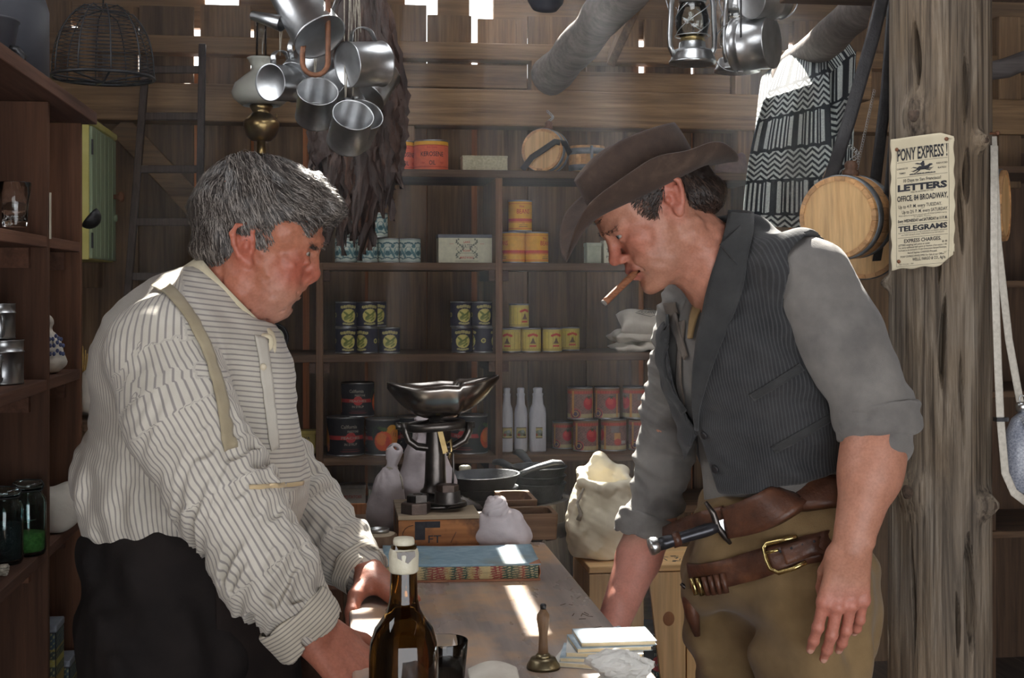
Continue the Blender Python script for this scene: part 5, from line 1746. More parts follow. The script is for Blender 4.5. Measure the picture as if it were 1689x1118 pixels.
# ledger
M_ledg = N('ledger_blue_cover')
v_ = M_ledg.coords((1, 1, 1))
f_ = M_ledg.noise(v_, 30, 5, 0.6, 1.5)
e_ = M_ledg.ramp(M_ledg.noise(v_, 12, 4), [(0.58, (0, 0, 0)), (0.72, (1, 1, 1))])
M_ledg.set(Base_Color=M_ledg.mix(e_, M_ledg.ramp(f_, [(0.3, srgb(108, 140, 158)), (0.7, srgb(146, 174, 186))]), srgb(128, 142, 140)), Roughness=0.55)
M_ledg.bump(f_, 0.3, 0.003)
M_ledg = M_ledg.m
M_board = mottled('worn_red_leather', srgb(140, 84, 62), srgb(190, 136, 104), 26, 0.75, 0, 0.25)
lx0, lx1 = P(624, 905, 2.42).x, P(884, 905, 2.31).x
lt = thing('ledger', 'large blue covered ledger lying on the counter in front of the scale', 'ledger', ((lx0 + lx1) / 2 + 0.004, 2.345, ZT), -0.05)
w2 = (lx1 - lx0) / 2
part('bottom_cover', MB().span((-w2, -0.085, 0), (w2, 0.085, 0.0035)), M_board, lt, bevel=0.001)
def p_marb(s_, t_):
  p = Pt(s_, t_, (196, 182, 140))
  r_ = np.random.default_rng(3)
  for i in range(26):
    x = -0.13 + i * 0.0102
    c = [(150, 70, 66), (186, 160, 110), (60, 84, 72), (150, 84, 70), (206, 188, 140), (110, 110, 90)][r_.integers(6)]
    jag = 0.004 * np.sin(t_ * 1500 + i * 2) + 0.002 * np.sin(t_ * 3100 + i)
    p.on((s_ > x + jag) & (s_ < x + 0.0102 + jag), c)
  return p.on(np.sin(t_ * 6000) > 0.8, (120, 100, 80), 0.25)
part('page_block', MB().span((-w2 + 0.006, -0.080, 0.0035), (w2 - 0.004, 0.083, 0.026)), M_pages, lt)
link('marbled_edge', colour_mesh('marbled_edge', lambda u, v: Vector((-w2 + 0.006 + u * (2 * w2 - 0.01), -0.0805 - 0.0015 * math.sin(v * PI), 0.0035 + v * 0.0225)), 220, 24, p_marb, 2 * w2, 0.0225, False), lt)
part('top_cover', MB().grid(lambda u, v: Vector(((u - 0.5) * 2 * w2, (v - 0.5) * 0.172, 0.0275 + 0.003 * (2 * u - 1) ** 2 * (1 if u < 0.5 else 0.4) - 0.0012 * math.sin(v * PI))), 30, 14), M_ledg, lt, solid=0.003)
mb = MB()
for sx in (0.6,):
  mb.raw([(w2 + 0.0005, -0.087, 0.0305), (w2 - 0.02, -0.087, 0.0296), (w2 + 0.0005, -0.055, 0.0305)], [(0, 1, 2)])
part('corner_patch', mb, M_board, lt, solid=0.0012)
part('spine', MB().grid(lambda u, v: Vector((-w2 + 0.008 + (u) * (2 * w2 - 0.012), 0.083 + 0.006 * math.sin(v * PI), 0.001 + v * 0.028)), 20, 8), M_board, lt, solid=0.002)
part('right_edge_wrap', MB().grid(lambda u, v: Vector((w2 - 0.004 + 0.004 * math.sin(v * PI), -0.083 + u * 0.165, 0.002 + v * 0.026)), 12, 6), M_board, lt, solid=0.001)

# ---------------------------------------------------------------- scale on its box
M_box = wood('stained_crate_wood', srgb(132, 82, 48), srgb(192, 132, 82), 0, 0.8, 0.7, 0.2, (srgb(70, 50, 40), 16))
bx0, bx1 = P(657, 870, 2.49).x, P(790, 870, 2.49).x
bz1 = zpx(850, 2.50)
sb = thing('crate_box', 'small stained wooden crate box with stencil remains under the scale', 'box', ((bx0 + bx1) / 2, 2.485, ZT))
w_, h_ = (bx1 - bx0) / 2, bz1 - ZT
part('front_board', MB().span((-w_, 0, 0), (w_, 0.009, h_ - 0.006)), M_box, sb, bevel=0.0012)
part('rear_board', MB().span((-w_, 0.191, 0), (w_, 0.2, h_ - 0.006)), M_box, sb, bevel=0.0012)
for sx in (-1, 1):
  part('end_board', MB().span((sx * w_ - (0.009 if sx > 0 else 0), 0.0095, 0), (sx * w_ + (0.009 if sx < 0 else 0), 0.1905, h_ - 0.006)), M_box, sb, bevel=0.0012)
M_boxtop = wood('weathered_lid', srgb(130, 116, 98), srgb(176, 160, 138), 0, 0.8)
part('lid', MB().span((-w_ - 0.001, -0.001, h_ - 0.0055), (w_ + 0.001, 0.201, h_ + 0.002)), M_boxtop, sb, bevel=0.0012)
w = MB()
fl = lambda a, b: (a, -0.0006, b)
put_text(w, 'FT', fl, -0.008, h_ * 0.34, 0.020, 0.006, 0.024)
w.bar((0.022, -0.0006, h_ * 0.34), (0.032, -0.0006, h_ * 0.60), 0.0004, 0.0032, (0, 1, 0))
w.span((-0.045, -0.001, h_ * 0.42), (-0.026, -0.0003, h_ * 0.88))
w.span((-0.026, -0.001, h_ * 0.72), (0.002, -0.0003, h_ * 0.88))
for k in range(7):
  a = PI / 2 + k * PI / 7
  w.bar((-0.048 + 0.020 * math.cos(a), -0.0006, h_ * 0.55 + 0.018 * math.sin(a)), (-0.048 + 0.020 * math.cos(a + PI / 7), -0.0006, h_ * 0.55 + 0.018 * math.sin(a + PI / 7)), 0.0004, 0.005, (0, 1, 0))
part('stencil', w, M_ink, sb, fixn=False)
sz = ZT + h_ + 0.002
M_scale = mottled('dark_steel', srgb(66, 62, 60), srgb(104, 98, 94), 24, 0.32, 0.9, 0.08)
M_pan = mottled('tarnished_pan', srgb(110, 104, 100), srgb(156, 150, 144), 10, 0.24, 1.0, 0.05)
SY = 2.60
sx_ = P(718, 0, SY).x
sc = thing('counter_scale', 'old iron counter scale with boat-shaped pan standing on the crate box', 'scale', (sx_, SY, sz))
ks = SY / F
zz = lambda py: HC + (475 - py) / F * SY - sz
xx = lambda px: P(px, 0, SY).x - sx_
z0 = zz(812)
part('base_plate', MB().lathe([(0, 0), (0.062, 0), (0.062, 0.006), (0.05, 0.012), (0.026, zz(812)), (0, zz(812))], 44, sx=1.0, sy=0.85), M_scale, sc)
part('column', MB().lathe([(0, z0), (25 * ks, z0), (25 * ks, z0 + 0.004), (20 * ks, z0 + 0.009), (18 * ks, zz(795)), (14.5 * ks, zz(705)), (15 * ks, zz(700)), (11 * ks, zz(697)), (8 * ks, zz(690)), (8 * ks, zz(683)), (0, zz(683))], 40), M_scale, sc)
mb = MB()
mb.tube([(xx(668), 0, zz(697)), (xx(669), 0, zz(712)), (xx(674), 0, zz(726)), (xx(688), 0, zz(736)), (xx(718), 0, zz(740)), (xx(748), 0, zz(736)), (xx(766), 0, zz(726)), (xx(773), 0, zz(712)), (xx(774), 0, zz(697))], 0.0078, 10, flat=1.5, up=(0, 1, 0))
part('yoke', mb, M_scale, sc)
mb = MB()
ring = [(46 * ks * math.cos(a), 0.034 * math.sin(a), zz(702) + 0.003 * math.cos(a)) for a in np.linspace(0, 2 * PI, 41)[:-1]]
mb.tube(ring, 0.006, 8, False, True, flat=1.5)
mb.tube([(-46 * ks, 0, zz(702)), (-58 * ks, 0, zz(704))], 0.005, 8)
mb.tube([(46 * ks, 0, zz(702)), (58 * ks, 0, zz(704))], 0.005, 8)
mb.tube([(-0.03, 0.02, zz(702)), (0.0, 0.0, zz(690)), (0.03, -0.02, zz(702))], 0.004, 8)
part('beam_ring', mb, M_scale, sc)
for s_ in (-1, 1):
  part('pivot_screw', MB().lathe([(0, -0.006), (0.007, -0.006), (0.007, 0.006), (0, 0.006)], 12, (s_ * 60 * ks, 0, zz(702)), (0, PI / 2, 0)), M_scale, sc)
# boat shaped scoop pan
px0, px1 = xx(639), xx(823)
def pan_f(u, v):
  s_ = u * 2 - 1
  x = px0 + (px1 - px0) * u
  th = (v - 0.5) * PI * 0.96
  rim_z = zz(632) + 0.012 * max(0, s_) ** 1.2 * 0.5 - 0.006 * abs(math.sin(s_ * 2.2)) + (0.006 if s_ > 0.3 else 0)
  depth = 0.066 * (1 - abs(s_ + 0.02) ** 2.3) + 0.0015
  half = 0.058 * (1 - abs(s_) ** 2.6) ** 0.75 + 0.0025
  return Vector((x, half * math.sin(th), rim_z - depth * math.cos(th) ** 0.8 + 0.008 * (math.sin(th) ** 2)))
part('scoop_pan', MB().grid(pan_f, 44, 22), M_pan, sc, solid=0.0014)
mb = MB()
mb.tube([(xx(762), 0.046, zz(636)), (xx(757), 0.040, zz(645)), (xx(762), 0.03, zz(664)), (xx(756), 0.018, zz(678)), (xx(745), 0.008, zz(687))], 0.0055, 8)
part('pan_bracket', mb, M_scale, sc)
part('pan_seat', MB().lathe([(0, zz(698)), (0.012, zz(698)), (0.012, zz(690)), (0.02, zz(686)), (0, zz(684))], 24), M_scale, sc)
mb = MB()
mb.bar((xx(722), -0.02, zz(700)), (xx(733), -0.03, zz(745)), 0.010, 0.004, (0, 1, 0))
mb.tube([(xx(734), -0.032, zz(728)), (xx(741), -0.034, zz(722)), (xx(742), -0.034, zz(740)), (xx(738), -0.034, zz(752)), (xx(736), -0.034, zz(742))], 0.003, 8)
part('hook', mb, M_brass, sc)
wx = 740
rod_ = MB()
rod_.tube([(xx(735), -0.036, zz(748)), (xx(738), -0.038, zz(742)), (xx(744), -0.04, zz(744)), (xx(745), -0.042, zz(770)), (xx(742), -0.044, zz(815))], 0.0024, 8)
part('weight_rod', rod_, M_scale, sc)
part('side_arm', MB().prism([(xx(762), zz(818)), (xx(792), zz(834)), (xx(798), zz(842)), (xx(780), zz(840)), (xx(745), zz(832))], -0.004, 0.004, Matrix.Rotation(PI / 2, 4, 'X')), M_scale, sc, bevel=0.001)
part('side_arm', MB().prism([(xx(712), zz(822)), (xx(690), zz(828)), (xx(668), zz(842)), (xx(690), zz(842)), (xx(718), zz(834))], -0.004, 0.004, Matrix.Rotation(PI / 2, 4, 'X')), M_scale, sc, bevel=0.001)
M_wt = mottled('rusty_weight', srgb(64, 54, 50), srgb(100, 84, 76), 40, 0.5, 0.7, 0.2)
t = thing('hanger_weight', 'round iron weight with hexagonal top hanging on the rod of the scale', 'weight', (P(739, 0, 2.535).x, 2.545, sz + 0.006))
part('dish', MB().lathe([(0, 0.006), (0.034, 0.008), (0.036, 0.010), (0.034, 0.011), (0.026, 0.010), (0.024, 0.030), (0.0, 0.030)], 40), M_scale, t)
part('hexagon_top', MB().lathe([(0, 0.030), (0.0215, 0.030), (0.0215, 0.041), (0.019, 0.043), (0, 0.043)], 6, smooth=False), M_wt, t)
part('tip', MB().lathe([(0, -0.004), (0.010, 0.003), (0.012, 0.008), (0, 0.008)], 16), M_scale, t)
for i, (px, Y, r, h, z) in enumerate(((686, 2.52, 0.029, 0.020, 0.0), (689, 2.525, 0.022, 0.014, 0.0201))):
  t = thing('hexagonal_weight', ['brown hexagonal weight lying on the crate box lid', 'dark hexagonal weight on top of the brown one'][i], 'weight', (P(px, 0, Y).x, Y, sz + z + 0.0002), 0.2 + 0.1 * i)
  part('weight', MB().lathe([(0, 0), (r, 0), (r, h - 0.002), (r - 0.002, h), (r * 0.5, h), (r * 0.45, h - 0.002), (0, h - 0.002)], 6, smooth=False), M_wt if i == 0 else M_scale, t)

# ---------------------------------------------------------------- sacks, stump, trays
upright_sack('lilac_sack', 'slim lilac cloth sack with knotted neck left of the scale', (P(632, 0, 2.72).x, 2.72, ZT + 0.002), 0.036, 0.165, M_lilac, 5, 0.78, None, True, (0.022, 0), 0.9)
upright_sack('lilac_sack', 'fuller lilac cloth sack directly behind the scale column', (P(708, 0, 2.86).x, 2.86, ZT + 0.002), 0.062, 0.195, M_lilac, 9, 0.86, None, True, (-0.012, 0), 0.85)
t = upright_sack('lilac_sack', 'squat lilac cloth sack with twisted top, right of the crate box', (P(832, 0, 2.515).x, 2.518, ZT + 0.001), 0.051, 0.098, M_lilac, 14, 0.80, None, False, (-0.02, -0.012), 0.95, 0, 'sack', False)
mb = MB()
for k in range(5):
  pts = []
  for q in np.linspace(0, 1, 12):
    a = q * 4.6 + k * 1.25
    pts.append((-0.018 + (0.019 - 0.010 * q) * math.cos(a), -0.018 + (0.016 - 0.006 * q) * math.sin(a), 0.074 + 0.028 * q))
  mb.tube(pts, [0.0085, 0.0095] + [0.010] * 8 + [0.009, 0.006], 10)
mb.ball((-0.018, -0.018, 0.085), (0.020, 0.018, 0.020), 20)
part('twisted_top', mb, M_lilac, t, sub=1)
M_bark = wood('stump_bark', srgb(88, 70, 56), srgb(132, 108, 88), 2, 1.4, 0.85, 0.6)
M_endgr = mottled('end_grain', srgb(150, 134, 112), srgb(184, 168, 144), 26, 0.85, 0, 0.3)
q = P(619, 880, 2.47)
t = thing('wood_block', 'round wooden block left of the crate box, a small tin ring lying on it', 'block', (q.x, 2.478, ZT))
hb = zpx(877, 2.48) - ZT
part('block', MB().lathe([(0, 0), (0.038, 0), (0.040, 0.004), (0.040, hb - 0.003), (0.037, hb - 0.001)], 40, wob=lambda a, z: 0.03 * math.sin(5 * a) + 0.015 * math.sin(13 * a)), M_bark, t)
part('top_face', MB().lathe([(0.0372, hb - 0.001), (0.02, hb), (0, hb)], 40, wob=lambda a, z: 0.03 * math.sin(5 * a) + 0.015 * math.sin(13 * a)), M_endgr, t)
t = thing('tin_ring', 'small round tin ring lying on the wooden block', 'ring', (P(625, 0, 2.49).x, 2.49, ZT + hb))
part('lid', MB().lathe([(0, 0.002), (0.017, 0.002), (0.0175, 0.0005), (0.0195, 0.0005), (0.0195, 0.006), (0.0185, 0.0065), (0.018, 0.003), (0, 0.003)], 36), M_tindull, t)
M_tray = wood('tray_wood', srgb(104, 76, 54), srgb(156, 122, 92), 0, 1.1, 0.75)
def tray(lb, px, Y, z, w, d, h):
  t = thing('wooden_tray', lb, 'tray', (P(px, 0, Y).x, Y, z))
  def rr(hw, hd, rad, n=6):
    o = []
    for cxs, cys, a0 in ((1, 1, 0), (-1, 1, PI / 2), (-1, -1, PI), (1, -1, 1.5 * PI)):
      for i in range(n + 1):
        a = a0 + PI / 2 * i / n
        o.append((cxs * (hw - rad) + rad * math.cos(a), cys * (hd - rad) + rad * math.sin(a)))
    return o
  rings = [(rr(w * 0.94, d * 0.94, 0.004), 0.0), (rr(w, d, 0.005), h), (rr(w - 0.009, d - 0.009, 0.016), h), (rr(w - 0.014, d - 0.014, 0.02), 0.008)]
  vs_, fs_ = [], []
  n = len(rings[0][0])
  for rg_, z_ in rings:
    vs_ += [(x, y, z_) for x, y in rg_]
  for j in range(3):
    for i in range(n):
      k = (i + 1) % n
      fs_.append((j * n + i, j * n + k, (j + 1) * n + k, (j + 1) * n + i))
  fs_ += [tuple(range(n - 1, -1, -1)), tuple(3 * n + i for i in range(n))]
  part('tray', MB().raw(vs_, fs_), M_tray, t, bevel=0.0012)
  return t
tray('hollowed wooden tray at the counter corner, right of the squat lilac sack', 874, 2.66, ZT + 0.0006, 0.05, 0.05, zpx(853, 2.61) - ZT)
tray('hollowed wooden tray set further back, above and behind the front one', 850, 2.84, ZT + 0.0006, 0.038, 0.07, zpx(829, 2.77) - ZT)


# ---------------------------------------------------------------- foreground on the counter
M_bottle = glass('brown_bottle_glass', (0.12, 0.055, 0.01), 0.02, 1.5)
M_wax = mottled('cream_sealing_wax', srgb(188, 182, 160), srgb(216, 210, 190), 30, 0.45, 0, 0.3)
kb = 1.55 / F
t = thing('brown_bottle', 'dark brown glass bottle with cream wax seal on the counter in the foreground', 'bottle', (P(666, 0, 1.555).x, 1.555, ZT))
zb_ = lambda py: HC + (475 - py) / F * 1.555 - ZT
pr = [(0, 0.006), (0.02, 0.004), (0.034, 0.001), (0.040, 0.004), (0.0405, 0.02), (0.0405, zb_(1075)), (0.039, zb_(1056)), (0.034, zb_(1034)), (0.0255, zb_(1018)), (0.0195, zb_(1004)), (0.0165, zb_(985)), (0.0158, zb_(960)), (0.0150, zb_(930)), (0.0150, zb_(897)), (0, zb_(895))]
part('glass_body', MB().lathe(pr, 64), M_bottle, t)
part('wax_seal', MB().lathe([(0.0155, zb_(942)), (0.0165, zb_(939)), (0.0168, zb_(928)), (0.0168, zb_(912)), (0.0158, zb_(905)), (0.0135, zb_(901))], 40, wob=lambda a, z: 0.03 * math.sin(3 * a) + 0.02 * math.sin(7 * a + z * 300)), M_wax, t, solid=0.001)
part('stopper', MB().lathe([(0, zb_(903)), (0.0125, zb_(903)), (0.0125, zb_(890)), (0.0115, zb_(886)), (0, zb_(885))], 36), M_wax, t)
part('dark_chip', MB().prism([(-0.011, zb_(905)), (0.010, zb_(904)), (0.0105, zb_(912)), (0.002, zb_(924)), (-0.010, zb_(915))], 0.0166, 0.0176, Matrix.Translation((0.002, 0, 0)) @ Matrix.Rotation(PI / 2, 4, 'X')), M_bottle, t)
mb = MB()
gx = thing('water_glass', 'plain clear drinking glass just behind the brown bottle', 'glass', (P(731, 0, 1.70).x, 1.70, ZT))
part('glass_body', MB().lathe([(0, 0), (0.0255, 0), (0.0278, 0.004), (0.0318, 0.050), (0.0313, 0.0508), (0.0305, 0.050), (0.0266, 0.006), (0, 0.005)], 48), M_thin, gx, fixn=False)
part('milk_film', MB().lathe([(0, 0.0055), (0.0258, 0.0062), (0.0268, 0.018), (0, 0.019)], 36), mottled('whitish_liquid', srgb(196, 194, 184), srgb(216, 214, 204), 30, 0.4), gx)
M_bell = mottled('bell_bronze', srgb(110, 100, 78), srgb(150, 138, 110), 20, 0.35, 0.9, 0.06)
M_handle = wood('bell_handle', srgb(104, 80, 60), srgb(156, 126, 98), 2, 2.0, 0.5)
bY = 1.735
t = thing('hand_bell', 'small hand bell with turned wooden handle standing on the counter', 'bell', (P(896, 0, bY).x, bY, ZT))
zl = lambda py: HC + (475 - py) / F * bY - ZT
part('bell', MB().lathe([(0.0215, 0.0005), (0.0222, 0.0), (0.0218, 0.004), (0.0178, zl(1096)), (0.0165, zl(1092)), (0, zl(1091))], 40), M_bell, t)
part('collar', MB().lathe([(0, zl(1092)), (0.010, zl(1092)), (0.010, zl(1088)), (0.008, zl(1084)), (0, zl(1084))], 28), M_bell, t)
part('handle', MB().lathe([(0, zl(1088)), (0.0068, zl(1086)), (0.0062, zl(1070)), (0.0055, zl(1056)), (0.0072, zl(1040)), (0.0088, zl(1028)), (0.0082, zl(1020)), (0.005, zl(1014)), (0.0035, zl(1010)), (0, zl(1010))], 30), M_handle, t)
part('knob', MB().lathe([(0, zl(1012)), (0.0035, zl(1012)), (0.004, zl(1008)), (0.0042, zl(1004)), (0.003, zl(1002)), (0, zl(1001.5))], 20), M_iron, t)
part('clapper', MB().tube([(0, 0, zl(1094)), (0, 0, 0.006)], [0.001, 0.003], 8), M_iron, t)
# loose cards and papers
M_card = mottled('blue_grey_card', srgb(150, 168, 180), srgb(196, 208, 216), 40, 0.7, 0, 0.1)
M_cardw = mottled('white_card', srgb(206, 204, 198), srgb(226, 224, 218), 40, 0.7)
rc = random.Random(4)
CL = ['bottom booklet of the fanned pile on the counter', 'second booklet up in the fanned pile on the counter', 'third booklet up in the fanned pile on the counter', 'fourth booklet up, blue covered, in the fanned pile', 'blue patterned booklet on top of the fanned pile']
for i, lb in enumerate(CL):
  x, y = P(985 + 4 * i, 0, 1.74).x, 1.755 + 0.004 * i
  t = thing('booklet', lb, 'booklet', (x + 0.004 * i, y, ZT + 0.0005 + i * 0.0062), -0.38 + 0.13 * i * (1 if i % 2 else 0.7))
  part('pages', MB().span((-0.050, -0.036, 0.0006), (0.049, 0.036, 0.0052)), M_pages, t)
  part('cover', MB().span((-0.051, -0.037, 0.0052), (0.051, 0.037, 0.006)).span((-0.051, -0.037, 0.0), (0.051, 0.037, 0.0006)).span((-0.051, 0.0365, 0.0), (0.051, 0.0375, 0.006)), M_cardw if i in (0, 2) else M_card, t)
def crumple(name, lb, cat, loc, r, seed, mat_, sq=0.6):
  t = thing(name, lb, cat, loc)
  ks, k2 = sines(10, r * 1.6, seed), sines(10, r * 0.6, seed + 1)
  mb_ = MB()
  n, m = 40, 26
  def f(u, v):
    a, b = u * 2 * PI, (v - 0.5) * PI
    p = np.array([math.cos(a) * math.cos(b), math.sin(a) * math.cos(b), math.sin(b)]) * r
    q = 1 + 0.25 * abs(float(noise3(p, ks))) - 0.2 + 0.10 * abs(float(noise3(p, k2)))
    p = p * q
    return Vector((p[0], p[1], max(p[2] * sq + r * sq * 0.9, 0.0)))
  mb_.grid(f, n, m, True)
  part('paper', mb_, mat_, t, smooth=False)
  return t
crumple('crumpled_paper', 'crumpled bluish paper wad at the front counter edge, right of the booklets', 'paper', (P(1028, 0, 1.66).x, 1.655, ZT + 0.001), 0.032, 5, M_cardw)
crumple('crumpled_paper', 'small crumpled paper scrap behind the larger wad', 'paper', (P(1035, 0, 1.84).x - 0.008, 1.86, ZT + 0.001), 0.014, 9, M_card)
t = thing('folded_napkin', 'folded white napkin end on the counter in front of the hand bell', 'napkin', (P(812, 0, 1.68).x, 1.655, ZT))
part('cloth', MB().grid(lambda u, v: Vector(((u - 0.5) * 0.06, (v - 0.5) * 0.07, 0.010 + 0.006 * math.sin(u * PI) + 0.004 * math.cos(v * 5 + u * 3))), 20, 16), M_linen, t, solid=0.012, sub=1)
t = thing('box_lid', 'edge of a brown card box at the bottom of the picture before the bell', 'box', (P(885, 0, 1.62).x, 1.62, ZT))
part('card_box', MB().span((-0.034, -0.03, 0), (0.03, 0.03, 0.010)), mottled('brown_card', srgb(140, 104, 80), srgb(166, 130, 104), 30, 0.8), t, bevel=0.001)

# ---------------------------------------------------------------- skillets on the barrel, flour sack, crates
M_barrel = wood('grey_barrel_stave', srgb(84, 80, 76), srgb(128, 122, 114), 2, 0.8, 0.8, 0.4)
def barrel(name, lb, loc, r, h):
  t = thing(name, lb, 'barrel', loc)
  ns = 24
  mb_ = MB()
  for i in range(ns):
    a0, a1 = 2 * PI * i / ns + 0.003, 2 * PI * (i + 1) / ns - 0.003
    vs_, fs_ = [], []
    m = 9
    for j in range(m):
      u = j / (m - 1)
      rr_ = r * (1 + 0.14 * math.sin(PI * u))
      for a, q in ((a0, 0), (a1, 0), (a1, 0.016), (a0, 0.016)):
        vs_.append(((rr_ - q) * math.cos(a), (rr_ - q) * math.sin(a), h * u))
    for j in range(m - 1):
      for k in range(4):
        fs_.append((j * 4 + k, j * 4 + (k + 1) % 4, (j + 1) * 4 + (k + 1) % 4, (j + 1) * 4 + k))
    fs_ += [(3, 2, 1, 0), tuple(range((m - 1) * 4, m * 4))]
    mb_.raw(vs_, fs_)
  part('staves', mb_, M_barrel, t)
  part('head', MB().lathe([(0, h - 0.03), (r - 0.012, h - 0.03), (r - 0.012, h - 0.012), (0, h - 0.012)], 40), M_barrel, t)
  for u in (0.06, 0.24, 0.76, 0.93):
    rr_ = r * (1 + 0.14 * math.sin(PI * u)) + 0.001
    part('hoop', MB().lathe([(rr_ - 0.003, h * u - 0.018), (rr_, h * u - 0.018), (rr_ + 0.0005, h * u + 0.018), (rr_ - 0.003, h * u + 0.018), (rr_ - 0.003, h * u - 0.018)], 48), M_hoopd, t)
  return t
M_hoopd = mottled('dark_barrel_hoop', srgb(62, 58, 56), srgb(92, 86, 82), 24, 0.6, 0.5, 0.2)
BX, BY = 0.40, 3.30
HB = 0.93
barrel('barrel', 'grey stave barrel behind the counter carrying the iron skillets', (BX, BY, 0), 0.185, HB)
def skillet(lb, loc, r, h, rz, handle=True, helper=True, tilt=0.0, group='black iron skillets'):
  t = thing('skillet', lb, 'skillet', loc, rz, group)
  t.rotation_euler = (0, tilt, rz)
  part('pan', MB().lathe([(0, 0), (r * 0.80, 0), (r * 0.84, 0.003), (r, h), (r + 0.002, h + 0.001), (r + 0.001, h + 0.003), (r - 0.003, h + 0.002), (r * 0.81, 0.006), (0, 0.0055)], 60), M_castiron, t)
  if handle:
    mb_ = MB()
    mb_.tube([(r * 0.97, 0, h - 0.006), (r + 0.02, 0, h + 0.003), (r + 0.05, 0, h + 0.011), (r + 0.085, 0, h + 0.018), (r + 0.105, 0, h + 0.016), (r + 0.112, 0, h + 0.012)], [0.012, 0.010, 0.012, 0.014, 0.013, 0.007], 12, flat=0.6, up=(0, 0, 1))
    part('handle', mb_, M_castiron, t)
  return t
kk = 3.1 / F
xs_ = P(803, 0, 3.05).x
zsk = lambda py, Y: zpx(py, Y)
zt0 = HB + 0.001
skillet('lowest iron skillet of the left pile on the barrel', (xs_ + 0.006, 3.13, zt0), 0.080, 0.026, 2.4, True)
skillet('middle iron skillet of the left pile on the barrel', (xs_ + 0.004, 3.125, zt0 + 0.024), 0.078, 0.026, 2.0, True)
skillet('large top iron skillet of the left pile, long handle pointing right', (xs_, 3.12, zt0 + 0.047), 0.0855, 0.032, 0.10, True, tilt=-0.03)
xp = P(893, 0, 3.2).x
skillet('lowest iron pot of the right pile on the barrel, no handle in view', (xp, 3.24, zt0), 0.066, 0.040, 0.6, False)
skillet('middle iron skillet of the right pile, sunlit handle at the back', (xp - 0.001, 3.24, zt0 + 0.036), 0.067, 0.022, 2.1, True)
skillet('top iron skillet of the right pile, second sunlit handle at the back', (xp, 3.238, zt0 + 0.054), 0.068, 0.026, 1.75, True)
t = thing('white_candle', 'stub of a white candle showing behind the left skillets', 'candle', (P(767, 0, 3.33).x, 3.33, HB - 0.012))
part('wax', MB().lathe([(0, 0), (0.014, 0), (0.013, zpx(776, 3.33) - HB), (0.016, zpx(772, 3.33) - HB + 0.012), (0.012, zpx(769, 3.33) - HB + 0.012), (0, zpx(770, 3.33) - HB + 0.01)], 24), M_wax, t)
part('wick', MB().tube([(0, 0, 0.07), (0, 0, zpx(766, 3.33) - HB + 0.012)], 0.001, 6), M_ink, t)
# pine crates
cx0, cx1 = P(972, 0, 2.86).x, P(1300, 0, 2.86).x
zc = zpx(943, 2.86)
cr = thing('pine_crate', 'new pine crate with open slot behind the counter, flour sack on its top', 'crate', (cx0, 2.86, 0))
W_ = cx1 - cx0
xx = lambda px: P(px, 0, 2.86).x - cx0
part('top_board', MB().span((0, 0, zc - 0.014), (W_, 0.20, zc)), M_pineX, cr, bevel=0.002)
for a, b in ((0, xx(1062)), (xx(1075) + 0.004, xx(1131)), (xx(1133), W_)):
  tilt_ = 0.02 if a else 0
  part('front_board', MB().raw([(a + (0.0 if a < 0.01 or a > xx(1100) else -0.012), 0.0, zc - 0.016), (b, 0.0, zc - 0.016), (b, 0.012, zc - 0.016), (a + (0.0 if a < 0.01 or a > xx(1100) else -0.012), 0.012, zc - 0.016), (a + (0.0 if a < 0.01 or a > xx(1100) else 0.02), 0.0, 0.56), (b, 0.0, 0.56), (b, 0.012, 0.56), (a + (0.0 if a < 0.01 or a > xx(1100) else 0.02), 0.012, 0.56)], [(0, 1, 2, 3), (7, 6, 5, 4), (4, 5, 1, 0), (5, 6, 2, 1), (6, 7, 3, 2), (7, 4, 0, 3)]), M_pineZ, cr, bevel=0.0015)
part('lower_rail', MB().span((0, -0.002, 0.0), (W_, 0.014, 0.555)), M_pineX, cr, bevel=0.002)
part('shelf_board', MB().span((0.013, 0.016, 0.54), (W_ - 0.013, 0.18, 0.555)), M_pineX, cr)
part('end_board', MB().span((0, 0.0145, 0), (0.012, 0.185, zc - 0.0145)), M_pineZ, cr)
part('end_board', MB().span((W_ - 0.012, 0.0145, 0), (W_, 0.185, zc - 0.0145)), M_pineZ, cr)
part('back_board', MB().span((0, 0.186, 0), (W_, 0.198, zc - 0.0145)), M_pineX, cr)
w = MB()
rs = random.Random(5)
for k in range(18):
  a = xx(1085) + rs.uniform(0, 0.07)
  y = rs.uniform(0.03, 0.10)
  an = rs.uniform(0, PI)
  L_ = rs.uniform(0.008, 0.02)
  w.bar((a, y, zc + 0.0003), (a + L_ * math.cos(an), y + L_ * math.sin(an), zc + 0.0003), 0.0025, 0.0004)
part('stencil_marks', w, M_ink, cr)
mb = MB()
mb.ball((xx(1103), -0.0005, zc - 0.118), (0.013, 0.0012, 0.016), 20)
part('knot', mb, M_batten, cr)
pe = [o for o in bpy.data.objects if o.name.startswith('peach_tin') and o.parent is None][0]
dup(pe, (cx0 + xx(1080), 2.86 + 0.085, 0.556), 0.25, 'black tin with red band glimpsed through the slot of the pine crate', 'black peach tins', 1.0)
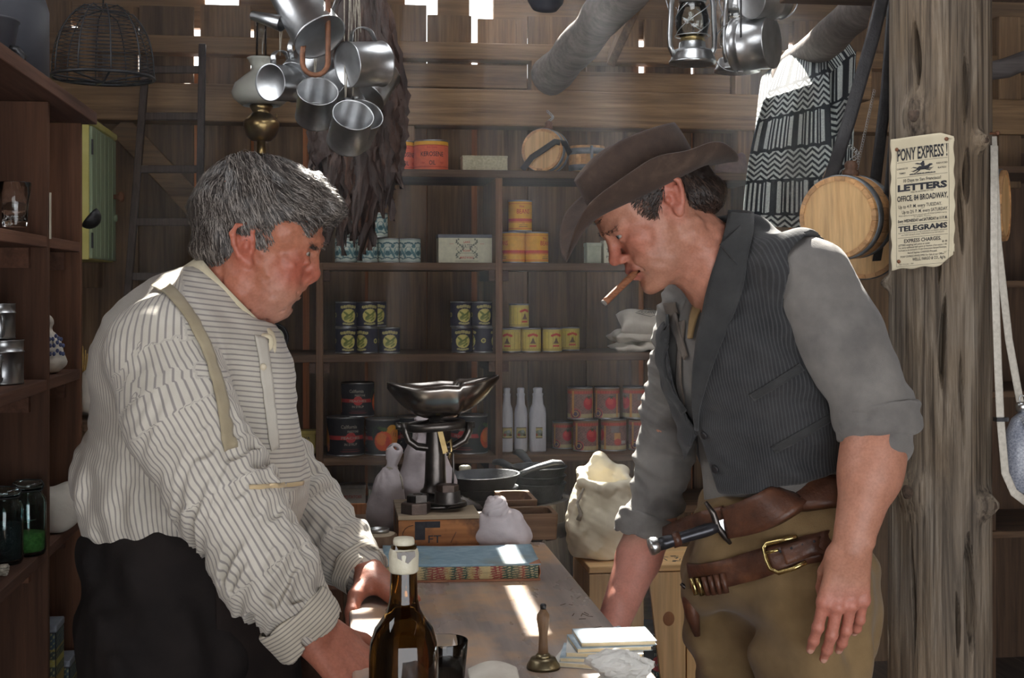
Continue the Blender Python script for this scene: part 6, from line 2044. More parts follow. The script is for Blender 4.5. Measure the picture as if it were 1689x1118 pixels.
# flour sack, top rolled open
M_flour = mottled('cream_flour_sack', srgb(224, 214, 186), srgb(244, 236, 214), 10, 0.9, 0, 0.35, (1, 1, 1), 0.15, 6)
fx = P(992, 0, 2.96).x
ft = thing('flour_sack', 'plump cream flour sack with rolled open top standing on the pine crate', 'sack', (fx, 2.965, zc))
L = np.array(ft.location)
v = Vol(L + [-0.12, -0.11, -0.01], L + [0.12, 0.11, 0.29], 0.003)
zf_ = lambda py: zpx(py, 2.96) - zc
hh = zf_(792)
v.box(L + np.array([0.0, 0, hh * 0.30]), (0.072, 0.062, hh * 0.32), None, 0.045, 0)
v.ell(L + np.array([0.0, 0, hh * 0.45]), (0.074, 0.066, hh * 0.42), None, 0.03)
v.box(L + np.array([0.004, 0, hh * 0.76]), (0.058, 0.05, hh * 0.24), None, 0.03, 0.03)
v.ell(L + np.array([0.0, -0.01, hh * 1.06]), (0.044, 0.040, 0.045), None, 0.012, 'sub')
v.cap(L + np.array([-0.045, -0.03, hh * 0.95]), L + np.array([0.0, -0.05, hh * 0.9]), 0.012, 0.013, 0.012)
v.cap(L + np.array([-0.045, -0.03, hh * 0.95]), L + np.array([-0.035, 0.03, hh * 1.04]), 0.012, 0.012, 0.012)
v.cap(L + np.array([-0.035, 0.035, hh * 1.05]), L + np.array([0.0, 0.045, hh * 1.18]), 0.012, 0.012, 0.014)
v.cap(L + np.array([0.0, 0.045, hh * 1.18]), L + np.array([0.052, 0.03, hh * 1.06]), 0.012, 0.010, 0.014)
v.cap(L + np.array([0.052, 0.03, hh * 1.06]), L + np.array([0.062, -0.03, hh * 0.94]), 0.010, 0.008, 0.012)
v.cap(L + np.array([0.0, -0.05, hh * 0.90]), L + np.array([0.062, -0.035, hh * 0.95]), 0.009, 0.009, 0.012)
ks, kf = sines(14, 0.08, 41), sines(12, 0.03, 42)
v.ruffle(lambda p: noise3(p, ks) * 0.0035 + noise3(p, kf) * 0.0010 + 0.0004 * np.sin((p[:, 2] * 1.0 + p[:, 0] * 0.5) * 420))
v.plane(L + [0, 0, 0.0006], (0, 0, -1), 0.004)
solid('cloth_bag', v, M_flour, ft)
mb = MB()
mb.tube([(-0.05, -0.052, hh * 0.9), (-0.063, -0.048, hh * 0.72), (-0.057, -0.058, hh * 0.60), (-0.062, -0.054, hh * 0.52)], [0.003, 0.003, 0.005, 0.006], 8)
part('drawstring', mb, M_rope, ft)
mb = MB()
for i in range(9):
  mb.tube([(0.064, -0.028 + 0.003 * math.sin(i * 2), hh * 0.93 - i * 0.009), (0.068, -0.024, hh * 0.93 - i * 0.009 - 0.005)], 0.0012, 5)
part('stitching', mb, M_ink, ft)

# ---------------------------------------------------------------- rough post with notice
pY = 2.52
pr_ = 0.099
pc = P(1550, 0, pY)
post = thing('timber_post', 'thick weathered grey timber post with knots at the right', 'post', (pc.x, pY, 0))
M_post = N('weathered_post')
v_ = M_post.coords((16, 16, 1.0), rnd=False)
f1 = M_post.noise(v_, 2.4, 8, 0.7, 0.8)
v2 = M_post.coords((70, 70, 1.6), rnd=False)
f2 = M_post.noise(v2, 1.6, 5, 0.6, 0.4)
c_ = M_post.ramp(f1, [(0.25, srgb(52, 44, 37)), (0.5, srgb(118, 106, 92)), (0.78, srgb(170, 160, 146))])
g_ = M_post.ramp(f2, [(0.36, (0.20, 0.17, 0.15)), (0.5, (0.95, 0.95, 0.95)), (0.7, (1.1, 1.1, 1.1))])
c_ = M_post.mix(0.85, c_, g_, 'MULTIPLY')
warm = M_post.ramp(M_post.noise(M_post.coords((2, 2, 1.0), rnd=False), 3, 3), [(0.42, (0, 0, 0)), (0.65, (0.7, 0.7, 0.7))])
c_ = M_post.mix(warm, c_, M_post.mix(1.0, c_, (1.06, 0.92, 0.72), 'MULTIPLY'))
M_post.set(Base_Color=c_, Roughness=0.8)
M_post.bump(M_post.mix(0.5, f1, f2), 0.9, 0.008)
M_post = M_post.m
zp = lambda py: HC + (475 - py) / F * 2.42
H_ = 2.98
KN = [(1512, 172, 26, 0.017), (1502, 835, 30, 0.016), (1614, 218, 12, 0.03), (1622, 855, 16, 0.036), (1464, 466, 10, 0.026)]
cav = [(1590, 60, 190, 0.010, 0.010), (1597, 230, 330, 0.012, 0.010), (1556, 480, 660, 0.011, 0.010), (1510, 0, 130, 0.014, 0.008), (1588, 580, 760, 0.006, 0.008), (1600, 900, 1118, 0.020, 0.012), (1505, 900, 1118, 0.006, 0.009), (1577, 1000, 1118, 0.006, 0.01), (1585, 280, 420, 0.008, 0.009), (1545, 390, 470, 0.006, 0.008)]
def ang_of(px):
  lo_, hi_ = -0.42 - 1.3, -0.42 + 1.3
  for _ in range(30):
    a = (lo_ + hi_) / 2
    q = Vector((pc.x + pr_ * math.sin(a), pY - pr_ * math.cos(a), 0))
    if q.dot(_R) / q.dot(_D) * F + 844.5 < px:
      lo_ = a
    else:
      hi_ = a
  return (lo_ + hi_) / 2
KA = [(ang_of(px), zp(py), w / F * 2.42, hgt) for px, py, w, hgt in KN]
CA = [(ang_of(px), zp(y1), zp(y0), w, d) for px, y0, y1, w, d in cav]
def post_r(a, z):
  r = pr_ * (1 + 0.018 * math.sin(2 * a + z * 1.1) + 0.012 * math.sin(5 * a - z * 2) + 0.006 * math.sin(11 * a + 2 * math.sin(z * 3)) + 0.004 * math.sin(23 * a + 3 * math.sin(z * 2.2)))
  for ka, kz, kw, kh in KA:
    da = (a - ka) * pr_
    q = math.hypot(da, (z - kz) * 0.85) / kw
    if q < 2.4:
      r += kh * math.exp(-q * q * 1.1) * (1 - 0.35 * math.exp(-(q * 2.6) ** 2)) + (0.0012 * math.cos(q * 14) * math.exp(-q * q * 0.8))
  for ca_, z0_, z1_, w, d in CA:
    if z0_ < z < z1_:
      u = (z - z0_) / (z1_ - z0_)
      sway = 0.004 * math.sin(z * 18)
      e = abs((a - ca_) * pr_ - sway) / (w * (0.25 + math.sin(PI * u)) * 0.6)
      if e < 1:
        r -= 3.2 * d * (1 - e * e) * min(1, 4 * u, 4 * (1 - u))
  return r
na, nz = 320, 340
A_ = [(-2.1 + 3.5 * (i / (na * 0.8 - 1))) for i in range(int(na * 0.8))]
rest = [1.4 + (2 * PI - 3.5) * (i + 1) / 43 for i in range(42)]
A_ = A_ + rest
def pf(u, v):
  a = A_[int(round(u * len(A_)))]
  z = v * H_ if v < 1 else H_
  r = post_r(a if a < PI else a - 2 * PI, z)
  return Vector((r * math.sin(a), -r * math.cos(a), z))
part('trunk', MB().grid(pf, len(A_), nz, True, 0.5), M_post, post)
M_knot = mottled('dark_knot', srgb(58, 46, 38), srgb(98, 80, 66), 90, 0.85, 0, 0.6)
for i, (ka, kz, kw, kh) in enumerate(KA):
  r = post_r(ka, kz)
  c = Vector((r * math.sin(ka), -r * math.cos(ka), kz))
  nrm = Vector((math.sin(ka), -math.cos(ka), 0))
  mb = MB().lathe([(0, 0.0012), (kw * 0.30, 0.001), (kw * 0.42, 0.0), (kw * 0.46, -0.004)], 24, c, nrm.to_track_quat('Z', 'Y').to_matrix(), wob=lambda a, z: 0.1 * math.sin(3 * a + i))
  part('knot_heart', mb, M_knot, post)
# poster on the post
a0, a1 = ang_of(1468), ang_of(1574)
rp = pr_ + 0.006
zt_, zb2 = zp(208), zp(440)
PW_, PH_ = (a1 - a0) * rp, zt_ - zb2
am = -0.60
nor_ = Vector((math.sin(am), -math.cos(am), 0))
tan_ = Vector((math.cos(am), math.sin(am), 0))
PW_ = 0.119
base_ = nor_ * (pr_ + 0.008) + tan_ * 0.0
for _ in range(40):
  q = Vector((pc.x, pY, 0)) + base_
  base_ += tan_ * (1521 - (q.dot(_R) / q.dot(_D) * F + 844.5)) / F * 2.4 * 0.5
M_paper = mottled('aged_paper', srgb(196, 184, 156), srgb(222, 211, 184), 9, 0.85, 0, 0.12, (1, 1, 1), 0.1, 6)
bill = thing('notice_poster', 'aged printed express notice nailed to the weathered post', 'poster', (pc.x, pY, 0))
def bill_p(x, y, off=0.0):
  """x from the middle, y from the top, metres"""
  yy = y + 0.006 * (x / PW_) * -1.6
  a = am + x / rp + 0.010 * math.sin(y * 14)
  r = rp + off + 0.0035 * math.sin(y * 26 + x * 18) + 0.004 * math.exp(-((PW_ / 2 - abs(x)) / 0.006) ** 2) + 0.006 * math.exp(-(y / 0.02) ** 2)
  r += 0.010 * max(0, (y - PH_ + 0.04) / 0.04) * (0.5 + x / PW_)
  lift = r - rp
  q = base_ + tan_ * (0.30 * math.sin(x / 0.30)) + nor_ * (0.30 * (math.cos(x / 0.30) - 1) + lift)
  aq, rq = math.atan2(q.x, -q.y), math.hypot(q.x, q.y)
  need = post_r(aq, zt_ - yy) + 0.003 + off
  if rq < need:
    q *= need / rq
  return Vector((q.x, q.y, zt_ - yy))
def bill_edge(u, v):
  x, y = (u - 0.5) * PW_, v * PH_
  # torn corners
  if u > 0.80:
    y = max(y, 0) - (0.02 * (u - 0.8) / 0.2 if v > 0.9 else 0)
    if v < 0.04:
      y += 0.010 * (u - 0.8) / 0.2
  x += 0.0012 * math.sin(v * 37) * (1 if u > 0.9 else (-1 if u < 0.1 else 0))
  if v > 0.95:
    y -= 0.003 * math.sin(u * 9) ** 2
  return bill_p(x, y)
part('paper', MB().grid(bill_edge, 30, 60), M_paper, bill, solid=0.0006)
w = MB()
bf = lambda a, b: bill_p(a, -b, 0.0011)
def line(txt, y, size, wd, bold=0.0, x=0.0, al='CENTER'):
  put_text(w, txt, bf, x, -y, size, bold, wd, al)
U = PH_ / 232.0           # one picture row of the sheet
V_ = PW_ / 106.0
def rule(y, x0=-42, x1=42, th=0.5):
  n = 16
  xs_ = [(x0 + (x1 - x0) * i / n) * V_ for i in range(n + 1)]
  vs_ = [bf(x, -(y * U - th * U / 2)) for x in xs_] + [bf(x, -(y * U + th * U / 2)) for x in xs_]
  w.raw(vs_, [(i, i + 1, n + 2 + i, n + 1 + i) for i in range(n)], 0.5)
def vrule(x, y0, y1, th=0.5):
  n = 30
  ys_ = [(y0 + (y1 - y0) * i / n) * U for i in range(n + 1)]
  vs_ = [bf((x - th / 2) * V_, -y) for y in ys_] + [bf((x + th / 2) * V_, -y) for y in ys_]
  w.raw(vs_, [(i, i + 1, n + 2 + i, n + 1 + i) for i in range(n)], 0.5)
line('PONY EXPRESS !', 40 * U, 30 * U, 84 * V_, 0.02)
rule(43.5)
line('CHANGE OF', 56 * U, 4.2 * U, 19 * V_, 0.01, -33 * V_)
line('TIME!', 64 * U, 4.2 * U, 11 * V_, 0.01, -33 * V_)
line('REDUCED', 53 * U, 4.2 * U, 18 * V_, 0.01, 33 * V_)
line('RATES!', 61 * U, 4.2 * U, 13 * V_, 0.01, 33 * V_)
rule(70)
line('10 Days to San Francisco!', 79 * U, 8 * U, 62 * V_, 0.012)
line('LETTERS', 94 * U, 15.5 * U, 82 * V_, 0.05)
line('WILL BE RECEIVED AT THE', 98.5 * U, 3.6 * U, 38 * V_, 0.005)
line('OFFICE, 84 BROADWAY,', 112 * U, 13.5 * U, 84 * V_, 0.025)
line('Up to 4 P. M. every TUESDAY.', 124.5 * U, 8.4 * U, 72 * V_, 0.008, -4 * V_)
line('AND', 127.5 * U, 2.6 * U, 4 * V_)
line('Up to 2½ P. M. every SATURDAY.', 134 * U, 8.4 * U, 76 * V_, 0.008, 4 * V_)
line('Which will be forwarded to connect with the PONY EXPRESS leaving', 138.6 * U, 3.4 * U, 80 * V_)
line('ST. JOSEPH, Missouri,', 142 * U, 3.4 * U, 28 * V_)
line('Every WEDNESDAY and SATURDAY at 11 P. M.', 149 * U, 7 * U, 82 * V_, 0.03)
rule(152.5)
line('TELEGRAMS', 164.5 * U, 12.5 * U, 82 * V_, 0.04)
line('Sent to Fort Kearney on the mornings of MONDAY and FRIDAY, will connect', 168.6 * U, 3.2 * U, 82 * V_)
line('with PONY leaving St. Joseph, WEDNESDAYS and SATURDAYS.', 172.4 * U, 3.2 * U, 72 * V_)
rule(176)
line('EXPRESS CHARGES.', 185 * U, 9 * U, 62 * V_, 0.02)
line('LETTERS weighing half ounce or under', 190.5 * U, 4.6 * U, 54 * V_, 0.008, -41 * V_, 'LEFT')
line('$1 00', 189.5 * U, 4.6 * U, 8 * V_, 0.02, 41 * V_, 'RIGHT')
line('For every additional half ounce or fraction of an ounce 1 00', 195 * U, 4.6 * U, 81 * V_, 0.008)
line('In all cases to be enclosed in 10 cent Government Stamped Envelopes,', 199.6 * U, 4.6 * U, 81 * V_, 0.008)
line('And all Express CHARGES Pre-paid.', 205 * U, 4.8 * U, 50 * V_, 0.01)
line('PONY EXPRESS ENVELOPES For Sale at our Office.', 211 * U, 4.8 * U, 74 * V_, 0.006)
line('WELLS, FARGO & CO., Ag’ts.', 218 * U, 7.4 * U, 56 * V_, 0.014, 12 * V_)
line('New York, July 1, 1861.', 223.5 * U, 3.2 * U, 26 * V_, 0.0, -26 * V_)
for y in (20, 226):
  rule(y, -44, 44, 0.4)
for x in (-44, 44):
  vrule(x, 20, 226, 0.4)
part('printing', w, M_ink, bill, fixn=False)
w = MB()
def blob(pts_):
  w.raw([bf(x * V_, -y * U) for x, y in pts_], [tuple(range(len(pts_)))], 0.5)
# running horse and rider over ground
blob([(-9, 57), (-4, 53.5), (3, 54), (9, 53), (13, 50.5), (17, 51), (18, 53), (14, 54.5), (12, 57.5), (6, 60), (-2, 60), (-7, 60.5)])
for q in ([(-8, 58), (-15, 61), (-19, 60), (-14, 62.5), (-7, 60)], [(-4, 59.5), (-10, 64), (-14, 64.5), (-9, 65.2), (-2, 60.5)], [(7, 59), (13, 61), (17, 59.5), (13, 62.5), (6, 60.5)], [(9, 58), (17, 58), (20, 56.5), (17, 59.3), (9, 60)], [(-9, 57), (-15, 55), (-19, 56), (-14, 53.8), (-8, 55.5)], [(0, 54), (-3, 49), (0, 46.8), (4, 47.5), (5, 51), (4, 54.3)], [(0, 47), (1, 44.6), (4, 45), (4, 47.4)], [(-1, 49), (-8, 47.4), (-12, 48.5), (-7, 50), (-2, 51)]):
  blob(q)
for i in range(9):
  blob([(-20 + i * 4.6, 65.5 + (i % 3) * 0.5), (-15 + i * 4.6, 65.2), (-14 + i * 4.6, 67.2), (-21 + i * 4.6, 67.4)])
part('rider_picture', w, M_ink, bill, fixn=False)
for x, y in ((-43, 19), (41, 12), (-40, 217)):
  c = bill_p(x * V_, y * U, 0.001)
  n_ = Vector((c.x, c.y, 0)).normalized()
  part('nail', MB().lathe([(0, 0.002), (0.0035, 0.0015), (0.004, 0), (0, -0.008)], 12, c, n_.to_track_quat('Z', 'Y').to_matrix()), M_rust, bill)

# ---------------------------------------------------------------- cask canteens and straps beside the post
def strap_between(mb_, pts, w, th=0.16, nrm=(0, -1, 0)):
  mb_.tube(pts, w / 2, 10, flat=th, up=nrm)
kc = P(1398, 358, 2.62)
t, R = cask('cask_canteen', 'large round pale wooden cask canteen hanging by black straps left of the post', 'cask', kc, 0.083, 0.10, (0.06, 0.10, -0.80))
ks_ = Vector(kc)
mb = MB()
top = P(1462, -30, 2.60) - ks_
strap_between(mb, [top, P(1440, 60, 2.56) - ks_, P(1400, 200, 2.57) - ks_, P(1372, 288, 2.60) - ks_, P(1358, 320, 2.68) - ks_], 0.030, 0.12)
part('strap', mb, M_black, t)
mb = MB()
strap_between(mb, [P(1476, -30, 2.62) - ks_, P(1462, 150, 2.60) - ks_, P(1445, 290, 2.62) - ks_, P(1440, 350, 2.70) - ks_], 0.026, 0.12)
part('strap', mb, M_black, t)
mb = MB()
strap_between(mb, [P(1486, -30, 2.60) - ks_, P(1480, 150, 2.56) - ks_, P(1466, 310, 2.57) - ks_, P(1446, 430, 2.66) - ks_], 0.020, 0.12)
part('strap', mb, M_black, t)
mb = MB()
c0, c1 = P(1442, 150, 2.62) - ks_, P(1412, 285, 2.62) - ks_
for i in range(34):
  c = c0.lerp(c1, i / 33)
  mb.tube([c + Vector((0.0022 * math.cos(q), (0.0012 if i % 2 else 0.002) * math.sin(q), 0.004 * math.sin(q))) for q in np.linspace(0, 2 * PI, 8)[:-1]], 0.0006, 4, False, True)
part('hanging_chain', mb, M_tindull, t)
t, R = cask('cask_canteen', 'second wooden cask canteen half hidden between shirt shoulder and post', 'cask', P(1428, 395, 2.80), 0.082, 0.09, (0.1, 0.1, -0.5), None, None, False)
t, R = cask('cask_canteen', 'third wooden cask canteen peeping out on the right side of the post', 'cask', P(1625, 340, 2.80), 0.078, 0.09, (0.0, 0.0, 0.95), None, None, False)
kq = Vector(t.location)
mb = MB()
mb.tube([P(1625, 150, 2.86) - kq, P(1626, 290, 2.84) - kq, P(1630, 320, 2.76) - kq, P(1640, 360, 2.74) - kq], 0.009, 8, flat=0.2, up=(0, -1, 0))
mb.tube([P(1625, 152, 2.86) - kq, Vector((P(1625, 0, 2.86).x - kq.x, 2.86 - kq.y, ROOF(2.86) + 0.01 - kq.z))], 0.003, 6)
part('strap', mb, M_black, t)
for lb, pts in (('pale tan strap hanging straight down behind the black straps', ((1452, -20, 2.70), (1420, 140, 2.70), (1392, 230, 2.70), (1362, 300, 2.74))),):
  a = P(*pts[0])
  s_ = thing('leather_strap', lb, 'strap', a)
  mb = MB()
  strap_between(mb, [P(*q) - a for q in pts], 0.022, 0.12)
  part('strap', mb, mottled('tan_leather', srgb(140, 112, 92), srgb(176, 148, 124), 40, 0.6, 0, 0.2), s_)
pg = thing('peg_rail', 'wooden peg rail under the roof from which the straps hang', 'rail', (P(1470, 0, 2.64).x, 2.64, 2.06))
part('rail', MB().span((-0.2, -0.012, 0), (0.05, 0.12, 0.03)), M_darkX, pg, bevel=0.003)
part('hanger', MB().span((-0.16, 0.05, 0.03), (-0.13, 0.08, ROOF(2.7) - 2.07)), M_darkZ, pg)
part('hanger', MB().span((0.01, 0.05, 0.03), (0.04, 0.08, ROOF(2.7) - 2.07)), M_darkZ, pg)
# enamel canteen on white straps at the right edge
M_enam = mottled('speckled_grey_enamel', srgb(108, 114, 128), srgb(168, 172, 184), 320, 0.3, 0, 0.05, detail=2)
M_web = mottled('white_webbing', srgb(196, 190, 178), srgb(222, 216, 204), 120, 0.9, 0, 0.4)
ck = P(1694, 742, 2.40)
t = thing('enamel_canteen', 'speckled grey enamel canteen on white webbing straps at the right picture edge', 'canteen', ck)
k_ = 2.40 / F
part('body', MB().lathe([(0, -75 * k_), (30 * k_, -74 * k_), (44 * k_, -66 * k_), (50 * k_, -40 * k_), (51 * k_, 0), (47 * k_, 34 * k_), (34 * k_, 56 * k_), (19 * k_, 66 * k_), (15 * k_, 70 * k_), (15 * k_, 74 * k_), (0, 75 * k_)], 52, sx=1.0, sy=0.62, rot=(0, 0, 0.5)), M_enam, t)
nk = Vector((-0.016, 0, 0))
part('cap', MB().lathe([(0, 68 * k_), (11 * k_, 68 * k_), (11 * k_, 80 * k_), (9 * k_, 84 * k_), (0, 85 * k_)], 28, (-0.012, -0.004, 0)), M_galv, t)
mb = MB()
mb.tube([(-0.012 + 0.006 * math.cos(a), -0.004, 90 * k_ + 0.007 * math.sin(a)) for a in np.linspace(0, 2 * PI, 15)[:-1]], 0.0013, 6, False, True)
part('cap_ring', mb, M_galv, t)
mb = MB()
for i in range(26):
  u = i / 25
  c = Vector((-0.028 + 0.035 * u, -0.03 - 0.012 * math.sin(u * PI), 62 * k_ - 0.036 * math.sin(u * PI)))
  mb.tube([c + Vector((0.003 * math.cos(q), 0.001 * math.sin(2 * q), 0.0022 * math.sin(q))) for q in np.linspace(0, 2 * PI, 8)[:-1]], 0.0007, 4, False, True)
part('chain', mb, M_galv, t)
mb = MB()
strap_between(mb, [P(1640, 240, 2.44) - ck, P(1640, 420, 2.42) - ck, P(1646, 600, 2.38) - ck, P(1650, 690, 2.355) - ck, P(1658, 780, 2.35) - ck, P(1672, 812, 2.36) - ck, P(1696, 830, 2.37) - ck], 0.0165, 0.14)
part('strap', mb, M_web, t)
mb = MB()
strap_between(mb, [P(1638, 225, 2.46) - ck, P(1646, 400, 2.46) - ck, P(1664, 560, 2.46) - ck, P(1682, 660, 2.47) - ck, P(1694, 730, 2.47) - ck], 0.0165, 0.14)
part('strap', mb, M_web, t)
part('strap_bracket', MB().span((P(1640, 0, 2.36).x - ck.x, -0.05, 55 * k_), (P(1660, 0, 2.36).x - ck.x, -0.035, 62 * k_)), M_iron, t)
nl = P(1638, 222, 2.45)
t = thing('iron_nail', 'iron nail in the right side of the post holding the white straps', 'nail', nl)
part('shank', MB().tube([(-0.03, 0, 0), (0.008, 0, 0.003)], 0.0025, 8), M_rust, t)
part('head', MB().ball((0.009, 0, 0.003), 0.005, 10), M_rust, t)

# ---------------------------------------------------------------- tie beam with woven blanket
B0, B1 = P(1318, 104, 3.62), P(1500, -52, 2.75)
mb = MB()
pts = [Vector(B0).lerp(Vector(B1), i / 10 * 1.25 - 0.15) for i in range(11)]
pts = [q + Vector((0, 0, 0.004 * math.sin(i * 1.4))) for i, q in enumerate(pts)]
tb2 = part('roof_pole', mb.tube(pts, [0.046 + 0.003 * math.sin(i * 2.1) for i in range(11)], 18), M_log)
tag(tb2, 'rough sunlit pole rising to the right under the roof, blanket thrown over it', 'pole')
mb = MB().span((P(1318, 0, 3.72).x, 3.66, zpx(145, 3.6)), (P(1425, 0, 3.72).x, 3.74, zpx(60, 3.6)))
tag(part('cross_beam', mb, M_wallX, None, bevel=0.004), 'squared beam under the roof behind the woven blanket', 'beam')
M_blk = N('woven_blanket')
at_ = M_blk.add('ShaderNodeAttribute', attribute_name='col')
n_ = M_blk.ramp(M_blk.noise(M_blk.coords((1, 1, 1), rnd=False), 260, 3), [(0.3, (0.7, 0.7, 0.72)), (0.7, (1.1, 1.1, 1.08))])
M_blk.set(Base_Color=M_blk.mix(1.0, at_.outputs['Color'], n_, 'MULTIPLY'), Roughness=0.95)
M_blk.bump(M_blk.noise(M_blk.coords((1, 1, 1), rnd=False), 300, 2), 0.5, 0.003)
M_blk = M_blk.m
def weave(s_, t_):
  """navy and cream overshot weave: blocks of uprights with pointed ends between bands of zigzag"""
  dark, lite = np.array(srgb(30, 38, 46)), np.array(srgb(196, 204, 202))
  per = 0.190
  v = (t_ / per) % 1.0
  zz_ = np.abs(((s_ / 0.040) % 1.0) - 0.5) * 2
  zig = (((t_ + zz_ * 0.016) / 0.0165) % 1.0) < 0.5
  blk = v < 0.56
  cell = ((s_ / 0.056) % 1.0)
  odd = (np.floor(s_ / 0.056).astype(int) + np.floor(t_ / per).astype(int)) % 2 == 0
  ln = (np.abs(((cell * 4) % 1.0) - 0.5) < 0.26)
  frame = np.minimum(cell, 1 - cell) * 0.06 < 0.006
  end = np.minimum(v, 0.56 - v) * per
  tip = end < 0.006 + zz_ * 0.006
  m = np.where(blk, np.where(tip, True, np.where(odd, ln, frame | (np.abs(cell - 0.5) < 0.18))), zig)
  return np.where(m[:, None], dark[None], lite[None])
def blanket_part(name, fn, nu, nv, W, L, parent, off):
  mb_ = MB().grid(lambda u, v: fn(u, v) - off, nu, nv, False, 0.5)
  me = mb_.mesh(name, M_blk)
  u = np.array([i / (nu - 1) for j in range(nv) for i in range(nu)])
  v = np.array([j / (nv - 1) for j in range(nv) for i in range(nu)])
  c = weave(u * W, v * L)
  me.attributes.new('col', 'FLOAT_COLOR', 'POINT').data.foreach_set('color', np.concatenate([c, np.ones((len(c), 1))], 1).astype(np.float32).ravel())
  o = link(name, me, parent)
  m = o.modifiers.new('thick', 'SOLIDIFY')
  m.thickness = 0.004
  return o
bo = P(1340, 80, 3.38)
bl = thing('woven_blanket', 'navy and cream zigzag woven blanket thrown over the pole at the upper right', 'blanket', bo)
def lerp(a, b, t_):
  return a + (b - a) * t_
def front(u, v):
  pxt, pxb = lerp(1290, 1362, u), lerp(1225, 1375, u)
  x = lerp(pxt, pxb, min(1, v ** 0.8)) - 10 * math.sin(PI * v) * (1 - u)
  py = lerp(lerp(98, 52, u), lerp(372, 378, u), v)
  Y = lerp(3.56, 3.29, min(1, v / 0.24)) + 0.05 * max(0, v - 0.24) + 0.024 * math.sin(u * 9 + v * 1.5) * min(1, 3 * v)
  return P(x, py, Y)
blanket_part('front_fall', front, 190, 330, 0.26, 0.52, bl, bo)
def side(u, v):
  x = lerp(lerp(1258, 1292, u), lerp(1236, 1270, u), v ** 0.7)
  py = lerp(lerp(128, 96, u), lerp(366, 372, u), v)
  Y = lerp(3.95, 3.46, min(1, v / 0.42)) - 0.05 * u + 0.012 * math.sin(v * 7 + u * 4)
  return P(x, py, Y)
blanket_part('side_fold', side, 60, 260, 0.085, 0.5, bl, bo)
def back(u, v):
  x = lerp(lerp(1352, 1412, u), lerp(1345, 1405, u), v)
  py = lerp(lerp(128, 84, u), lerp(374, 345, u), v)
  Y = 3.60 + 0.02 * math.sin(u * 8 + v * 2)
  return P(x, py, Y)
blanket_part('rear_fall', back, 90, 260, 0.12, 0.42, bl, bo)
def over(u, v):
  a, b = front(u, 0.0), back(u, 0.02)
  q = a.lerp(b, v)
  q.z += 0.024 * math.sin(PI * v)
  return q
blanket_part('top_fold', over, 120, 30, 0.26, 0.06, bl, bo)


# ---------------------------------------------------------------- figure helpers
A3 = lambda q: np.array(q, float)
def PX3(px, py, Y):
  return A3(P(px, py, Y))
def samp(v, p):
  """trilinear sample of a Vol at points (N,3)"""
  q = (np.asarray(p, float) - v.lo) / v.h
  q = np.clip(q, 0, v.n - 1.001)
  i = q.astype(int)
  f = q - i
  out = 0
  for a in (0, 1):
    for b in (0, 1):
      for c in (0, 1):
        w = (f[:, 0] if a else 1 - f[:, 0]) * (f[:, 1] if b else 1 - f[:, 1]) * (f[:, 2] if c else 1 - f[:, 2])
        out = out + w * v.d[i[:, 0] + a, i[:, 1] + b, i[:, 2] + c]
  return out
def grad(v, p, e=0.004):
  g = np.stack([samp(v, p + A3(d) * e) - samp(v, p - A3(d) * e) for d in ((1, 0, 0), (0, 1, 0), (0, 0, 1))], -1)
  return g / (np.linalg.norm(g, axis=1, keepdims=True) + 1e-9)
def surf(v, px, py, y0=1.5, y1=2.75, off=0.0):
  """where the sight line through a photo pixel meets the body"""
  ys = np.arange(y0, y1, 0.0015)
  p = np.stack([A3(P(px, py, float(y))) for y in (ys[0], ys[-1])])
  p = p[0][None] + (p[1] - p[0])[None] * np.linspace(0, 1, len(ys))[:, None]
  d = samp(v, p)
  i = np.argmax(d < 0)
  if not (d < 0).any():
    i = int(np.argmin(d))
  q = p[i]
  if off:
    q = q + grad(v, q[None])[0] * off
  return q
def polycut(v, poly, k=0.004, op='keep'):
  """keep (or cut) what lies inside the outline poly [(x, z)] extruded along y"""
  sl, (X, Y, Z) = v.win(v.lo, v.lo + v.h * v.n)
  x, z = X[:, 0, :], Z[:, 0, :]
  d = np.full(x.shape, 1e9)
  ins = np.zeros(x.shape, bool)
  n = len(poly)
  for i in range(n):
    (ax, az), (bx, bz) = poly[i], poly[(i + 1) % n]
    t = np.clip(((x - ax) * (bx - ax) + (z - az) * (bz - az)) / ((bx - ax) ** 2 + (bz - az) ** 2 + 1e-12), 0, 1)
    d = np.minimum(d, np.hypot(x - ax - t * (bx - ax), z - az - t * (bz - az)))
    c = ((az > z) != (bz > z)) & (x < (bx - ax) * (z - az) / (bz - az + 1e-12) + ax)
    ins ^= c
  s_ = np.where(ins, -d, d).astype(np.float32)[:, None, :] + 0 * Y
  v.put(sl, -s_ if op == 'keep' else s_, k, 'sub')
def axsines(n, lam, axis, spread, seed):
  r = np.random.default_rng(seed)
  a = A3(axis)
  a /= np.linalg.norm(a)
  k = a[None] * r.uniform(0.6, 1.5, (n, 1)) + r.normal(size=(n, 3)) * spread
  return k * 2 * PI / lam, r.uniform(0, 2 * PI, n)
def arm_frame(p, pts):
  """nearest segment of a limb: (distance, along, angle round the limb, radius)"""
  best = np.full(len(p), 1e9)
  al, an = np.zeros(len(p)), np.zeros(len(p))
  L0 = 0
  for a, b in zip(pts, pts[1:]):
    a, b = A3(a), A3(b)
    t, d = seg_t(p, a, b)
    ax = (b - a) / np.linalg.norm(b - a)
    e1 = np.cross(ax, A3((0, 1, 0)))
    e1 /= np.linalg.norm(e1)
    e2 = np.cross(ax, e1)
    q = p - a
    ang = np.arctan2(q @ e1, -(q @ A3((0, 1, 0))))
    m = d < best
    best = np.where(m, d, best)
    al = np.where(m, L0 + t * np.linalg.norm(b - a), al)
    an = np.where(m, ang, an)
    L0 += np.linalg.norm(b - a)
  return best, al, an
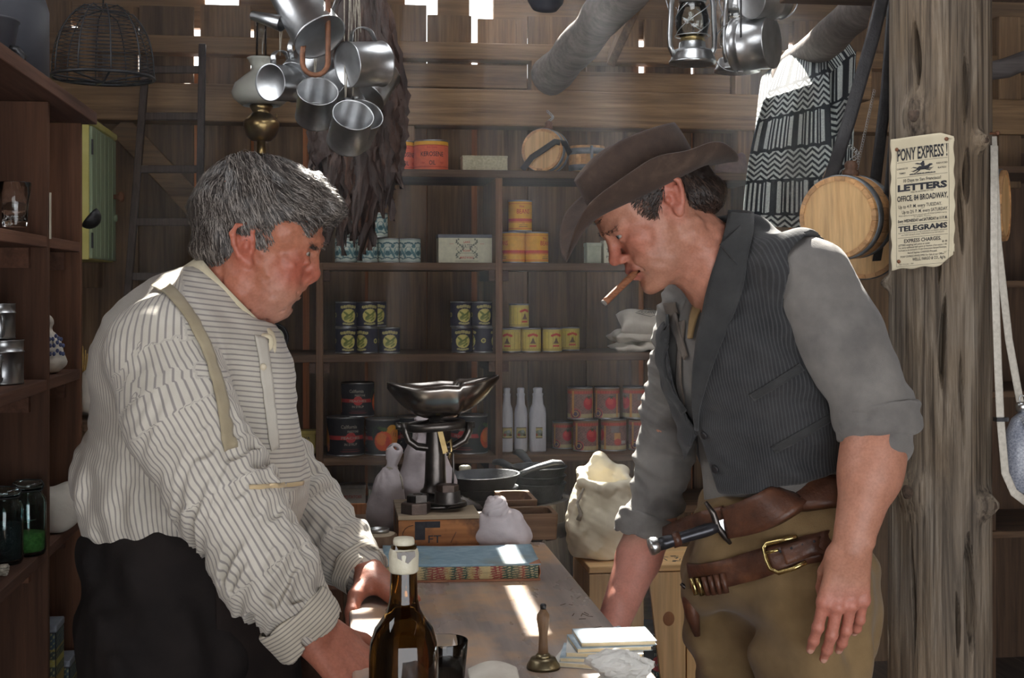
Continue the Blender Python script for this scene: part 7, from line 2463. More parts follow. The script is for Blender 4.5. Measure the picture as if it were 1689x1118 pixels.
def hand(v, W, Fd, Nn, Sd, curls, spread=(0.10, 0.02, -0.05, -0.14), thumb=((0.62, -0.25, 0.66), (0.85, -0.35, 0.2)), sc=1.0, old=False, flen=1.0):
  """W wrist; Fd towards the knuckles; Nn out of the back of the hand; Sd towards the thumb. Returns nail spots"""
  W, Fd, Nn, Sd = A3(W), A3(Fd), A3(Nn), A3(Sd)
  Fd = Fd / np.linalg.norm(Fd)
  Nn = Nn - Fd * (Nn @ Fd)
  Nn /= np.linalg.norm(Nn)
  S_ = np.cross(Fd, Nn)
  Sd = S_ if S_ @ Sd > 0 else -S_
  kf, ks, kn = (0.090, 0.094, 0.088, 0.079), (0.031, 0.010, -0.012, -0.032), (-0.001, 0.003, 0.001, -0.004)
  nails = []
  v.cap(W - Fd * 0.03 * sc, W + Fd * 0.02 * sc, 0.026 * sc, 0.024 * sc, 0.012, flat=(Nn, 1.35))
  for i in range(4):
    K = W + (Fd * kf[i] + Sd * ks[i] + Nn * kn[i]) * sc
    v.cap(W + (Fd * 0.012 + Sd * ks[i] * 0.55) * sc, K - Nn * 0.002 * sc, 0.0155 * sc, 0.0118 * sc, 0.012 * sc)
    v.ell(K + Nn * 0.0035 * sc, (0.0098 * sc,) * 3, None, 0.007 * sc)
    if old:
      v.cap(W + (Fd * 0.02 + Sd * ks[i] * 0.3 + Nn * 0.0135) * sc, K + Nn * 0.0085 * sc, 0.0022, 0.0026, 0.005)
    l = [q * sc * flen * (0.95, 1.05, 0.98, 0.78)[i] for q in (0.045, 0.028, 0.022)]
    r = [q * sc * (1.0, 1.02, 0.97, 0.87)[i] for q in (0.0100, 0.0090, 0.0082, 0.0066)]
    a = 0.0
    q = K
    d0 = Fd + Sd * spread[i]
    d0 /= np.linalg.norm(d0)
    for j in range(3):
      a += curls[i][j]
      d = d0 * math.cos(a) - Nn * math.sin(a)
      n = Nn * math.cos(a) + d0 * math.sin(a)
      q2 = q + d * l[j]
      v.cap(q, q2, r[j], r[j + 1], 0.0035)
      if j < 2:
        v.ell(q2 + n * 0.0012, (r[j + 1] * 1.06,) * 3, None, 0.003)
      q = q2
    nails.append((q + n * r[3] * 0.75 - d * 0.002, 0.0058 * sc))
  B = W + (Fd * 0.018 + Sd * 0.020 - Nn * 0.006) * sc
  (a, b, c), (a2, b2, c2) = thumb
  d1 = Fd * a + Nn * b + Sd * c
  d1 /= np.linalg.norm(d1)
  d2 = Fd * a2 + Nn * b2 + Sd * c2
  d2 /= np.linalg.norm(d2)
  M1 = B + d1 * 0.044 * sc
  M2_ = M1 + (d1 * 0.4 + d2 * 0.6) * 0.033 * sc
  M3 = M2_ + d2 * 0.026 * sc
  v.cap(B, M1, 0.0175 * sc, 0.0125 * sc, 0.014 * sc)
  v.cap(M1, M2_, 0.0118 * sc, 0.0102 * sc, 0.004)
  v.cap(M2_, M3, 0.0102 * sc, 0.0078 * sc, 0.004)
  nails.append((M3 + Nn * 0.006 * sc, 0.006 * sc))
  return nails
def mixc(c, m, col):
  m = np.clip(m, 0, 1)[:, None]
  return c * (1 - m) + A3(srgb(col))[None] * m
def blobm(p, c, r, s_=1.0):
  d = np.linalg.norm((p - A3(c)[None]) / np.asarray(r, float), axis=1)
  return np.clip(1.5 - d, 0, 1) * s_
def skin_mat(name, rough=0.5):
  s = N(name)
  at_ = s.add('ShaderNodeAttribute', attribute_name='col')
  v1 = s.coords((1, 1, 1), rnd=False)
  n1 = s.ramp(s.noise(v1, 55, 5, 0.6), [(0.3, (0.86, 0.82, 0.80)), (0.7, (1.06, 1.04, 1.03))])
  n2 = s.ramp(s.noise(v1, 260, 3), [(0.35, (0.90, 0.88, 0.87)), (0.6, (1.02, 1.02, 1.02))])
  c = s.mix(1.0, s.mix(1.0, at_.outputs['Color'], n1, 'MULTIPLY'), n2, 'MULTIPLY')
  s.set(Base_Color=c, Roughness=rough, Subsurface_Weight=0.18, Subsurface_Scale=0.006)
  s.b.inputs['Subsurface Radius'].default_value = (1.0, 0.35, 0.2)
  s.b.inputs['Specular IOR Level'].default_value = 0.4
  s.bump(s.mix(0.5, s.noise(v1, 240, 4), s.noise(v1, 600, 2)), 0.25, 0.0018)
  return s.m
def cloth_mat(name, c1, c2, weave=700, bump=0.25, stripe=None, rough=0.92, sheen=0.15, scale=14):
  s = N(name)
  v1 = s.coords((1, 1, 1), rnd=False)
  c = s.ramp(s.noise(v1, scale, 5, 0.6), [(0.3, c1), (0.7, c2)])
  if stripe:
    period, width, col, amt = stripe
    at_ = s.add('ShaderNodeAttribute', attribute_name='su')
    w = s.math('FRACT', s.math('DIVIDE', at_.outputs['Fac'], period))
    w = s.math('ABSOLUTE', s.math('SUBTRACT', w, 0.5))
    m = s.ramp(w, [(max(0, width / 2 - 0.04), (amt,) * 3), (width / 2 + 0.06, (0, 0, 0))])
    c = s.mix(m, c, col)
  s.set(Base_Color=c, Roughness=rough)
  s.b.inputs['Sheen Weight'].default_value = sheen
  s.b.inputs['Specular IOR Level'].default_value = 0.2
  s.bump(s.mix(0.45, s.noise(v1, weave, 2), s.noise(v1, 60, 5, 0.6)), bump, 0.004)
  return s.m
def strands(name, roots, dirfn, vol, length, width, seg, mat_, parent, seed=1, lift=0.004, wild=0.12, tipw=0.25, keep=0.0015):
  """hair as many thin tapering ribbons lying on a body"""
  r = np.random.default_rng(seed)
  n = len(roots)
  p = np.array(roots, float)
  ln = length * r.uniform(0.6, 1.25, n)
  jit = r.normal(size=(n, 3)) * wild
  pts, nrm = [p.copy()], [grad(vol, p)]
  for i in range(seg):
    g = grad(vol, p)
    d = dirfn(p) + jit
    d = d - g * (d * g).sum(1, keepdims=True) * 0.85
    d /= np.linalg.norm(d, axis=1, keepdims=True) + 1e-9
    p = p + d * (ln / seg)[:, None]
    sd = samp(vol, p)
    want = keep + lift * math.sin(PI * (i + 1) / seg * 0.8) * r.uniform(0.4, 1.3, n)
    g = grad(vol, p)
    p = p + g * np.clip(want - sd, -0.006, 0.02)[:, None]
    pts.append(p.copy())
    nrm.append(g)
  V, Fq, R_ = [], [], []
  side = []
  for i in range(seg + 1):
    t = pts[min(i + 1, seg)] - pts[max(i - 1, 0)]
    s_ = np.cross(t, nrm[i])
    s_ /= np.linalg.norm(s_, axis=1, keepdims=True) + 1e-9
    w = width * (1 - (1 - tipw) * (i / seg) ** 1.5) * (0.6 if i == 0 else 1)
    side.append((pts[i] - s_ * w / 2, pts[i] + s_ * w / 2))
  V = np.stack([q for ab in side for q in ab], 1).reshape(-1, 3)
  base = np.arange(n)[:, None] * (2 * (seg + 1))
  quads = np.concatenate([base + A3([2 * i, 2 * i + 1, 2 * i + 3, 2 * i + 2]).astype(int)[None] for i in range(seg)], 0)
  me = bpy.data.meshes.new(name)
  off = A3(parent.location)
  me.vertices.add(len(V))
  me.vertices.foreach_set('co', (V - off).astype(np.float32).ravel())
  me.loops.add(quads.size)
  me.loops.foreach_set('vertex_index', quads.astype(np.int32).ravel())
  me.polygons.add(len(quads))
  me.polygons.foreach_set('loop_start', np.arange(0, quads.size, 4, dtype=np.int32))
  me.polygons.foreach_set('loop_total', np.full(len(quads), 4, dtype=np.int32))
  me.update(calc_edges=True)
  me.polygons.foreach_set('use_smooth', np.ones(len(quads), bool))
  me.attributes.new('rnd', 'FLOAT', 'POINT').data.foreach_set('value', np.repeat(r.uniform(0, 1, n), 2 * (seg + 1)).astype(np.float32))
  me.materials.append(mat_)
  return link(name, me, parent)
def hair_mat(name, dark, mid, lite):
  s = N(name)
  at_ = s.add('ShaderNodeAttribute', attribute_name='rnd')
  v1 = s.coords((1, 1, 1), rnd=False)
  c = s.ramp(at_.outputs['Fac'], [(0.0, dark), (0.5, mid), (1.0, lite)])
  n1 = s.ramp(s.noise(v1, 40, 4), [(0.3, (0.7, 0.7, 0.72)), (0.7, (1.1, 1.1, 1.1))])
  s.set(Base_Color=s.mix(1.0, c, n1, 'MULTIPLY'), Roughness=0.42)
  s.b.inputs['Specular IOR Level'].default_value = 0.3
  return s.m
def ribbon(mb_, pts, w, nrms, n_w=4, thick=None):
  """flat band along points, width w (number or list), lying square to the given normals"""
  pts = [Vector(q) for q in pts]
  m = len(pts)
  ws = w if isinstance(w, (list, tuple)) else [w] * m
  vs_ = []
  for i in range(m):
    t = (pts[min(i + 1, m - 1)] - pts[max(i - 1, 0)]).normalized()
    s_ = t.cross(Vector(nrms[i])).normalized()
    for k in range(n_w + 1):
      vs_.append(pts[i] + s_ * (k / n_w - 0.5) * ws[i])
  fs_ = [(i * (n_w + 1) + k, i * (n_w + 1) + k + 1, (i + 1) * (n_w + 1) + k + 1, (i + 1) * (n_w + 1) + k) for i in range(m - 1) for k in range(n_w)]
  mb_.raw(vs_, fs_, 0.5, None, True)
def drape(mb_, vol, px_pts, w, off=0.003, n=30, n_w=4, y0=1.5, y1=2.75, fit=True):
  """band laid on a body along photo pixels"""
  q = np.array(px_pts, float)
  L_ = np.concatenate([[0], np.cumsum(np.hypot(*np.diff(q, axis=0).T))])
  u = np.linspace(0, L_[-1], n)
  xs_, ys_ = np.interp(u, L_, q[:, 0]), np.interp(u, L_, q[:, 1])
  P3 = np.array([surf(vol, a, b, y0, y1) for a, b in zip(xs_, ys_)])
  for _ in range(2):
    P3[1:-1] = (P3[:-2] + 2 * P3[1:-1] + P3[2:]) / 4
  G = grad(vol, P3, 0.012)
  P3 = P3 + G * off
  m = len(P3)
  t = np.gradient(P3, axis=0)
  s_ = np.cross(t, G)
  s_ /= np.linalg.norm(s_, axis=1, keepdims=True)
  ws = np.interp(np.linspace(0, 1, m), np.linspace(0, 1, len(w)), w) if isinstance(w, (list, tuple)) else np.full(m, w)
  vs_ = []
  for k in range(n_w + 1):
    e = P3 + s_ * ((k / n_w - 0.5) * ws)[:, None]
    if fit:
      d = samp(vol, e)
      e = e + grad(vol, e, 0.008) * (off - d)[:, None]
    vs_.append(e)
  vs_ = np.stack(vs_, 1).reshape(-1, 3)
  fs_ = [(i * (n_w + 1) + k, i * (n_w + 1) + k + 1, (i + 1) * (n_w + 1) + k + 1, (i + 1) * (n_w + 1) + k) for i in range(m - 1) for k in range(n_w)]
  mb_.raw([tuple(q) for q in vs_], fs_, 0.5, None, True)
  return P3, G
def rot_ax(f, u):
  """rotation matrix whose columns are forward (in plane), lateral y, up"""
  f, u = A3(f), A3(u)
  f /= np.linalg.norm(f)
  u = u - f * (u @ f)
  u /= np.linalg.norm(u)
  return np.stack([f, np.cross(u, f), u], 1)


# ================================================================ older man in the striped shirt
om = thing('person', 'grey-haired man in striped white work shirt and suspenders leaning with both hands on the counter', 'person', (-0.23, 2.08, 0))
OH = 2.05
h_ = lambda px, py, dy=0.0: PX3(px, py, OH) + A3((0, dy, 0))
m1 = 0.000916
# ---- head and neck
V = Vol(h_(290, 640) - A3((0.02, 0.13, 0)), h_(560, 235) + A3((0.01, 0.13, 0.01)), 0.0021)
V.ell(h_(421, 353), (0.087, 0.071, 0.082), None, 0)
V.ell(h_(476, 372), (0.0505, 0.060, 0.056), None, 0.03)
V.ell(h_(449, 432), (0.0475, 0.055, 0.080), None, 0.03)
for s_ in (-1, 1):
  V.cap(h_(505, 398, 0.022 * s_), h_(470, 385, 0.058 * s_), 0.014, 0.016, 0.03)
  V.ell(h_(475, 437, 0.041 * s_), (0.022, 0.020, 0.018), None, 0.020)
  V.cap(h_(408, 470, 0.050 * s_), h_(455, 506, 0.020 * s_), 0.020, 0.017, 0.022)
  V.cap(h_(405, 430, 0.054 * s_), h_(409, 470, 0.050 * s_), 0.018, 0.02, 0.02)
  V.ell(h_(463, 470, 0.036 * s_), (0.026, 0.018, 0.030), None, 0.022)
V.ell(h_(460, 505), (0.0165, 0.024, 0.0165), None, 0.018)
V.ell(h_(478, 470), (0.0245, 0.030, 0.020), None, 0.02)
V.cap(h_(398, 450), h_(345, 545), 0.058, 0.066, 0.028)
V.cap(h_(424, 506, 0.0), h_(388, 556, 0.0), 0.016, 0.03, 0.03)
# brows, sockets, nose
for s_ in (-1, 1):
  V.cap(h_(521, 397, 0.010 * s_), h_(506, 400, 0.042 * s_), 0.0105, 0.009, 0.012)
  V.ell(h_(514, 419, 0.032 * s_), (0.011, 0.016, 0.011), None, 0.012, 'sub')
V.cap(h_(516, 404), h_(514, 448), 0.0085, 0.0115, 0.012)
V.ell(h_(513.5, 453), (0.0128, 0.0125, 0.0118), None, 0.008)
for s_ in (-1, 1):
  V.ell(h_(503, 458, 0.0135 * s_), (0.0115, 0.0075, 0.0085), None, 0.006)
  V.ell(h_(506, 466, 0.008 * s_), (0.0055, 0.0035, 0.004), None, 0.003, 'sub')
EO = [h_(499, 419, 0.033 * s_) for s_ in (-1, 1)]
for s_, e in zip((-1, 1), EO):
  V.ell(e, (0.0140, 0.0140, 0.0135), None, 0.006)
  V.ell(e + A3((0.004, 0, -0.0135)), (0.010, 0.013, 0.0042), None, 0.006)
  V.ell(e + A3((0.0125, 0.004 * s_, -0.0005)), (0.0090, 0.0150, 0.0038), None, 0.002, 'sub')
  V.cap(e + A3((0.009, -0.009 * s_, 0.0075)), e + A3((0.003, 0.012 * s_, 0.006)), 0.0042, 0.004, 0.006)
# mouth, slightly open
V.cap(h_(488, 474, 0), h_(478, 478, 0.017), 0.0072, 0.005, 0.007)
V.cap(h_(488, 474, 0), h_(478, 478, -0.017), 0.0072, 0.005, 0.007)
V.cap(h_(476, 493, 0), h_(471, 491, 0.015), 0.0075, 0.005, 0.007)
V.cap(h_(476, 493, 0), h_(471, 491, -0.015), 0.0075, 0.005, 0.007)
V.ell(h_(485, 483), (0.020, 0.027, 0.0068), None, 0.0025, 'sub')
V.cap(h_(483, 501, -0.014), h_(483, 501, 0.014), 0.005, 0.005, 0.008, 'sub')
# folds of age
for s_ in (-1, 1):
  V.cap(h_(507, 446, 0.019 * s_), h_(484, 484, 0.036 * s_), 0.0022, 0.0022, 0.008, 'sub')
  V.cap(h_(478, 490, 0.032 * s_), h_(466, 510, 0.034 * s_), 0.0018, 0.0018, 0.007, 'sub')
  for a, b in (((492, 420), (472, 414)), ((492, 424), (470, 424)), ((492, 428), (473, 434)), ((505, 433), (490, 438))):
    V.cap(h_(*a, 0.045 * s_), h_(*b, 0.056 * s_), 0.0011, 0.0009, 0.004, 'sub')
  V.cap(h_(440, 520, 0.02 * s_), h_(404, 556, 0.036 * s_), 0.0025, 0.003, 0.01, 'sub')
  V.cap(h_(418, 500, 0.045 * s_), h_(382, 552, 0.058 * s_), 0.002, 0.002, 0.008, 'sub')
  V.cap(h_(372, 462, 0.058 * s_), h_(352, 500, 0.064 * s_), 0.002, 0.002, 0.008, 'sub')
for py in (366, 376, 386):
  V.cap(h_(534, py, -0.02), h_(534, py, 0.02), 0.0018, 0.0018, 0.004, 'sub')
# ears
def ear(v, c, f, u, s_, size=1.0):
  """c centre of the ear root; f forwards, u up, s_ side"""
  f, u = A3(f), A3(u)
  o = A3((0, s_, 0))
  q = lambda a, b, d=0.0: A3(c) + (f * a + u * b) * size + o * d
  rim = [(0.010, 0.006), (0.012, 0.022), (0.004, 0.032), (-0.009, 0.031), (-0.018, 0.020), (-0.0175, 0.004), (-0.011, -0.014), (-0.002, -0.026)]
  out = [0.002, 0.006, 0.010, 0.014, 0.016, 0.014, 0.010, 0.006]
  v.chain([q(a, b, d) for (a, b), d in zip(rim, out)], [0.0042 * size] * len(rim), 0.003)
  R = np.stack([f, o, u], 1)
  v.ell(q(-0.004, 0.006, 0.004), (0.015 * size, 0.0065, 0.026 * size), R, 0.005)
  v.ell(q(-0.001, -0.024, 0.006), (0.009 * size, 0.006, 0.011 * size), R, 0.004)
  v.ell(q(0.002, -0.002, 0.012), (0.0075 * size, 0.007, 0.012 * size), R, 0.003, 'sub')
  v.ell(q(-0.006, 0.019, 0.0135), (0.008 * size, 0.004, 0.008 * size), R, 0.003, 'sub')
  v.cap(q(-0.011, 0.014, 0.010), q(-0.008, -0.010, 0.008), 0.003, 0.003, 0.003)
  v.ell(q(0.0095, -0.001, 0.005), (0.0045, 0.006, 0.006), R, 0.003)
for s_ in (-1, 1):
  ear(V, h_(411, 408, 0.066 * s_), (0.98, 0, 0.1), (-0.1, 0, 0.98), s_, 0.98)
nzs = sines(14, 0.02, 77)
V.ruffle(lambda p: noise3(p, nzs) * 0.0004)
# ---- arms: joints
NS, NE, NW = PX3(270, 588, 1.905), PX3(372, 815, 1.84), PX3(520, 1045, 1.80)
FS, FE, FW = PX3(315, 560, 2.27), PX3(505, 835, 2.30), PX3(608, 948, 2.19)
# near hand: on the counter edge behind the bottle
HN = Vol(PX3(470, 1130, 1.80) - A3((0.03, 0.10, 0.12)), PX3(640, 990, 1.80) + A3((0.08, 0.12, 0.02)), 0.0022)
HN.cap(NE + (NW - NE) * 0.6, NW, 0.036, 0.029, 0.0)
fd = PX3(594, 1108, 1.775) - NW
cur = [(0.10, 0.45, 0.30), (0.12, 0.5, 0.3), (0.15, 0.5, 0.3), (0.2, 0.5, 0.35)]
nl1 = hand(HN, NW, fd, (0.45, -0.55, 0.75), (0.2, 0.75, 0.4), cur, thumb=((0.55, -0.2, 0.75), (0.8, -0.35, 0.25)), sc=1.12, old=True)
# far hand: knuckles up, fingers bent down to the counter
HF = Vol(PX3(560, 1040, 2.15) - A3((0.02, 0.10, 0.02)), PX3(680, 900, 2.15) + A3((0.03, 0.14, 0.03)), 0.0022)
HF.cap(FE + (FW - FE) * 0.6, FW, 0.034, 0.028, 0.0)
fd2 = A3((0.060, -0.060, -0.030))
cur2 = [(0.65, 0.75, 0.3), (0.7, 0.8, 0.3), (0.75, 0.8, 0.3), (0.8, 0.8, 0.3)]
nl2 = hand(HF, FW, fd2, (0.42, 0.10, 0.90), (-0.6, -0.7, -0.2), cur2, thumb=((0.35, -0.45, 0.7), (0.55, -0.55, 0.25)), sc=1.05, old=True, flen=0.9)
# hidden trunk and legs under the clothes, one body with the head
T = Vol((-0.62, 1.72, 0.0), (0.32, 2.46, 1.46), 0.012)
HIP = PX3(285, 930, 2.08)
T.cap(h_(345, 545), PX3(310, 640, 2.08), 0.06, 0.11, 0.0)
T.ell(PX3(300, 640, 2.08), (0.105, 0.15, 0.14), None, 0.06)
T.ell(PX3(305, 800, 2.08), (0.11, 0.115, 0.15), None, 0.06)
T.chain([NS, NE, NW], [0.05, 0.042, 0.03], 0.02)
T.chain([FS, FE, FW], [0.05, 0.042, 0.03], 0.02)
for s_, yy in ((-1, 2.0), (1, 2.16)):
  T.chain([A3((HIP[0], yy, HIP[2])), A3((HIP[0] + 0.03, yy, 0.5)), A3((HIP[0] - 0.02, yy, 0.09)), A3((HIP[0] + 0.10, yy, 0.04))], [0.070, 0.055, 0.042, 0.035], 0.03)
M_skin1 = skin_mat('ruddy_skin', 0.45)
def skin_old(p):
  c = np.tile(A3(srgb(178, 118, 94)), (len(p), 1))
  c = mixc(c, blobm(p, h_(515, 455), (0.022, 0.03, 0.02), 0.6), (176, 96, 80))
  for s_ in (-1, 1):
    c = mixc(c, blobm(p, h_(487, 445, 0.045 * s_), (0.03, 0.03, 0.026), 0.7), (176, 92, 76))
    c = mixc(c, blobm(p, h_(410, 405, 0.078 * s_), (0.026, 0.018, 0.04), 0.6), (182, 96, 80))
    c = mixc(c, blobm(p, h_(478, 478, 0.012 * s_), (0.014, 0.02, 0.008), 0.6), (168, 96, 86))
    c = mixc(c, blobm(p, h_(474, 491, 0.010 * s_), (0.012, 0.018, 0.007), 0.7), (172, 98, 88))
  c = mixc(c, blobm(p, h_(450, 508), (0.06, 0.07, 0.035), 0.38), (170, 150, 140))
  c = mixc(c, blobm(p, h_(370, 500), (0.06, 0.09, 0.06), 0.45), (176, 106, 90))
  c = mixc(c, blobm(p, h_(478, 483), (0.012, 0.022, 0.004), 0.9), (70, 34, 32))
  hnd = p[:, 2] < 1.16
  c[hnd] = A3(srgb(180, 118, 98))
  for K, r_ in nl1 + nl2:
    c = mixc(c, (np.linalg.norm(p - K, axis=1) < r_) * 0.7, (214, 168, 152))
  return c
solid('body', [V, HN, HF, T], M_skin1, om, {'col': skin_old}, smooth_n=1)
# eyes
M_eye = N('eyeball')
at_ = M_eye.add('ShaderNodeAttribute', attribute_name='col')
M_eye.set(Base_Color=at_.outputs['Color'], Roughness=0.12)
M_eye = M_eye.m
def eyes(parent, centres, look, iris, r=0.0122):
  for c in centres:
    mb_ = MB().ball((0, 0, 0), r, 28)
    d = Vector(look).normalized()
    me = mb_.mesh('eye', M_eye)
    col = []
    for q in mb_.v:
      a = Vector(q).normalized().dot(d)
      col.append((*srgb(20, 16, 16), 1) if a > 0.955 else ((*srgb(*iris), 1) if a > 0.86 else (*srgb(168, 158, 150), 1)))
    me.attributes.new('col', 'FLOAT_COLOR', 'POINT').data.foreach_set('color', np.array(col, np.float32).ravel())
    o = link('eye', me, parent)
    o.location = Vector(c) - Vector(parent.location)
eyes(om, EO, (0.94, -0.12, -0.22), (90, 84, 70))
# ---- hair
HV = Vol(h_(290, 460) - A3((0.02, 0.11, 0)), h_(585, 225) + A3((0.01, 0.11, 0.01)), 0.003)
HV.ell(h_(421, 353), (0.0945, 0.078, 0.0895), None, 0)
HV.ell(h_(474, 345), (0.056, 0.068, 0.050), None, 0.03)
HV.ell(h_(372, 405), (0.046, 0.064, 0.045), None, 0.02)
HV.cap(h_(500, 318, -0.03), h_(540, 343, -0.022), 0.026, 0.014, 0.02)
HV.cap(h_(505, 315, 0.0), h_(548, 345, 0.0), 0.026, 0.014, 0.02)
HV.cap(h_(500, 320, 0.03), h_(538, 345, 0.02), 0.026, 0.014, 0.02)
hp_ = [(300, 200), (590, 200), (585, 352), (556, 358), (532, 357), (512, 366), (486, 392), (470, 402), (452, 409), (441, 420), (434, 416), (436, 392), (424, 375), (404, 371), (394, 382), (390, 410), (388, 436), (376, 440), (356, 441), (330, 432), (300, 425)]
poly_ = [(h_(a, b)[0], h_(a, b)[2]) for a, b in hp_]
hk1, hk2 = sines(12, 0.05, 5), axsines(10, 0.012, (0.5, 0.9, 0.5), 0.5, 6)
HV.ruffle(lambda p: noise3(p, hk1) * 0.0025 + noise3(p, hk2) * 0.0010)
HVs = Vol(HV.lo, HV.lo + HV.h * (HV.n - 1), HV.h)
HVs.d = HV.d.copy()
polycut(HV, poly_, 0.006)
M_hair1 = hair_mat('grey_hair', srgb(42, 37, 35), srgb(84, 77, 72), srgb(158, 150, 142))
M_hairb = hair_mat('grey_hair_underlayer', srgb(52, 47, 46), srgb(64, 59, 57), srgb(80, 74, 71))
hb_ = solid('hair', HV, M_hairb, om, {'rnd': lambda p: 0.5 + 0.5 * noise3(p, hk2) * 0.6})
hv, hq = HV.extract()
rgen = np.random.default_rng(8)
idx = rgen.choice(len(hv), 8000, replace=True)
roots = hv[idx] + rgen.normal(size=(len(idx), 3)) * 0.001
crown = h_(408, 268)
def flow_old(p):
  x, z = p[:, 0], p[:, 2]
  c = A3(crown)
  dx, dz = x - c[0], z - c[2]
  front = np.clip((x - h_(430, 0)[0]) / 0.07, 0, 1)
  d = np.stack([0.25 + 0.75 * front - 0.9 * np.clip((0.06 - (z - h_(0, 400)[2])) / 0.06, 0, 1) * front, np.sign(p[:, 1] - OH) * 0.35 * (z > h_(0, 300)[2]), -0.9 + 0.45 * front], -1)
  back = x < h_(375, 0)[0]
  d[back] = A3((0.1, 0, -1))[None] + np.stack([-0.5 * np.clip((z[back] - h_(0, 330)[2]) / 0.06, 0, 1), 0 * z[back], 0 * z[back]], -1)
  return d
strands('hair_locks', roots, flow_old, HVs, 0.046, 0.0012, 7, M_hair1, om, 3, 0.003, 0.16)
idx = rgen.choice(np.where((hv[:, 0] > h_(505, 0)[0]))[0], 650)
strands('forelock', hv[idx], lambda p: np.tile(A3((1.0, 0, -0.42)), (len(p), 1)), HVs, 0.028, 0.0012, 5, M_hair1, om, 4, 0.006, 0.28)
# eyebrows and stubble tufts
for s_ in (-1, 1):
  mbq = []
  for k in range(60):
    t_ = rgen.uniform(0, 1)
    a = h_(523 - 17 * t_, 399 + 3 * t_ + rgen.uniform(-3, 4), (0.010 + 0.036 * t_) * s_)
    mbq.append(a)
  mbq = np.array(mbq)
  g_ = grad(V, mbq)
  mbq = mbq + g_ * (0.0 - samp(V, mbq))[:, None]
  strands('eyebrow', mbq, lambda p: np.stack([0.3 + 0 * p[:, 0], np.sign(p[:, 1] - OH) * 0.9, 0.1 + 0 * p[:, 0]], -1), V, 0.011, 0.0010, 4, M_hair1, om, 5, 0.005, 0.4)
# ---- shirt
SH = Vol((-0.60, 1.66, 0.86), (0.33, 2.52, 1.54), 0.0042)
tc = lambda px, py, Y=2.08: PX3(px, py, Y)
SH.ell(tc(320, 640), (0.152, 0.175, 0.165), None, 0)
SH.ell(tc(308, 800), (0.170, 0.165, 0.130), None, 0.07)
SH.ell(tc(282, 580), (0.098, 0.160, 0.080), None, 0.06)
SH.cap(tc(298, 556, 1.96), tc(320, 550, 2.22), 0.066, 0.066, 0.05)
SH.cap(h_(345, 520), h_(330, 560), 0.070, 0.10, 0.05)
SH.cap(tc(388, 600, 2.0), tc(408, 700, 2.0), 0.042, 0.056, 0.06)
SH.cap(tc(393, 600, 2.16), tc(408, 700, 2.16), 0.042, 0.056, 0.06)
SH.ell(tc(420, 790), (0.070, 0.12, 0.075), None, 0.05)
near = [NS, PX3(300, 690, 1.86), NE, PX3(440, 940, 1.81), PX3(492, 1012, 1.80)]
SH.chain(near, [0.080, 0.072, 0.068, 0.060, 0.048], 0.035)
far = [FS, FE, PX3(560, 905, 2.25), PX3(592, 935, 2.21)]
SH.chain(far, [0.07, 0.058, 0.052, 0.042], 0.03)
ax1 = A3(near[-1]) - A3(near[0])
w1, w2_, w3 = axsines(9, 0.055, ax1 + A3((0, 0, 0.2)), 0.45, 1), axsines(10, 0.028, ax1, 0.5, 2), sines(10, 0.16, 3)
w4 = axsines(9, 0.06, (0.75, 0, -0.25), 0.35, 8)
w5 = axsines(8, 0.045, (0.3, 0, 1.0), 0.4, 9)
def shirt_folds(p):
  d, al, an = arm_frame(p, near)
  d2, al2, an2 = arm_frame(p, far)
  L_ = sum(np.linalg.norm(A3(b) - A3(a)) for a, b in zip(near, near[1:]))
  arm = np.clip((0.105 - d) / 0.03, 0, 1)
  elb = np.exp(-((al - L_ * 0.55) / 0.09) ** 2) + np.exp(-((al - L_ * 0.92) / 0.06) ** 2) * 1.1 + 0.25
  n1 = noise3(p, w1)
  s_ = arm * elb * (0.0030 * (1 - np.abs(n1)) * 2 - 0.003 + 0.0009 * noise3(p, w2_))
  arm2 = np.clip((0.09 - d2) / 0.03, 0, 1)
  s_ = s_ + arm2 * (0.0030 * noise3(p, w1) + 0.0012 * noise3(p, w2_))
  body = (1 - arm) * (1 - arm2)
  low = np.clip((tc(0, 720)[2] - p[:, 2]) / 0.09, 0, 1)
  s_ = s_ + body * (0.0038 * noise3(p, w4) * (0.12 + 0.7 * low) + 0.003 * noise3(p, w3) + 0.0008 * noise3(p, w5))
  return s_
SH.ruffle(shirt_folds)
# the blouse hangs over the waistband; open at hem, cuffs and neck
sl_, (X_, Y_, Z_) = SH.win(SH.lo, (SH.lo[0] + SH.h * SH.n[0], SH.lo[1] + SH.h * SH.n[1], tc(0, 860)[2]))
x0_, x1_ = tc(120, 0)[0], tc(500, 0)[0]
u_ = np.clip((X_ - x0_) / (x1_ - x0_), 0, 1)
zc_ = tc(0, 904)[2] + (-0.020 * np.sin(u_ * PI) + 0.012 * u_) + 0.003 * np.sin(X_ * 45)
pp_ = np.stack([X_, Y_, Z_], -1).reshape(-1, 3)
d_, al_, an_ = arm_frame(pp_, near)
d2_, al2_, an2_ = arm_frame(pp_, far)
arm_ = np.minimum(d_ - 0.088, d2_ - 0.072).reshape(X_.shape)
below = np.maximum(Z_ - zc_, -arm_)          # inside the part to remove when negative
SH.put(sl_, below.astype(np.float32), 0.003, 'sub')
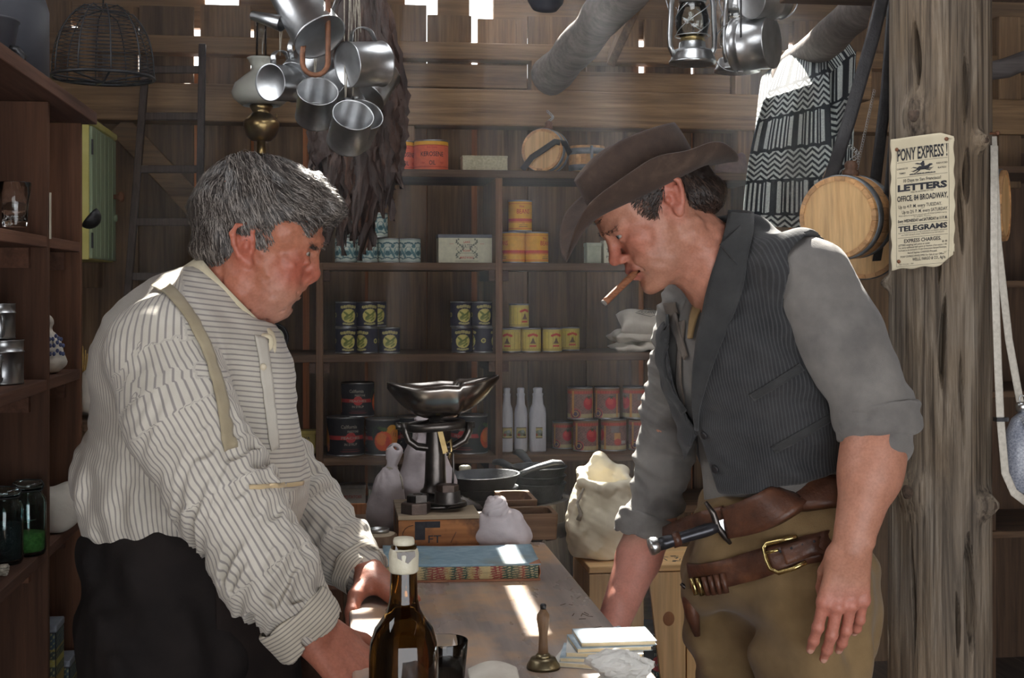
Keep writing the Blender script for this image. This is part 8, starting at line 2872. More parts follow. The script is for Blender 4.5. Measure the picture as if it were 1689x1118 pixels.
# neck opening
nk_ = (h_(318, 432) + h_(440, 550)) / 2
nd_ = A3((550 - 432, 0, 440 - 318)) / math.hypot(118, 122)
SH.cap(nk_ + nd_ * 0.086, nk_ + nd_ * 0.2, 0.090, 0.09, 0.012, 'sub')
SH.cap(nk_, nk_ + nd_ * 0.1, 0.072, 0.08, 0.006, 'sub')
def stripe_old(p):
  d, al, an = arm_frame(p, near)
  d2, al2, an2 = arm_frame(p, far)
  c = tc(305, 700)
  ang = np.arctan2(p[:, 0] - c[0], -(p[:, 1] - c[1]))
  su_ = ang * 0.17 + 0.10 * (p[:, 2] - c[2]) * 0.2
  px = p[:, 0] - tc(352, 0)[0] - (tc(0, 600)[2] - p[:, 2]) * 0.28
  inp = (px > 0) & (p[:, 2] > tc(0, 800)[2])
  su_ = np.where(inp, p[:, 2] * 1.0 + 0.15 * p[:, 0], su_)
  su_ = np.where(d2 < 0.082, an2 * 0.055, su_)
  onarm = d < np.where(al < 0.08, 0.078, 0.094)
  su_ = np.where(onarm, an * 0.068, su_)
  return su_
M_shirt1 = cloth_mat('striped_shirt_cloth', srgb(186, 180, 168), srgb(210, 204, 193), 900, 0.3, (0.0072, 0.26, srgb(120, 114, 116), 0.75), scale=10)
solid('shirt', SH, M_shirt1, om, {'su': stripe_old}, smooth_n=2)
# cuffs
M_cuff = cloth_mat('striped_cuff_cloth', srgb(188, 180, 164), srgb(212, 204, 188), 900, 0.3, (0.0052, 0.3, srgb(110, 104, 104), 0.7))
def cuff(a, b, r0, r1, lb):
  v = Vol(np.minimum(A3(a), A3(b)) - 0.07, np.maximum(A3(a), A3(b)) + 0.07, 0.0026)
  v.cap(a, b, r0, r1, 0)
  ax = A3(b) - A3(a)
  v.plane(A3(b), ax, 0.004)
  v.plane(A3(a) - ax * 0.02, -ax, 0.004)
  v.cap(A3(a) - ax, A3(b) + ax, r0 - 0.006, r1 - 0.005, 0.002, 'sub')
  ks = sines(8, 0.05, 4)
  v.ruffle(lambda p: noise3(p, ks) * 0.0012)
  d = ax / np.linalg.norm(ax)
  return solid('cuff', v, M_cuff, om, {'su': lambda p: (p - A3(a)) @ d})
cuff(PX3(478, 1006, 1.80), PX3(517, 1052, 1.80), 0.0545, 0.052, 0)
cuff(PX3(584, 930, 2.215), PX3(606, 950, 2.192), 0.0485, 0.0445, 1)
# collar band
M_collar = cloth_mat('cream_collar', srgb(206, 194, 164), srgb(226, 216, 190), 900, 0.3)
mb = MB()
rings = []
ca, cb = h_(322, 432), h_(432, 548)
ctr = (ca + cb) / 2
fa = (cb - ca) / 2
nn = np.cross(fa, A3((0, 1, 0)))
nn /= np.linalg.norm(nn)
if nn[2] < 0:
  nn = -nn
def colf(u, v):
  a = PI * (0.06 + 1.88 * u) 
  q = ctr + fa * math.cos(a) * 1.04 + A3((0, 0.078, 0)) * math.sin(a)
  q = q + nn * (v - 0.6) * 0.030 + (q - ctr) * 0.06 * (v - 0.5) * -1
  return Vector(q)
mb.grid(colf, 60, 5)
part('collar', mb, M_collar, om, world=True, solid=0.004)
# suspenders
M_susp = cloth_mat('drab_suspender_web', srgb(146, 134, 110), srgb(172, 160, 134), 900, 0.3)
mb = MB()
drape(mb, SH, [(262, 468), (290, 492), (318, 530), (342, 580), (358, 630), (370, 690), (378, 740)], 0.021, 0.003, 40, 4)
part('suspender', mb, M_susp, om, world=True, solid=0.002)
# neckline placket, tie ends, bib hem and buttons
M_trim = cloth_mat('tan_trim', srgb(188, 164, 124), srgb(206, 184, 146), 900, 0.3)
mb = MB()
drape(mb, SH, [(412, 804), (440, 803), (470, 801), (499, 796)], 0.006, 0.002, 20, 2)
part('bib_hem', mb, M_trim, om, world=True, solid=0.0015)
mb = MB()
drape(mb, SH, [(428, 556), (434, 590), (440, 640), (446, 690), (452, 740)], [0.022, 0.02, 0.016], 0.003, 26, 4)
part('placket', mb, M_shirt1, om, world=True, solid=0.002)
mb = MB()
for pts in ([(424, 548, 1.985), (432, 556, 1.975), (446, 552, 1.98), (450, 566, 1.975), (440, 580, 1.965)], [(420, 552, 1.985), (418, 575, 1.965), (424, 600, 1.955), (430, 612, 1.955)], [(430, 546, 2.0), (442, 540, 2.0), (452, 560, 1.99), (448, 590, 1.975)]):
  mb.tube([P(*q) for q in pts], [0.006, 0.008, 0.007, 0.006, 0.004][:len(pts)], 8, flat=0.5)
part('neck_tie_ends', mb, M_collar, om, world=True, sub=1)
mb = MB()
for q in ((428, 602), (430, 606)):
  c = surf(SH, *q, off=0.006)
mb.ball(c, (0.005, 0.003, 0.005), 14)
part('button', mb, mottled('bone_button', srgb(196, 184, 160), srgb(220, 208, 184), 40, 0.4), om, world=True)
# ---- trousers and boots
TR = Vol((-0.50, 1.80, 0.0), (0.06, 2.36, 1.12), 0.007)
WZ = tc(0, 895)[2]
TR.ell(A3((tc(304, 0)[0], 2.08, WZ - 0.01)), (0.152, 0.178, 0.085), None, 0)
TR.ell(A3((tc(300, 0)[0], 2.08, WZ - 0.13)), (0.150, 0.185, 0.15), None, 0.05)
for yy in (1.975, 2.185):
  TR.chain([A3((tc(300, 0)[0], yy, WZ - 0.16)), A3((tc(310, 0)[0], yy, 0.5)), A3((tc(280, 0)[0], yy, 0.06))], [0.115, 0.092, 0.08], 0.06)
tk, tk2 = axsines(8, 0.09, (0.9, 0.2, 0.3), 0.3, 4), sines(8, 0.07, 5)
TR.ruffle(lambda p: noise3(p, tk) * 0.004 + noise3(p, tk2) * 0.002)
TR.plane(A3((0, 0, 0.02)), (0, 0, -1), 0.003)
M_trs = cloth_mat('black_trouser_cloth', srgb(26, 23, 23), srgb(38, 33, 32), 500, 0.25, sheen=0.0)
solid('trousers', TR, M_trs, om)
BT_ = Vol((-0.42, 1.88, -0.004), (-0.05, 2.28, 0.13), 0.006)
for yy in (1.975, 2.185):
  BT_.chain([A3((tc(280, 0)[0] - 0.02, yy, 0.045)), A3((tc(280, 0)[0] + 0.14, yy, 0.035))], [0.05, 0.038], 0.02)
  BT_.cap(A3((tc(280, 0)[0] - 0.01, yy, 0.05)), A3((tc(280, 0)[0] - 0.01, yy, 0.12)), 0.05, 0.05, 0.02)
BT_.plane(A3((0, 0, 0.002)), (0, 0, -1), 0.002)
solid('boots', BT_, M_black, om)
# dark apron front hanging from the waist
AP = MB()
def apf(u, v):
  a = -1.2 + 2.4 * u
  z = WZ - 0.02 - v * 0.62
  cx_ = tc(308, 0)[0]
  r = 0.158 + 0.030 * v + 0.006 * math.sin(u * 22 + v * 2) * (0.3 + v)
  return Vector((cx_ + r * math.cos(a) * 1.02, 2.08 + r * math.sin(a) * 1.2, z))
part('apron', AP.grid(apf, 60, 30), cloth_mat('dark_apron_cloth', srgb(32, 26, 25), srgb(46, 38, 35), 500, 0.3, sheen=0.0), om, world=True, solid=0.003)


# ================================================================ man in the hat
cb_ = thing('person', 'man in brown hat and dark waistcoat leaning over the counter, cigar in mouth', 'person', (0.75, 2.24, 0))
CH = 2.20
hc = lambda px, py, dy=0.0: PX3(px, py, CH) + A3((0, dy, 0))
CF, CU = A3((-0.81, 0, -0.586)), A3((-0.586, 0, 0.81))
CF, CU = CF / np.linalg.norm(CF), CU / np.linalg.norm(CU)
C0 = hc(1070, 306)
lc = lambda a, b, dy=0.0: C0 + CF * a + CU * b + A3((0, dy, 0))
RC = np.stack([CF, A3((0, 1, 0)), CU], 1)
V = Vol(hc(960, 520) - A3((0.01, 0.14, 0.02)), hc(1260, 205) + A3((0.0, 0.14, 0.0)), 0.0022)
V.ell(lc(0, 0), (0.094, 0.074, 0.086), RC, 0)
V.ell(lc(0.055, -0.004), (0.0535, 0.060, 0.058), RC, 0.03)
V.ell(lc(0.048, -0.075), (0.050, 0.054, 0.075), RC, 0.03)
for s_ in (-1, 1):
  V.ell(lc(0.074, -0.058, 0.042 * s_), (0.021, 0.020, 0.018), RC, 0.022)
  V.cap(lc(0.014, -0.098, 0.052 * s_), lc(0.082, -0.134, 0.020 * s_), 0.0165, 0.0165, 0.022)
  V.cap(lc(-0.002, -0.05, 0.055 * s_), lc(0.014, -0.098, 0.052 * s_), 0.016, 0.0165, 0.02)
  V.ell(lc(0.068, -0.095, 0.034 * s_), (0.028, 0.018, 0.028), RC, 0.022)
V.ell(lc(0.094, -0.138), (0.0185, 0.023, 0.0155), RC, 0.016)
V.ell(lc(0.086, -0.096), (0.0275, 0.030, 0.021), RC, 0.018)
V.ell(lc(0.05, -0.115), (0.04, 0.040, 0.035), RC, 0.02)
V.cap(hc(1118, 375), hc(1192, 452), 0.058, 0.066, 0.028)
V.cap(hc(1188, 446), PX3(1240, 560, 2.30), 0.062, 0.08, 0.03)
for s_ in (-1, 1):
  V.cap(lc(0.104, -0.022, 0.012 * s_), lc(0.090, -0.022, 0.043 * s_), 0.0095, 0.0085, 0.012)
  V.ell(lc(0.106, -0.038, 0.031 * s_), (0.011, 0.016, 0.0095), RC, 0.012, 'sub')
V.cap(lc(0.103, -0.030), lc(0.1165, -0.062), 0.0078, 0.0100, 0.011)
V.ell(lc(0.1195, -0.0675), (0.0120, 0.0115, 0.0105), RC, 0.007)
for s_ in (-1, 1):
  V.ell(lc(0.110, -0.0735, 0.0125 * s_), (0.0110, 0.0070, 0.0080), RC, 0.006)
  V.ell(lc(0.1145, -0.080, 0.0075 * s_), (0.0055, 0.0033, 0.0038), RC, 0.003, 'sub')
EC = [lc(0.0905, -0.0355, 0.032 * s_) for s_ in (-1, 1)]
for s_, e in zip((-1, 1), EC):
  V.ell(e, (0.0138,) * 3, None, 0.006)
  V.ell(e + CF * 0.0125 - CU * 0.001 + A3((0, 0.004 * s_, 0)), (0.0085, 0.0135, 0.0036), RC, 0.002, 'sub')
  V.cap(e + CF * 0.009 + CU * 0.0075 - A3((0, 0.009 * s_, 0)), e + CF * 0.003 + CU * 0.006 + A3((0, 0.012 * s_, 0)), 0.0036, 0.0034, 0.005)
for s_ in (-1, 1):
  V.cap(lc(0.1115, -0.0975, 0), lc(0.102, -0.0995, 0.019 * s_), 0.0062, 0.0042, 0.006)
  V.cap(lc(0.1085, -0.1105, 0), lc(0.100, -0.1075, 0.017 * s_), 0.0070, 0.0045, 0.006)
  V.cap(lc(0.108, -0.075, 0.019 * s_), lc(0.094, -0.105, 0.033 * s_), 0.0016, 0.0016, 0.007, 'sub')
V.ell(lc(0.104, -0.1042), (0.018, 0.0255, 0.0032), RC, 0.0025, 'sub')
V.cap(lc(0.117, -0.1215, -0.012), lc(0.117, -0.1215, 0.012), 0.004, 0.004, 0.008, 'sub')
for s_ in (-1, 1):
  ear(V, lc(-0.003, -0.032, 0.069 * s_), CF * 0.97 + CU * 0.18, CU * 0.97 - CF * 0.18, s_, 1.02)
V.cap(hc(1128, 372, -0.055), hc(1165, 455, -0.04), 0.010, 0.012, 0.02)
ncb = sines(14, 0.02, 78)
V.ruffle(lambda p: noise3(p, ncb) * 0.0004)
# arms
NSh, NEl, NWr = PX3(1322, 455, 2.10), PX3(1450, 690, 2.02), PX3(1404, 905, 1.985)
NMid, NFo = PX3(1392, 565, 2.06), PX3(1432, 790, 2.0)
FSh, FEl, FWr = PX3(1140, 510, 2.37), PX3(1078, 855, 2.46), PX3(1014, 1022, 2.38)
FMid = PX3(1108, 690, 2.44)
HN = Vol(PX3(1330, 1090, 1.97) - A3((0.02, 0.08, 0.02)), PX3(1510, 660, 1.97) + A3((0.03, 0.14, 0.02)), 0.0022)
HN.chain([NEl, NFo, NWr], [0.047, 0.044, 0.029], 0.012)
HN.ell(PX3(1440, 755, 2.01), (0.045, 0.046, 0.06), None, 0.03)
HN.ell(NWr + A3((0.020, -0.016, 0.012)), (0.010,) * 3, None, 0.012)
curN = [(0.16, 0.22, 0.12), (0.14, 0.28, 0.15), (0.2, 0.32, 0.18), (0.28, 0.38, 0.2)]
nlc = hand(HN, NWr, (-0.14, 0.03, -1.0), (-0.10, -1.0, 0.0), (-1, 0.1, 0), curN, (0.03, 0.0, -0.03, -0.08), ((0.78, -0.75, 0.12), (0.95, -0.35, -0.25)), 0.98)
HF = Vol(PX3(1000, 1150, 2.38) - A3((0.06, 0.10, 0.08)), PX3(1120, 830, 2.45) + A3((0.03, 0.12, 0.02)), 0.0024)
HF.chain([FEl, FEl + (FWr - FEl) * 0.4, FWr], [0.044, 0.041, 0.030], 0.012)
hand(HF, FWr, (-0.25, -0.1, -1.0), (0.75, -0.6, -0.1), (-0.5, -0.8, 0), [(0.2, 0.4, 0.2)] * 4, thumb=((0.7, -0.4, 0.5), (0.95, -0.3, 0.1)), sc=1.0)
FT, LT, UT = A3((-0.79, -0.60, -0.13)), A3((0.605, -0.796, 0.0)), A3((-0.16, 0.0, 0.987))
FT = FT / np.linalg.norm(FT)
LT = np.cross(UT, FT)
LT /= np.linalg.norm(LT)
UT = np.cross(FT, LT)
if UT[2] < 0:
  UT = -UT
RT = np.stack([FT, LT, UT], 1)
T = Vol((0.38, 1.95, 0.0), (1.16, 2.62, 1.56), 0.012)
T.ell(PX3(1240, 590, 2.24), (0.10, 0.14, 0.14), RT, 0)
T.ell(PX3(1272, 760, 2.24), (0.09, 0.12, 0.14), RT, 0.06)
T.ell(PX3(1290, 920, 2.24), (0.10, 0.13, 0.10), RT, 0.06)
T.chain([NSh, NMid, NEl, NFo], [0.05, 0.05, 0.042, 0.04], 0.03)
T.chain([FSh, FMid, FEl], [0.05, 0.048, 0.04], 0.03)
HL = [PX3(1345, 970, 2.15), PX3(1222, 975, 2.34)]
for q in HL:
  T.chain([q, A3((q[0] + 0.0, q[1], 0.48)), A3((q[0] + 0.04, q[1], 0.09)), A3((q[0] - 0.06, q[1] - 0.03, 0.04))], [0.062, 0.05, 0.042, 0.035], 0.03)
def skin_cb(p):
  c = np.tile(A3(srgb(186, 134, 112)), (len(p), 1))
  c = mixc(c, blobm(p, lc(0.118, -0.066), (0.028,) * 3, 0.55), (184, 100, 84))
  for s_ in (-1, 1):
    c = mixc(c, blobm(p, lc(0.08, -0.06, 0.045 * s_), (0.032,) * 3, 0.5), (186, 106, 88))
    c = mixc(c, blobm(p, lc(-0.005, -0.03, 0.08 * s_), (0.03, 0.02, 0.04), 0.6), (190, 104, 88))
    c = mixc(c, blobm(p, lc(0.108, -0.098, 0.01 * s_), (0.012, 0.018, 0.010), 0.7), (176, 96, 88))
    c = mixc(c, blobm(p, lc(0.106, -0.110, 0.009 * s_), (0.012, 0.018, 0.009), 0.75), (180, 98, 90))
    c = mixc(c, blobm(p, lc(0.06, -0.115, 0.04 * s_), (0.06, 0.03, 0.04), 0.42), (150, 108, 90))
  c = mixc(c, blobm(p, lc(0.09, -0.137), (0.035,) * 3, 0.4), (158, 112, 88))
  c = mixc(c, blobm(p, lc(0.112, -0.088), (0.014, 0.024, 0.008), 0.4), (150, 106, 86))
  c = mixc(c, blobm(p, lc(0.104, -0.104), (0.018, 0.022, 0.0035), 0.95), (52, 24, 24))
  c = mixc(c, blobm(p, hc(1160, 420), (0.05, 0.09, 0.06), 0.4), (192, 122, 104))
  hnd = p[:, 2] < 1.24
  c[hnd] = A3(srgb(186, 134, 112))
  c = mixc(c, hnd * np.clip((NWr[2] - 0.05 - p[:, 2]) / 0.03, 0, 1) * 0.55, (198, 122, 108))
  for K, r_ in nlc:
    c = mixc(c, (np.linalg.norm(p - K, axis=1) < r_) * 0.7, (226, 184, 166))
  return c
M_skin2 = skin_mat('tanned_skin', 0.46)
solid('body', [V, HN, HF, T], M_skin2, cb_, {'col': skin_cb}, smooth_n=1)
eyes(cb_, EC, tuple(CF * 0.93 + A3((0, -0.1, -0.08))), (92, 104, 110))
# hair and eyebrows
HV = Vol(hc(1000, 420) - A3((0, 0.11, 0)), hc(1215, 215) + A3((0.01, 0.11, 0)), 0.003)
HV.ell(lc(-0.003, 0.0), (0.099, 0.079, 0.090), RC, 0)
HV.ell(hc(1150, 318), (0.045, 0.064, 0.04), None, 0.025)
HVs = Vol(HV.lo, HV.lo + HV.h * (HV.n - 1), HV.h)
HVs.d = HV.d.copy()
hp_ = [(1000, 215), (1210, 215), (1204, 330), (1190, 348), (1172, 352), (1150, 350), (1130, 346), (1118, 338), (1113, 318), (1108, 300), (1092, 296), (1078, 302), (1072, 322), (1066, 350), (1056, 348), (1048, 330), (1036, 338), (1020, 346), (1000, 345)]
HV.plane(PX3(1062, 318, CH) + A3((-0.436, 0, 0.90)) * 0.003, (-0.436, 0, 0.90), 0.003)
polycut(HV, [(hc(a, b)[0], hc(a, b)[2]) for a, b in hp_], 0.005)
hk3 = sines(12, 0.02, 15)
HV.ruffle(lambda p: noise3(p, hk3) * 0.001)
M_hair2 = hair_mat('dark_brown_hair', srgb(30, 24, 22), srgb(52, 41, 36), srgb(84, 66, 56))
solid('hair', HV, hair_mat('dark_brown_underlayer', srgb(30, 25, 23), srgb(38, 31, 28), srgb(46, 38, 34)), cb_, {'rnd': lambda p: 0.5 + 0 * p[:, 0]})
hv, hq = HV.extract()
idx = rgen.choice(np.where(hv[:, 2] < hc(0, 280)[2])[0], 3600)
strands('hair_locks', hv[idx], lambda p: np.stack([0.55 - 1.1 * (p[:, 0] < hc(1078, 0)[0]), 0 * p[:, 0], -0.9 + 0 * p[:, 0]], -1), HVs, 0.020, 0.0012, 5, M_hair2, cb_, 6, 0.003, 0.28)
for s_ in (-1, 1):
  mbq = []
  for k in range(36):
    t_ = rgen.uniform(0, 1)
    mbq.append(lc(0.112 - 0.016 * t_, -0.0205 - 0.002 * t_ + rgen.uniform(-0.003, 0.003), (0.010 + 0.036 * t_) * s_))
  mbq = np.array(mbq)
  mbq = mbq + grad(V, mbq) * (0.0 - samp(V, mbq))[:, None]
  strands('eyebrow', mbq, lambda p: np.stack([0 * p[:, 0] + 0.1, np.sign(p[:, 1] - CH), 0.2 + 0 * p[:, 0]], -1), V, 0.009, 0.0009, 4, M_hair2, cb_, 7, 0.003, 0.3)
# ---- hat
M_felt = N('worn_brown_felt')
v_ = M_felt.coords((1, 1, 1), rnd=False)
c_ = M_felt.ramp(M_felt.noise(v_, 16, 6, 0.65), [(0.25, srgb(46, 34, 29)), (0.55, srgb(70, 54, 45)), (0.85, srgb(108, 90, 76))])
M_felt.set(Base_Color=c_, Roughness=0.9)
M_felt.b.inputs['Sheen Weight'].default_value = 0.05
M_felt.bump(M_felt.mix(0.5, M_felt.noise(v_, 500, 2), M_felt.noise(v_, 30, 5)), 0.35, 0.004)
M_felt = M_felt.m
HO = PX3(1062, 318, CH)
HFv, HUv = A3((-0.90, 0, -0.436)), A3((-0.436, 0, 0.90))
hp3 = lambda f, y, u: Vector(HO + HFv * f + A3((0, y, 0)) + HUv * u)
hk4 = sines(8, 0.12, 31)
def brim(u, v):
  th = 2 * PI * u
  c, s_ = math.cos(th), math.sin(th)
  a0_ = 0.094 if c > 0 else 0.103
  a = a0_ + ((0.170 if c > 0 else 0.168) - a0_) * v
  b = 0.079 + (0.142 - 0.079) * v
  h = (0.044 * abs(s_) ** 1.15 * v ** 1.6 - 0.046 * max(0, c) ** 5 * v ** 1.3 - 0.026 * max(0, -c) ** 4 * v ** 1.3)
  q = hp3(a * c, b * s_ * (1 - 0.10 * v * v * abs(s_)), h)
  return q + Vector((0, 0, 0.003 * float(noise3(A3(q)[None], hk4)[0]) * v))
def crown(u, w):
  th = 2 * PI * u
  c, s_ = math.cos(th), math.sin(th)
  top = 0.088 + 0.006 * (1 - c * c) - (0.020 * max(0, c) ** 2) - 0.004 * max(0, -c)
  if w < 0.62:
    q = w / 0.62
    k = 1 - 0.05 * q ** 2 - 0.10 * max(0, q - 0.75) ** 1.2
    pin = 1 - 0.26 * q * max(0, c) ** 1.0 * abs(s_) ** 0.6
    return hp3((0.0945 if c > 0 else 0.104) * c * (k if c < 0 else 1.0 + 0.03 * q), 0.0795 * s_ * k * pin, top * q)
  q = (w - 0.62) / 0.38
  k = (1 - q) * 0.92
  pin = 1 - 0.26 * max(0, c) * abs(s_) ** 0.6
  cr = -0.030 * math.sin(q * PI / 2) ** 1.1 * (1 - 0.2 * c)
  bulge = 0.008 * math.sin(PI * min(1, q * 2.2)) if q < 0.45 else 0
  return hp3((0.0945 if c > 0 else 0.102) * c * k + (0.004 if c > 0 else 0), 0.0795 * s_ * k * pin, top + cr + bulge)
hat = part('hat', MB().grid(crown, 72, 40, True, 0.5), M_felt, cb_, world=True, solid=0.0025)
part('brim', MB().grid(brim, 96, 18, True, 0.5), M_felt, hat, world=True, solid=0.003)
mb = MB()
mb.grid(lambda u, v: hp3((0.0968 if math.cos(2 * PI * u) > 0 else 0.106) * math.cos(2 * PI * u), 0.0815 * math.sin(2 * PI * u), 0.002 + 0.014 * v), 72, 3, True, 0.5)
part('hat_band', mb, mottled('dark_hat_band', srgb(50, 40, 36), srgb(72, 58, 50), 40, 0.85, 0, 0.2), hat, world=True)
# ---- cigar
cg0, cg1 = lc(0.112, -0.1045, -0.014), PX3(997, 499, 2.16)
ci = thing('cigar', 'thin brown cigar held between the lips of the man in the hat', 'cigar', tuple(cg0))
dc = cg1 - cg0
n_ = [Vector(dc * t_) for t_ in np.linspace(-0.12, 1, 12)]
part('cigar_roll', MB().tube(n_, [0.0052, 0.0056, 0.0058] + [0.006] * 8 + [0.0061], 14), mottled('cigar_leaf', srgb(112, 68, 44), srgb(160, 104, 70), 120, 0.7, 0, 0.3, (1, 1, 3)), ci)
part('ash_tip', MB().tube([Vector(dc), Vector(dc * 1.035)], [0.0060, 0.0052], 14), mottled('cigar_ash', srgb(90, 84, 80), srgb(140, 134, 128), 200, 0.95), ci)
# ---- shirt
def torso(v, e):
  v.ell(PX3(1238, 590, 2.24), (0.126 + e, 0.168 + e, 0.150 + e), RT, 0)
  v.ell(PX3(1268, 748, 2.24), (0.110 + e, 0.145 + e, 0.145 + e), RT, 0.06)
  v.ell(PX3(1280, 840, 2.24), (0.100 + e, 0.132 + e, 0.08 + e), RT, 0.05)
  v.cap(PX3(1158, 500, 2.36), PX3(1312, 448, 2.11), 0.060 + e, 0.062 + e, 0.05)
  v.cap(PX3(1216, 440, 2.23), PX3(1240, 560, 2.24), 0.078 + e, 0.11 + e, 0.05)
nearc = [NSh, NMid, PX3(1440, 672, 2.03), PX3(1450, 712, 2.02)]
farc = [FSh, FMid, FEl, PX3(1062, 872, 2.45)]
ra, rb_ = [0.068, 0.069, 0.062, 0.058], [0.062, 0.058, 0.050, 0.047]
SH = Vol((0.44, 1.93, 0.92), (1.20, 2.60, 1.60), 0.0045)
torso(SH, -0.012)
SH.chain([A3(NSh) + A3((0.012, -0.006, -0.004))] + nearc[1:], ra, 0.012)
SH.chain(farc, rb_, 0.012)
axn = A3(nearc[-1]) - A3(nearc[0])
axf = A3(farc[-1]) - A3(farc[0])
u1, u2, u3, u4 = axsines(9, 0.10, axn + A3((0.12, 0, 0.05)), 0.45, 11), axsines(9, 0.045, axf, 0.45, 12), sines(10, 0.14, 13), axsines(8, 0.03, axn, 0.4, 14)
def folds_c(p):
  d, al, an = arm_frame(p, nearc)
  d2, al2, an2 = arm_frame(p, farc)
  a1 = np.clip((0.095 - d) / 0.03, 0, 1)
  a2 = np.clip((0.085 - d2) / 0.03, 0, 1)
  L1 = sum(np.linalg.norm(A3(b) - A3(a)) for a, b in zip(nearc, nearc[1:]))
  e1 = 0.35 + 0.9 * np.clip((al - L1 * 0.55) / (L1 * 0.4), 0, 1)
  return a1 * e1 * (0.0036 * noise3(p, u1) + 0.0005 * noise3(p, u4)) + a2 * (0.0034 * noise3(p, u2) + 0.001 * noise3(p, u1)) + (1 - a1) * (1 - a2) * 0.003 * noise3(p, u3)
SH.ruffle(folds_c)
SH.plane(PX3(1290, 858, 2.24), -UT, 0.004)
SH.cap(hc(1125, 385), hc(1176, 436), 0.064, 0.062, 0.006, 'sub')
SH.cap(hc(1160, 455, -0.0), PX3(1128, 500, 2.18), 0.045, 0.030, 0.01, 'sub')
M_shirt2 = cloth_mat('grey_linen_shirt', srgb(102, 99, 97), srgb(134, 130, 125), 800, 0.5, scale=12)
solid('shirt', SH, M_shirt2, cb_, smooth_n=2)
def roll(c0_, c1_, r, th, nm):
  a_, b_ = A3(c0_), A3(c1_)
  v = Vol(np.minimum(a_, b_) - 0.11, np.maximum(a_, b_) + 0.11, 0.0035)
  d_ = (b_ - a_) / np.linalg.norm(b_ - a_)
  v.cap(a_, b_, r, r * 0.98, 0)
  v.plane(b_, d_, 0.012)
  v.plane(a_, -d_, 0.012)
  v.cap(a_ - d_ * 0.1, b_ + d_ * 0.1, r - th, r - th, 0.003, 'sub')
  ks = axsines(8, 0.035, d_, 0.6, 21)
  v.ruffle(lambda p: noise3(p, ks) * 0.0010 + 0.0010 * np.sin(((p - a_) @ d_) * 260))
  return solid(nm, v, M_shirt2, cb_)
roll(PX3(1443, 668, 2.03), PX3(1452, 722, 2.02), 0.0685, 0.018, 'rolled_cuff')
roll(PX3(1070, 848, 2.455), PX3(1056, 888, 2.45), 0.056, 0.014, 'rolled_cuff')
# ---- waistcoat
VE = Vol((0.50, 1.98, 1.02), (1.14, 2.52, 1.60), 0.0042)
torso(VE, 0.012)
VE.ell(PX3(1330, 640, 2.14), (0.07, 0.05, 0.14), RT, 0.05)
u5, u6 = axsines(9, 0.11, (0.4, 0.2, 1.0), 0.5, 22), axsines(8, 0.06, (0.3, 0.1, 1.0), 0.3, 23)
VE.ruffle(lambda p: 0.003 * noise3(p, u5) + 0.0028 * noise3(p, u6) * np.clip((PX3(0, 700, 2.2)[2] - p[:, 2]) / 0.08, 0, 1))
VE.plane(PX3(1290, 803, 2.12), (0.30, 0.05, -0.95), 0.004)
VE.cap(A3(NSh) + A3((0.026, -0.022, -0.002)), nearc[2], 0.075, 0.068, 0.005, 'sub')
VE.chain(farc[:3], [0.066, 0.062, 0.054], 0.006, 'sub')
VE.cap(hc(1125, 385), hc(1178, 438), 0.067, 0.066, 0.006, 'sub')
def projcut(v, poly, k=0.003, fn=None):
  """remove what a photo outline covers (fn limits it to the front layers)"""
  sl, (X, Y, Z) = v.win(v.lo, v.lo + v.h * v.n)
  zc__ = X * _D.x + Y * _D.y
  pxx = (X * _R.x + Y * _R.y) / zc__ * F + 844.5
  pyy = 475.0 - (Z - HC) / zc__ * F
  d = np.full(X.shape, 1e9, np.float32)
  ins = np.zeros(X.shape, bool)
  n = len(poly)
  for i in range(n):
    (ax, az), (bx, bz) = poly[i], poly[(i + 1) % n]
    t = np.clip(((pxx - ax) * (bx - ax) + (pyy - az) * (bz - az)) / ((bx - ax) ** 2 + (bz - az) ** 2 + 1e-12), 0, 1)
    d = np.minimum(d, np.hypot(pxx - ax - t * (bx - ax), pyy - az - t * (bz - az)).astype(np.float32))
    c = ((az > pyy) != (bz > pyy)) & (pxx < (bx - ax) * (pyy - az) / (bz - az + 1e-12) + ax)
    ins ^= c
  s_ = np.where(ins, -d, d) * zc__ / F
  if fn is not None:
    s_ = np.maximum(s_, fn(X, Y, Z))
  v.put(sl, s_.astype(np.float32), k, 'sub')
ct_ = PX3(1240, 600, 2.24)
frontf = lambda X, Y, Z: -((X - ct_[0]) * FT[0] + (Y - ct_[1]) * FT[1] + (Z - ct_[2]) * FT[2]) + 0.01
projcut(VE, [(1090, 470), (1190, 410), (1165, 500), (1146, 590), (1143, 660), (1152, 712), (1135, 690), (1112, 640), (1100, 570), (1096, 520)], 0.003, frontf)
projcut(VE, [(1152, 712), (1196, 850), (1120, 860), (1128, 760)], 0.003, lambda X, Y, Z: frontf(X, Y, Z) - 0.01)
def su_vest(p):
  q = p - ct_[None]
  return np.arctan2(q @ LT, q @ FT) * 0.15
M_vest = cloth_mat('dark_pinstripe_waistcoat', srgb(42, 43, 45), srgb(60, 60, 61), 700, 0.35, (0.0055, 0.3, srgb(84, 84, 86), 0.45), scale=14)
solid('waistcoat', VE, M_vest, cb_, {'su': su_vest}, smooth_n=2)
M_lap = cloth_mat('waistcoat_lapel_cloth', srgb(46, 47, 48), srgb(66, 66, 66), 700, 0.4, scale=14)
lapel = MB()
NBV = Vol(VE.lo, VE.lo + VE.h * (VE.n - 1), 0.005)
torso(NBV, 0.015)
NBV.cap(hc(1125, 385), hc(1196, 452), 0.064, 0.068, 0.03)
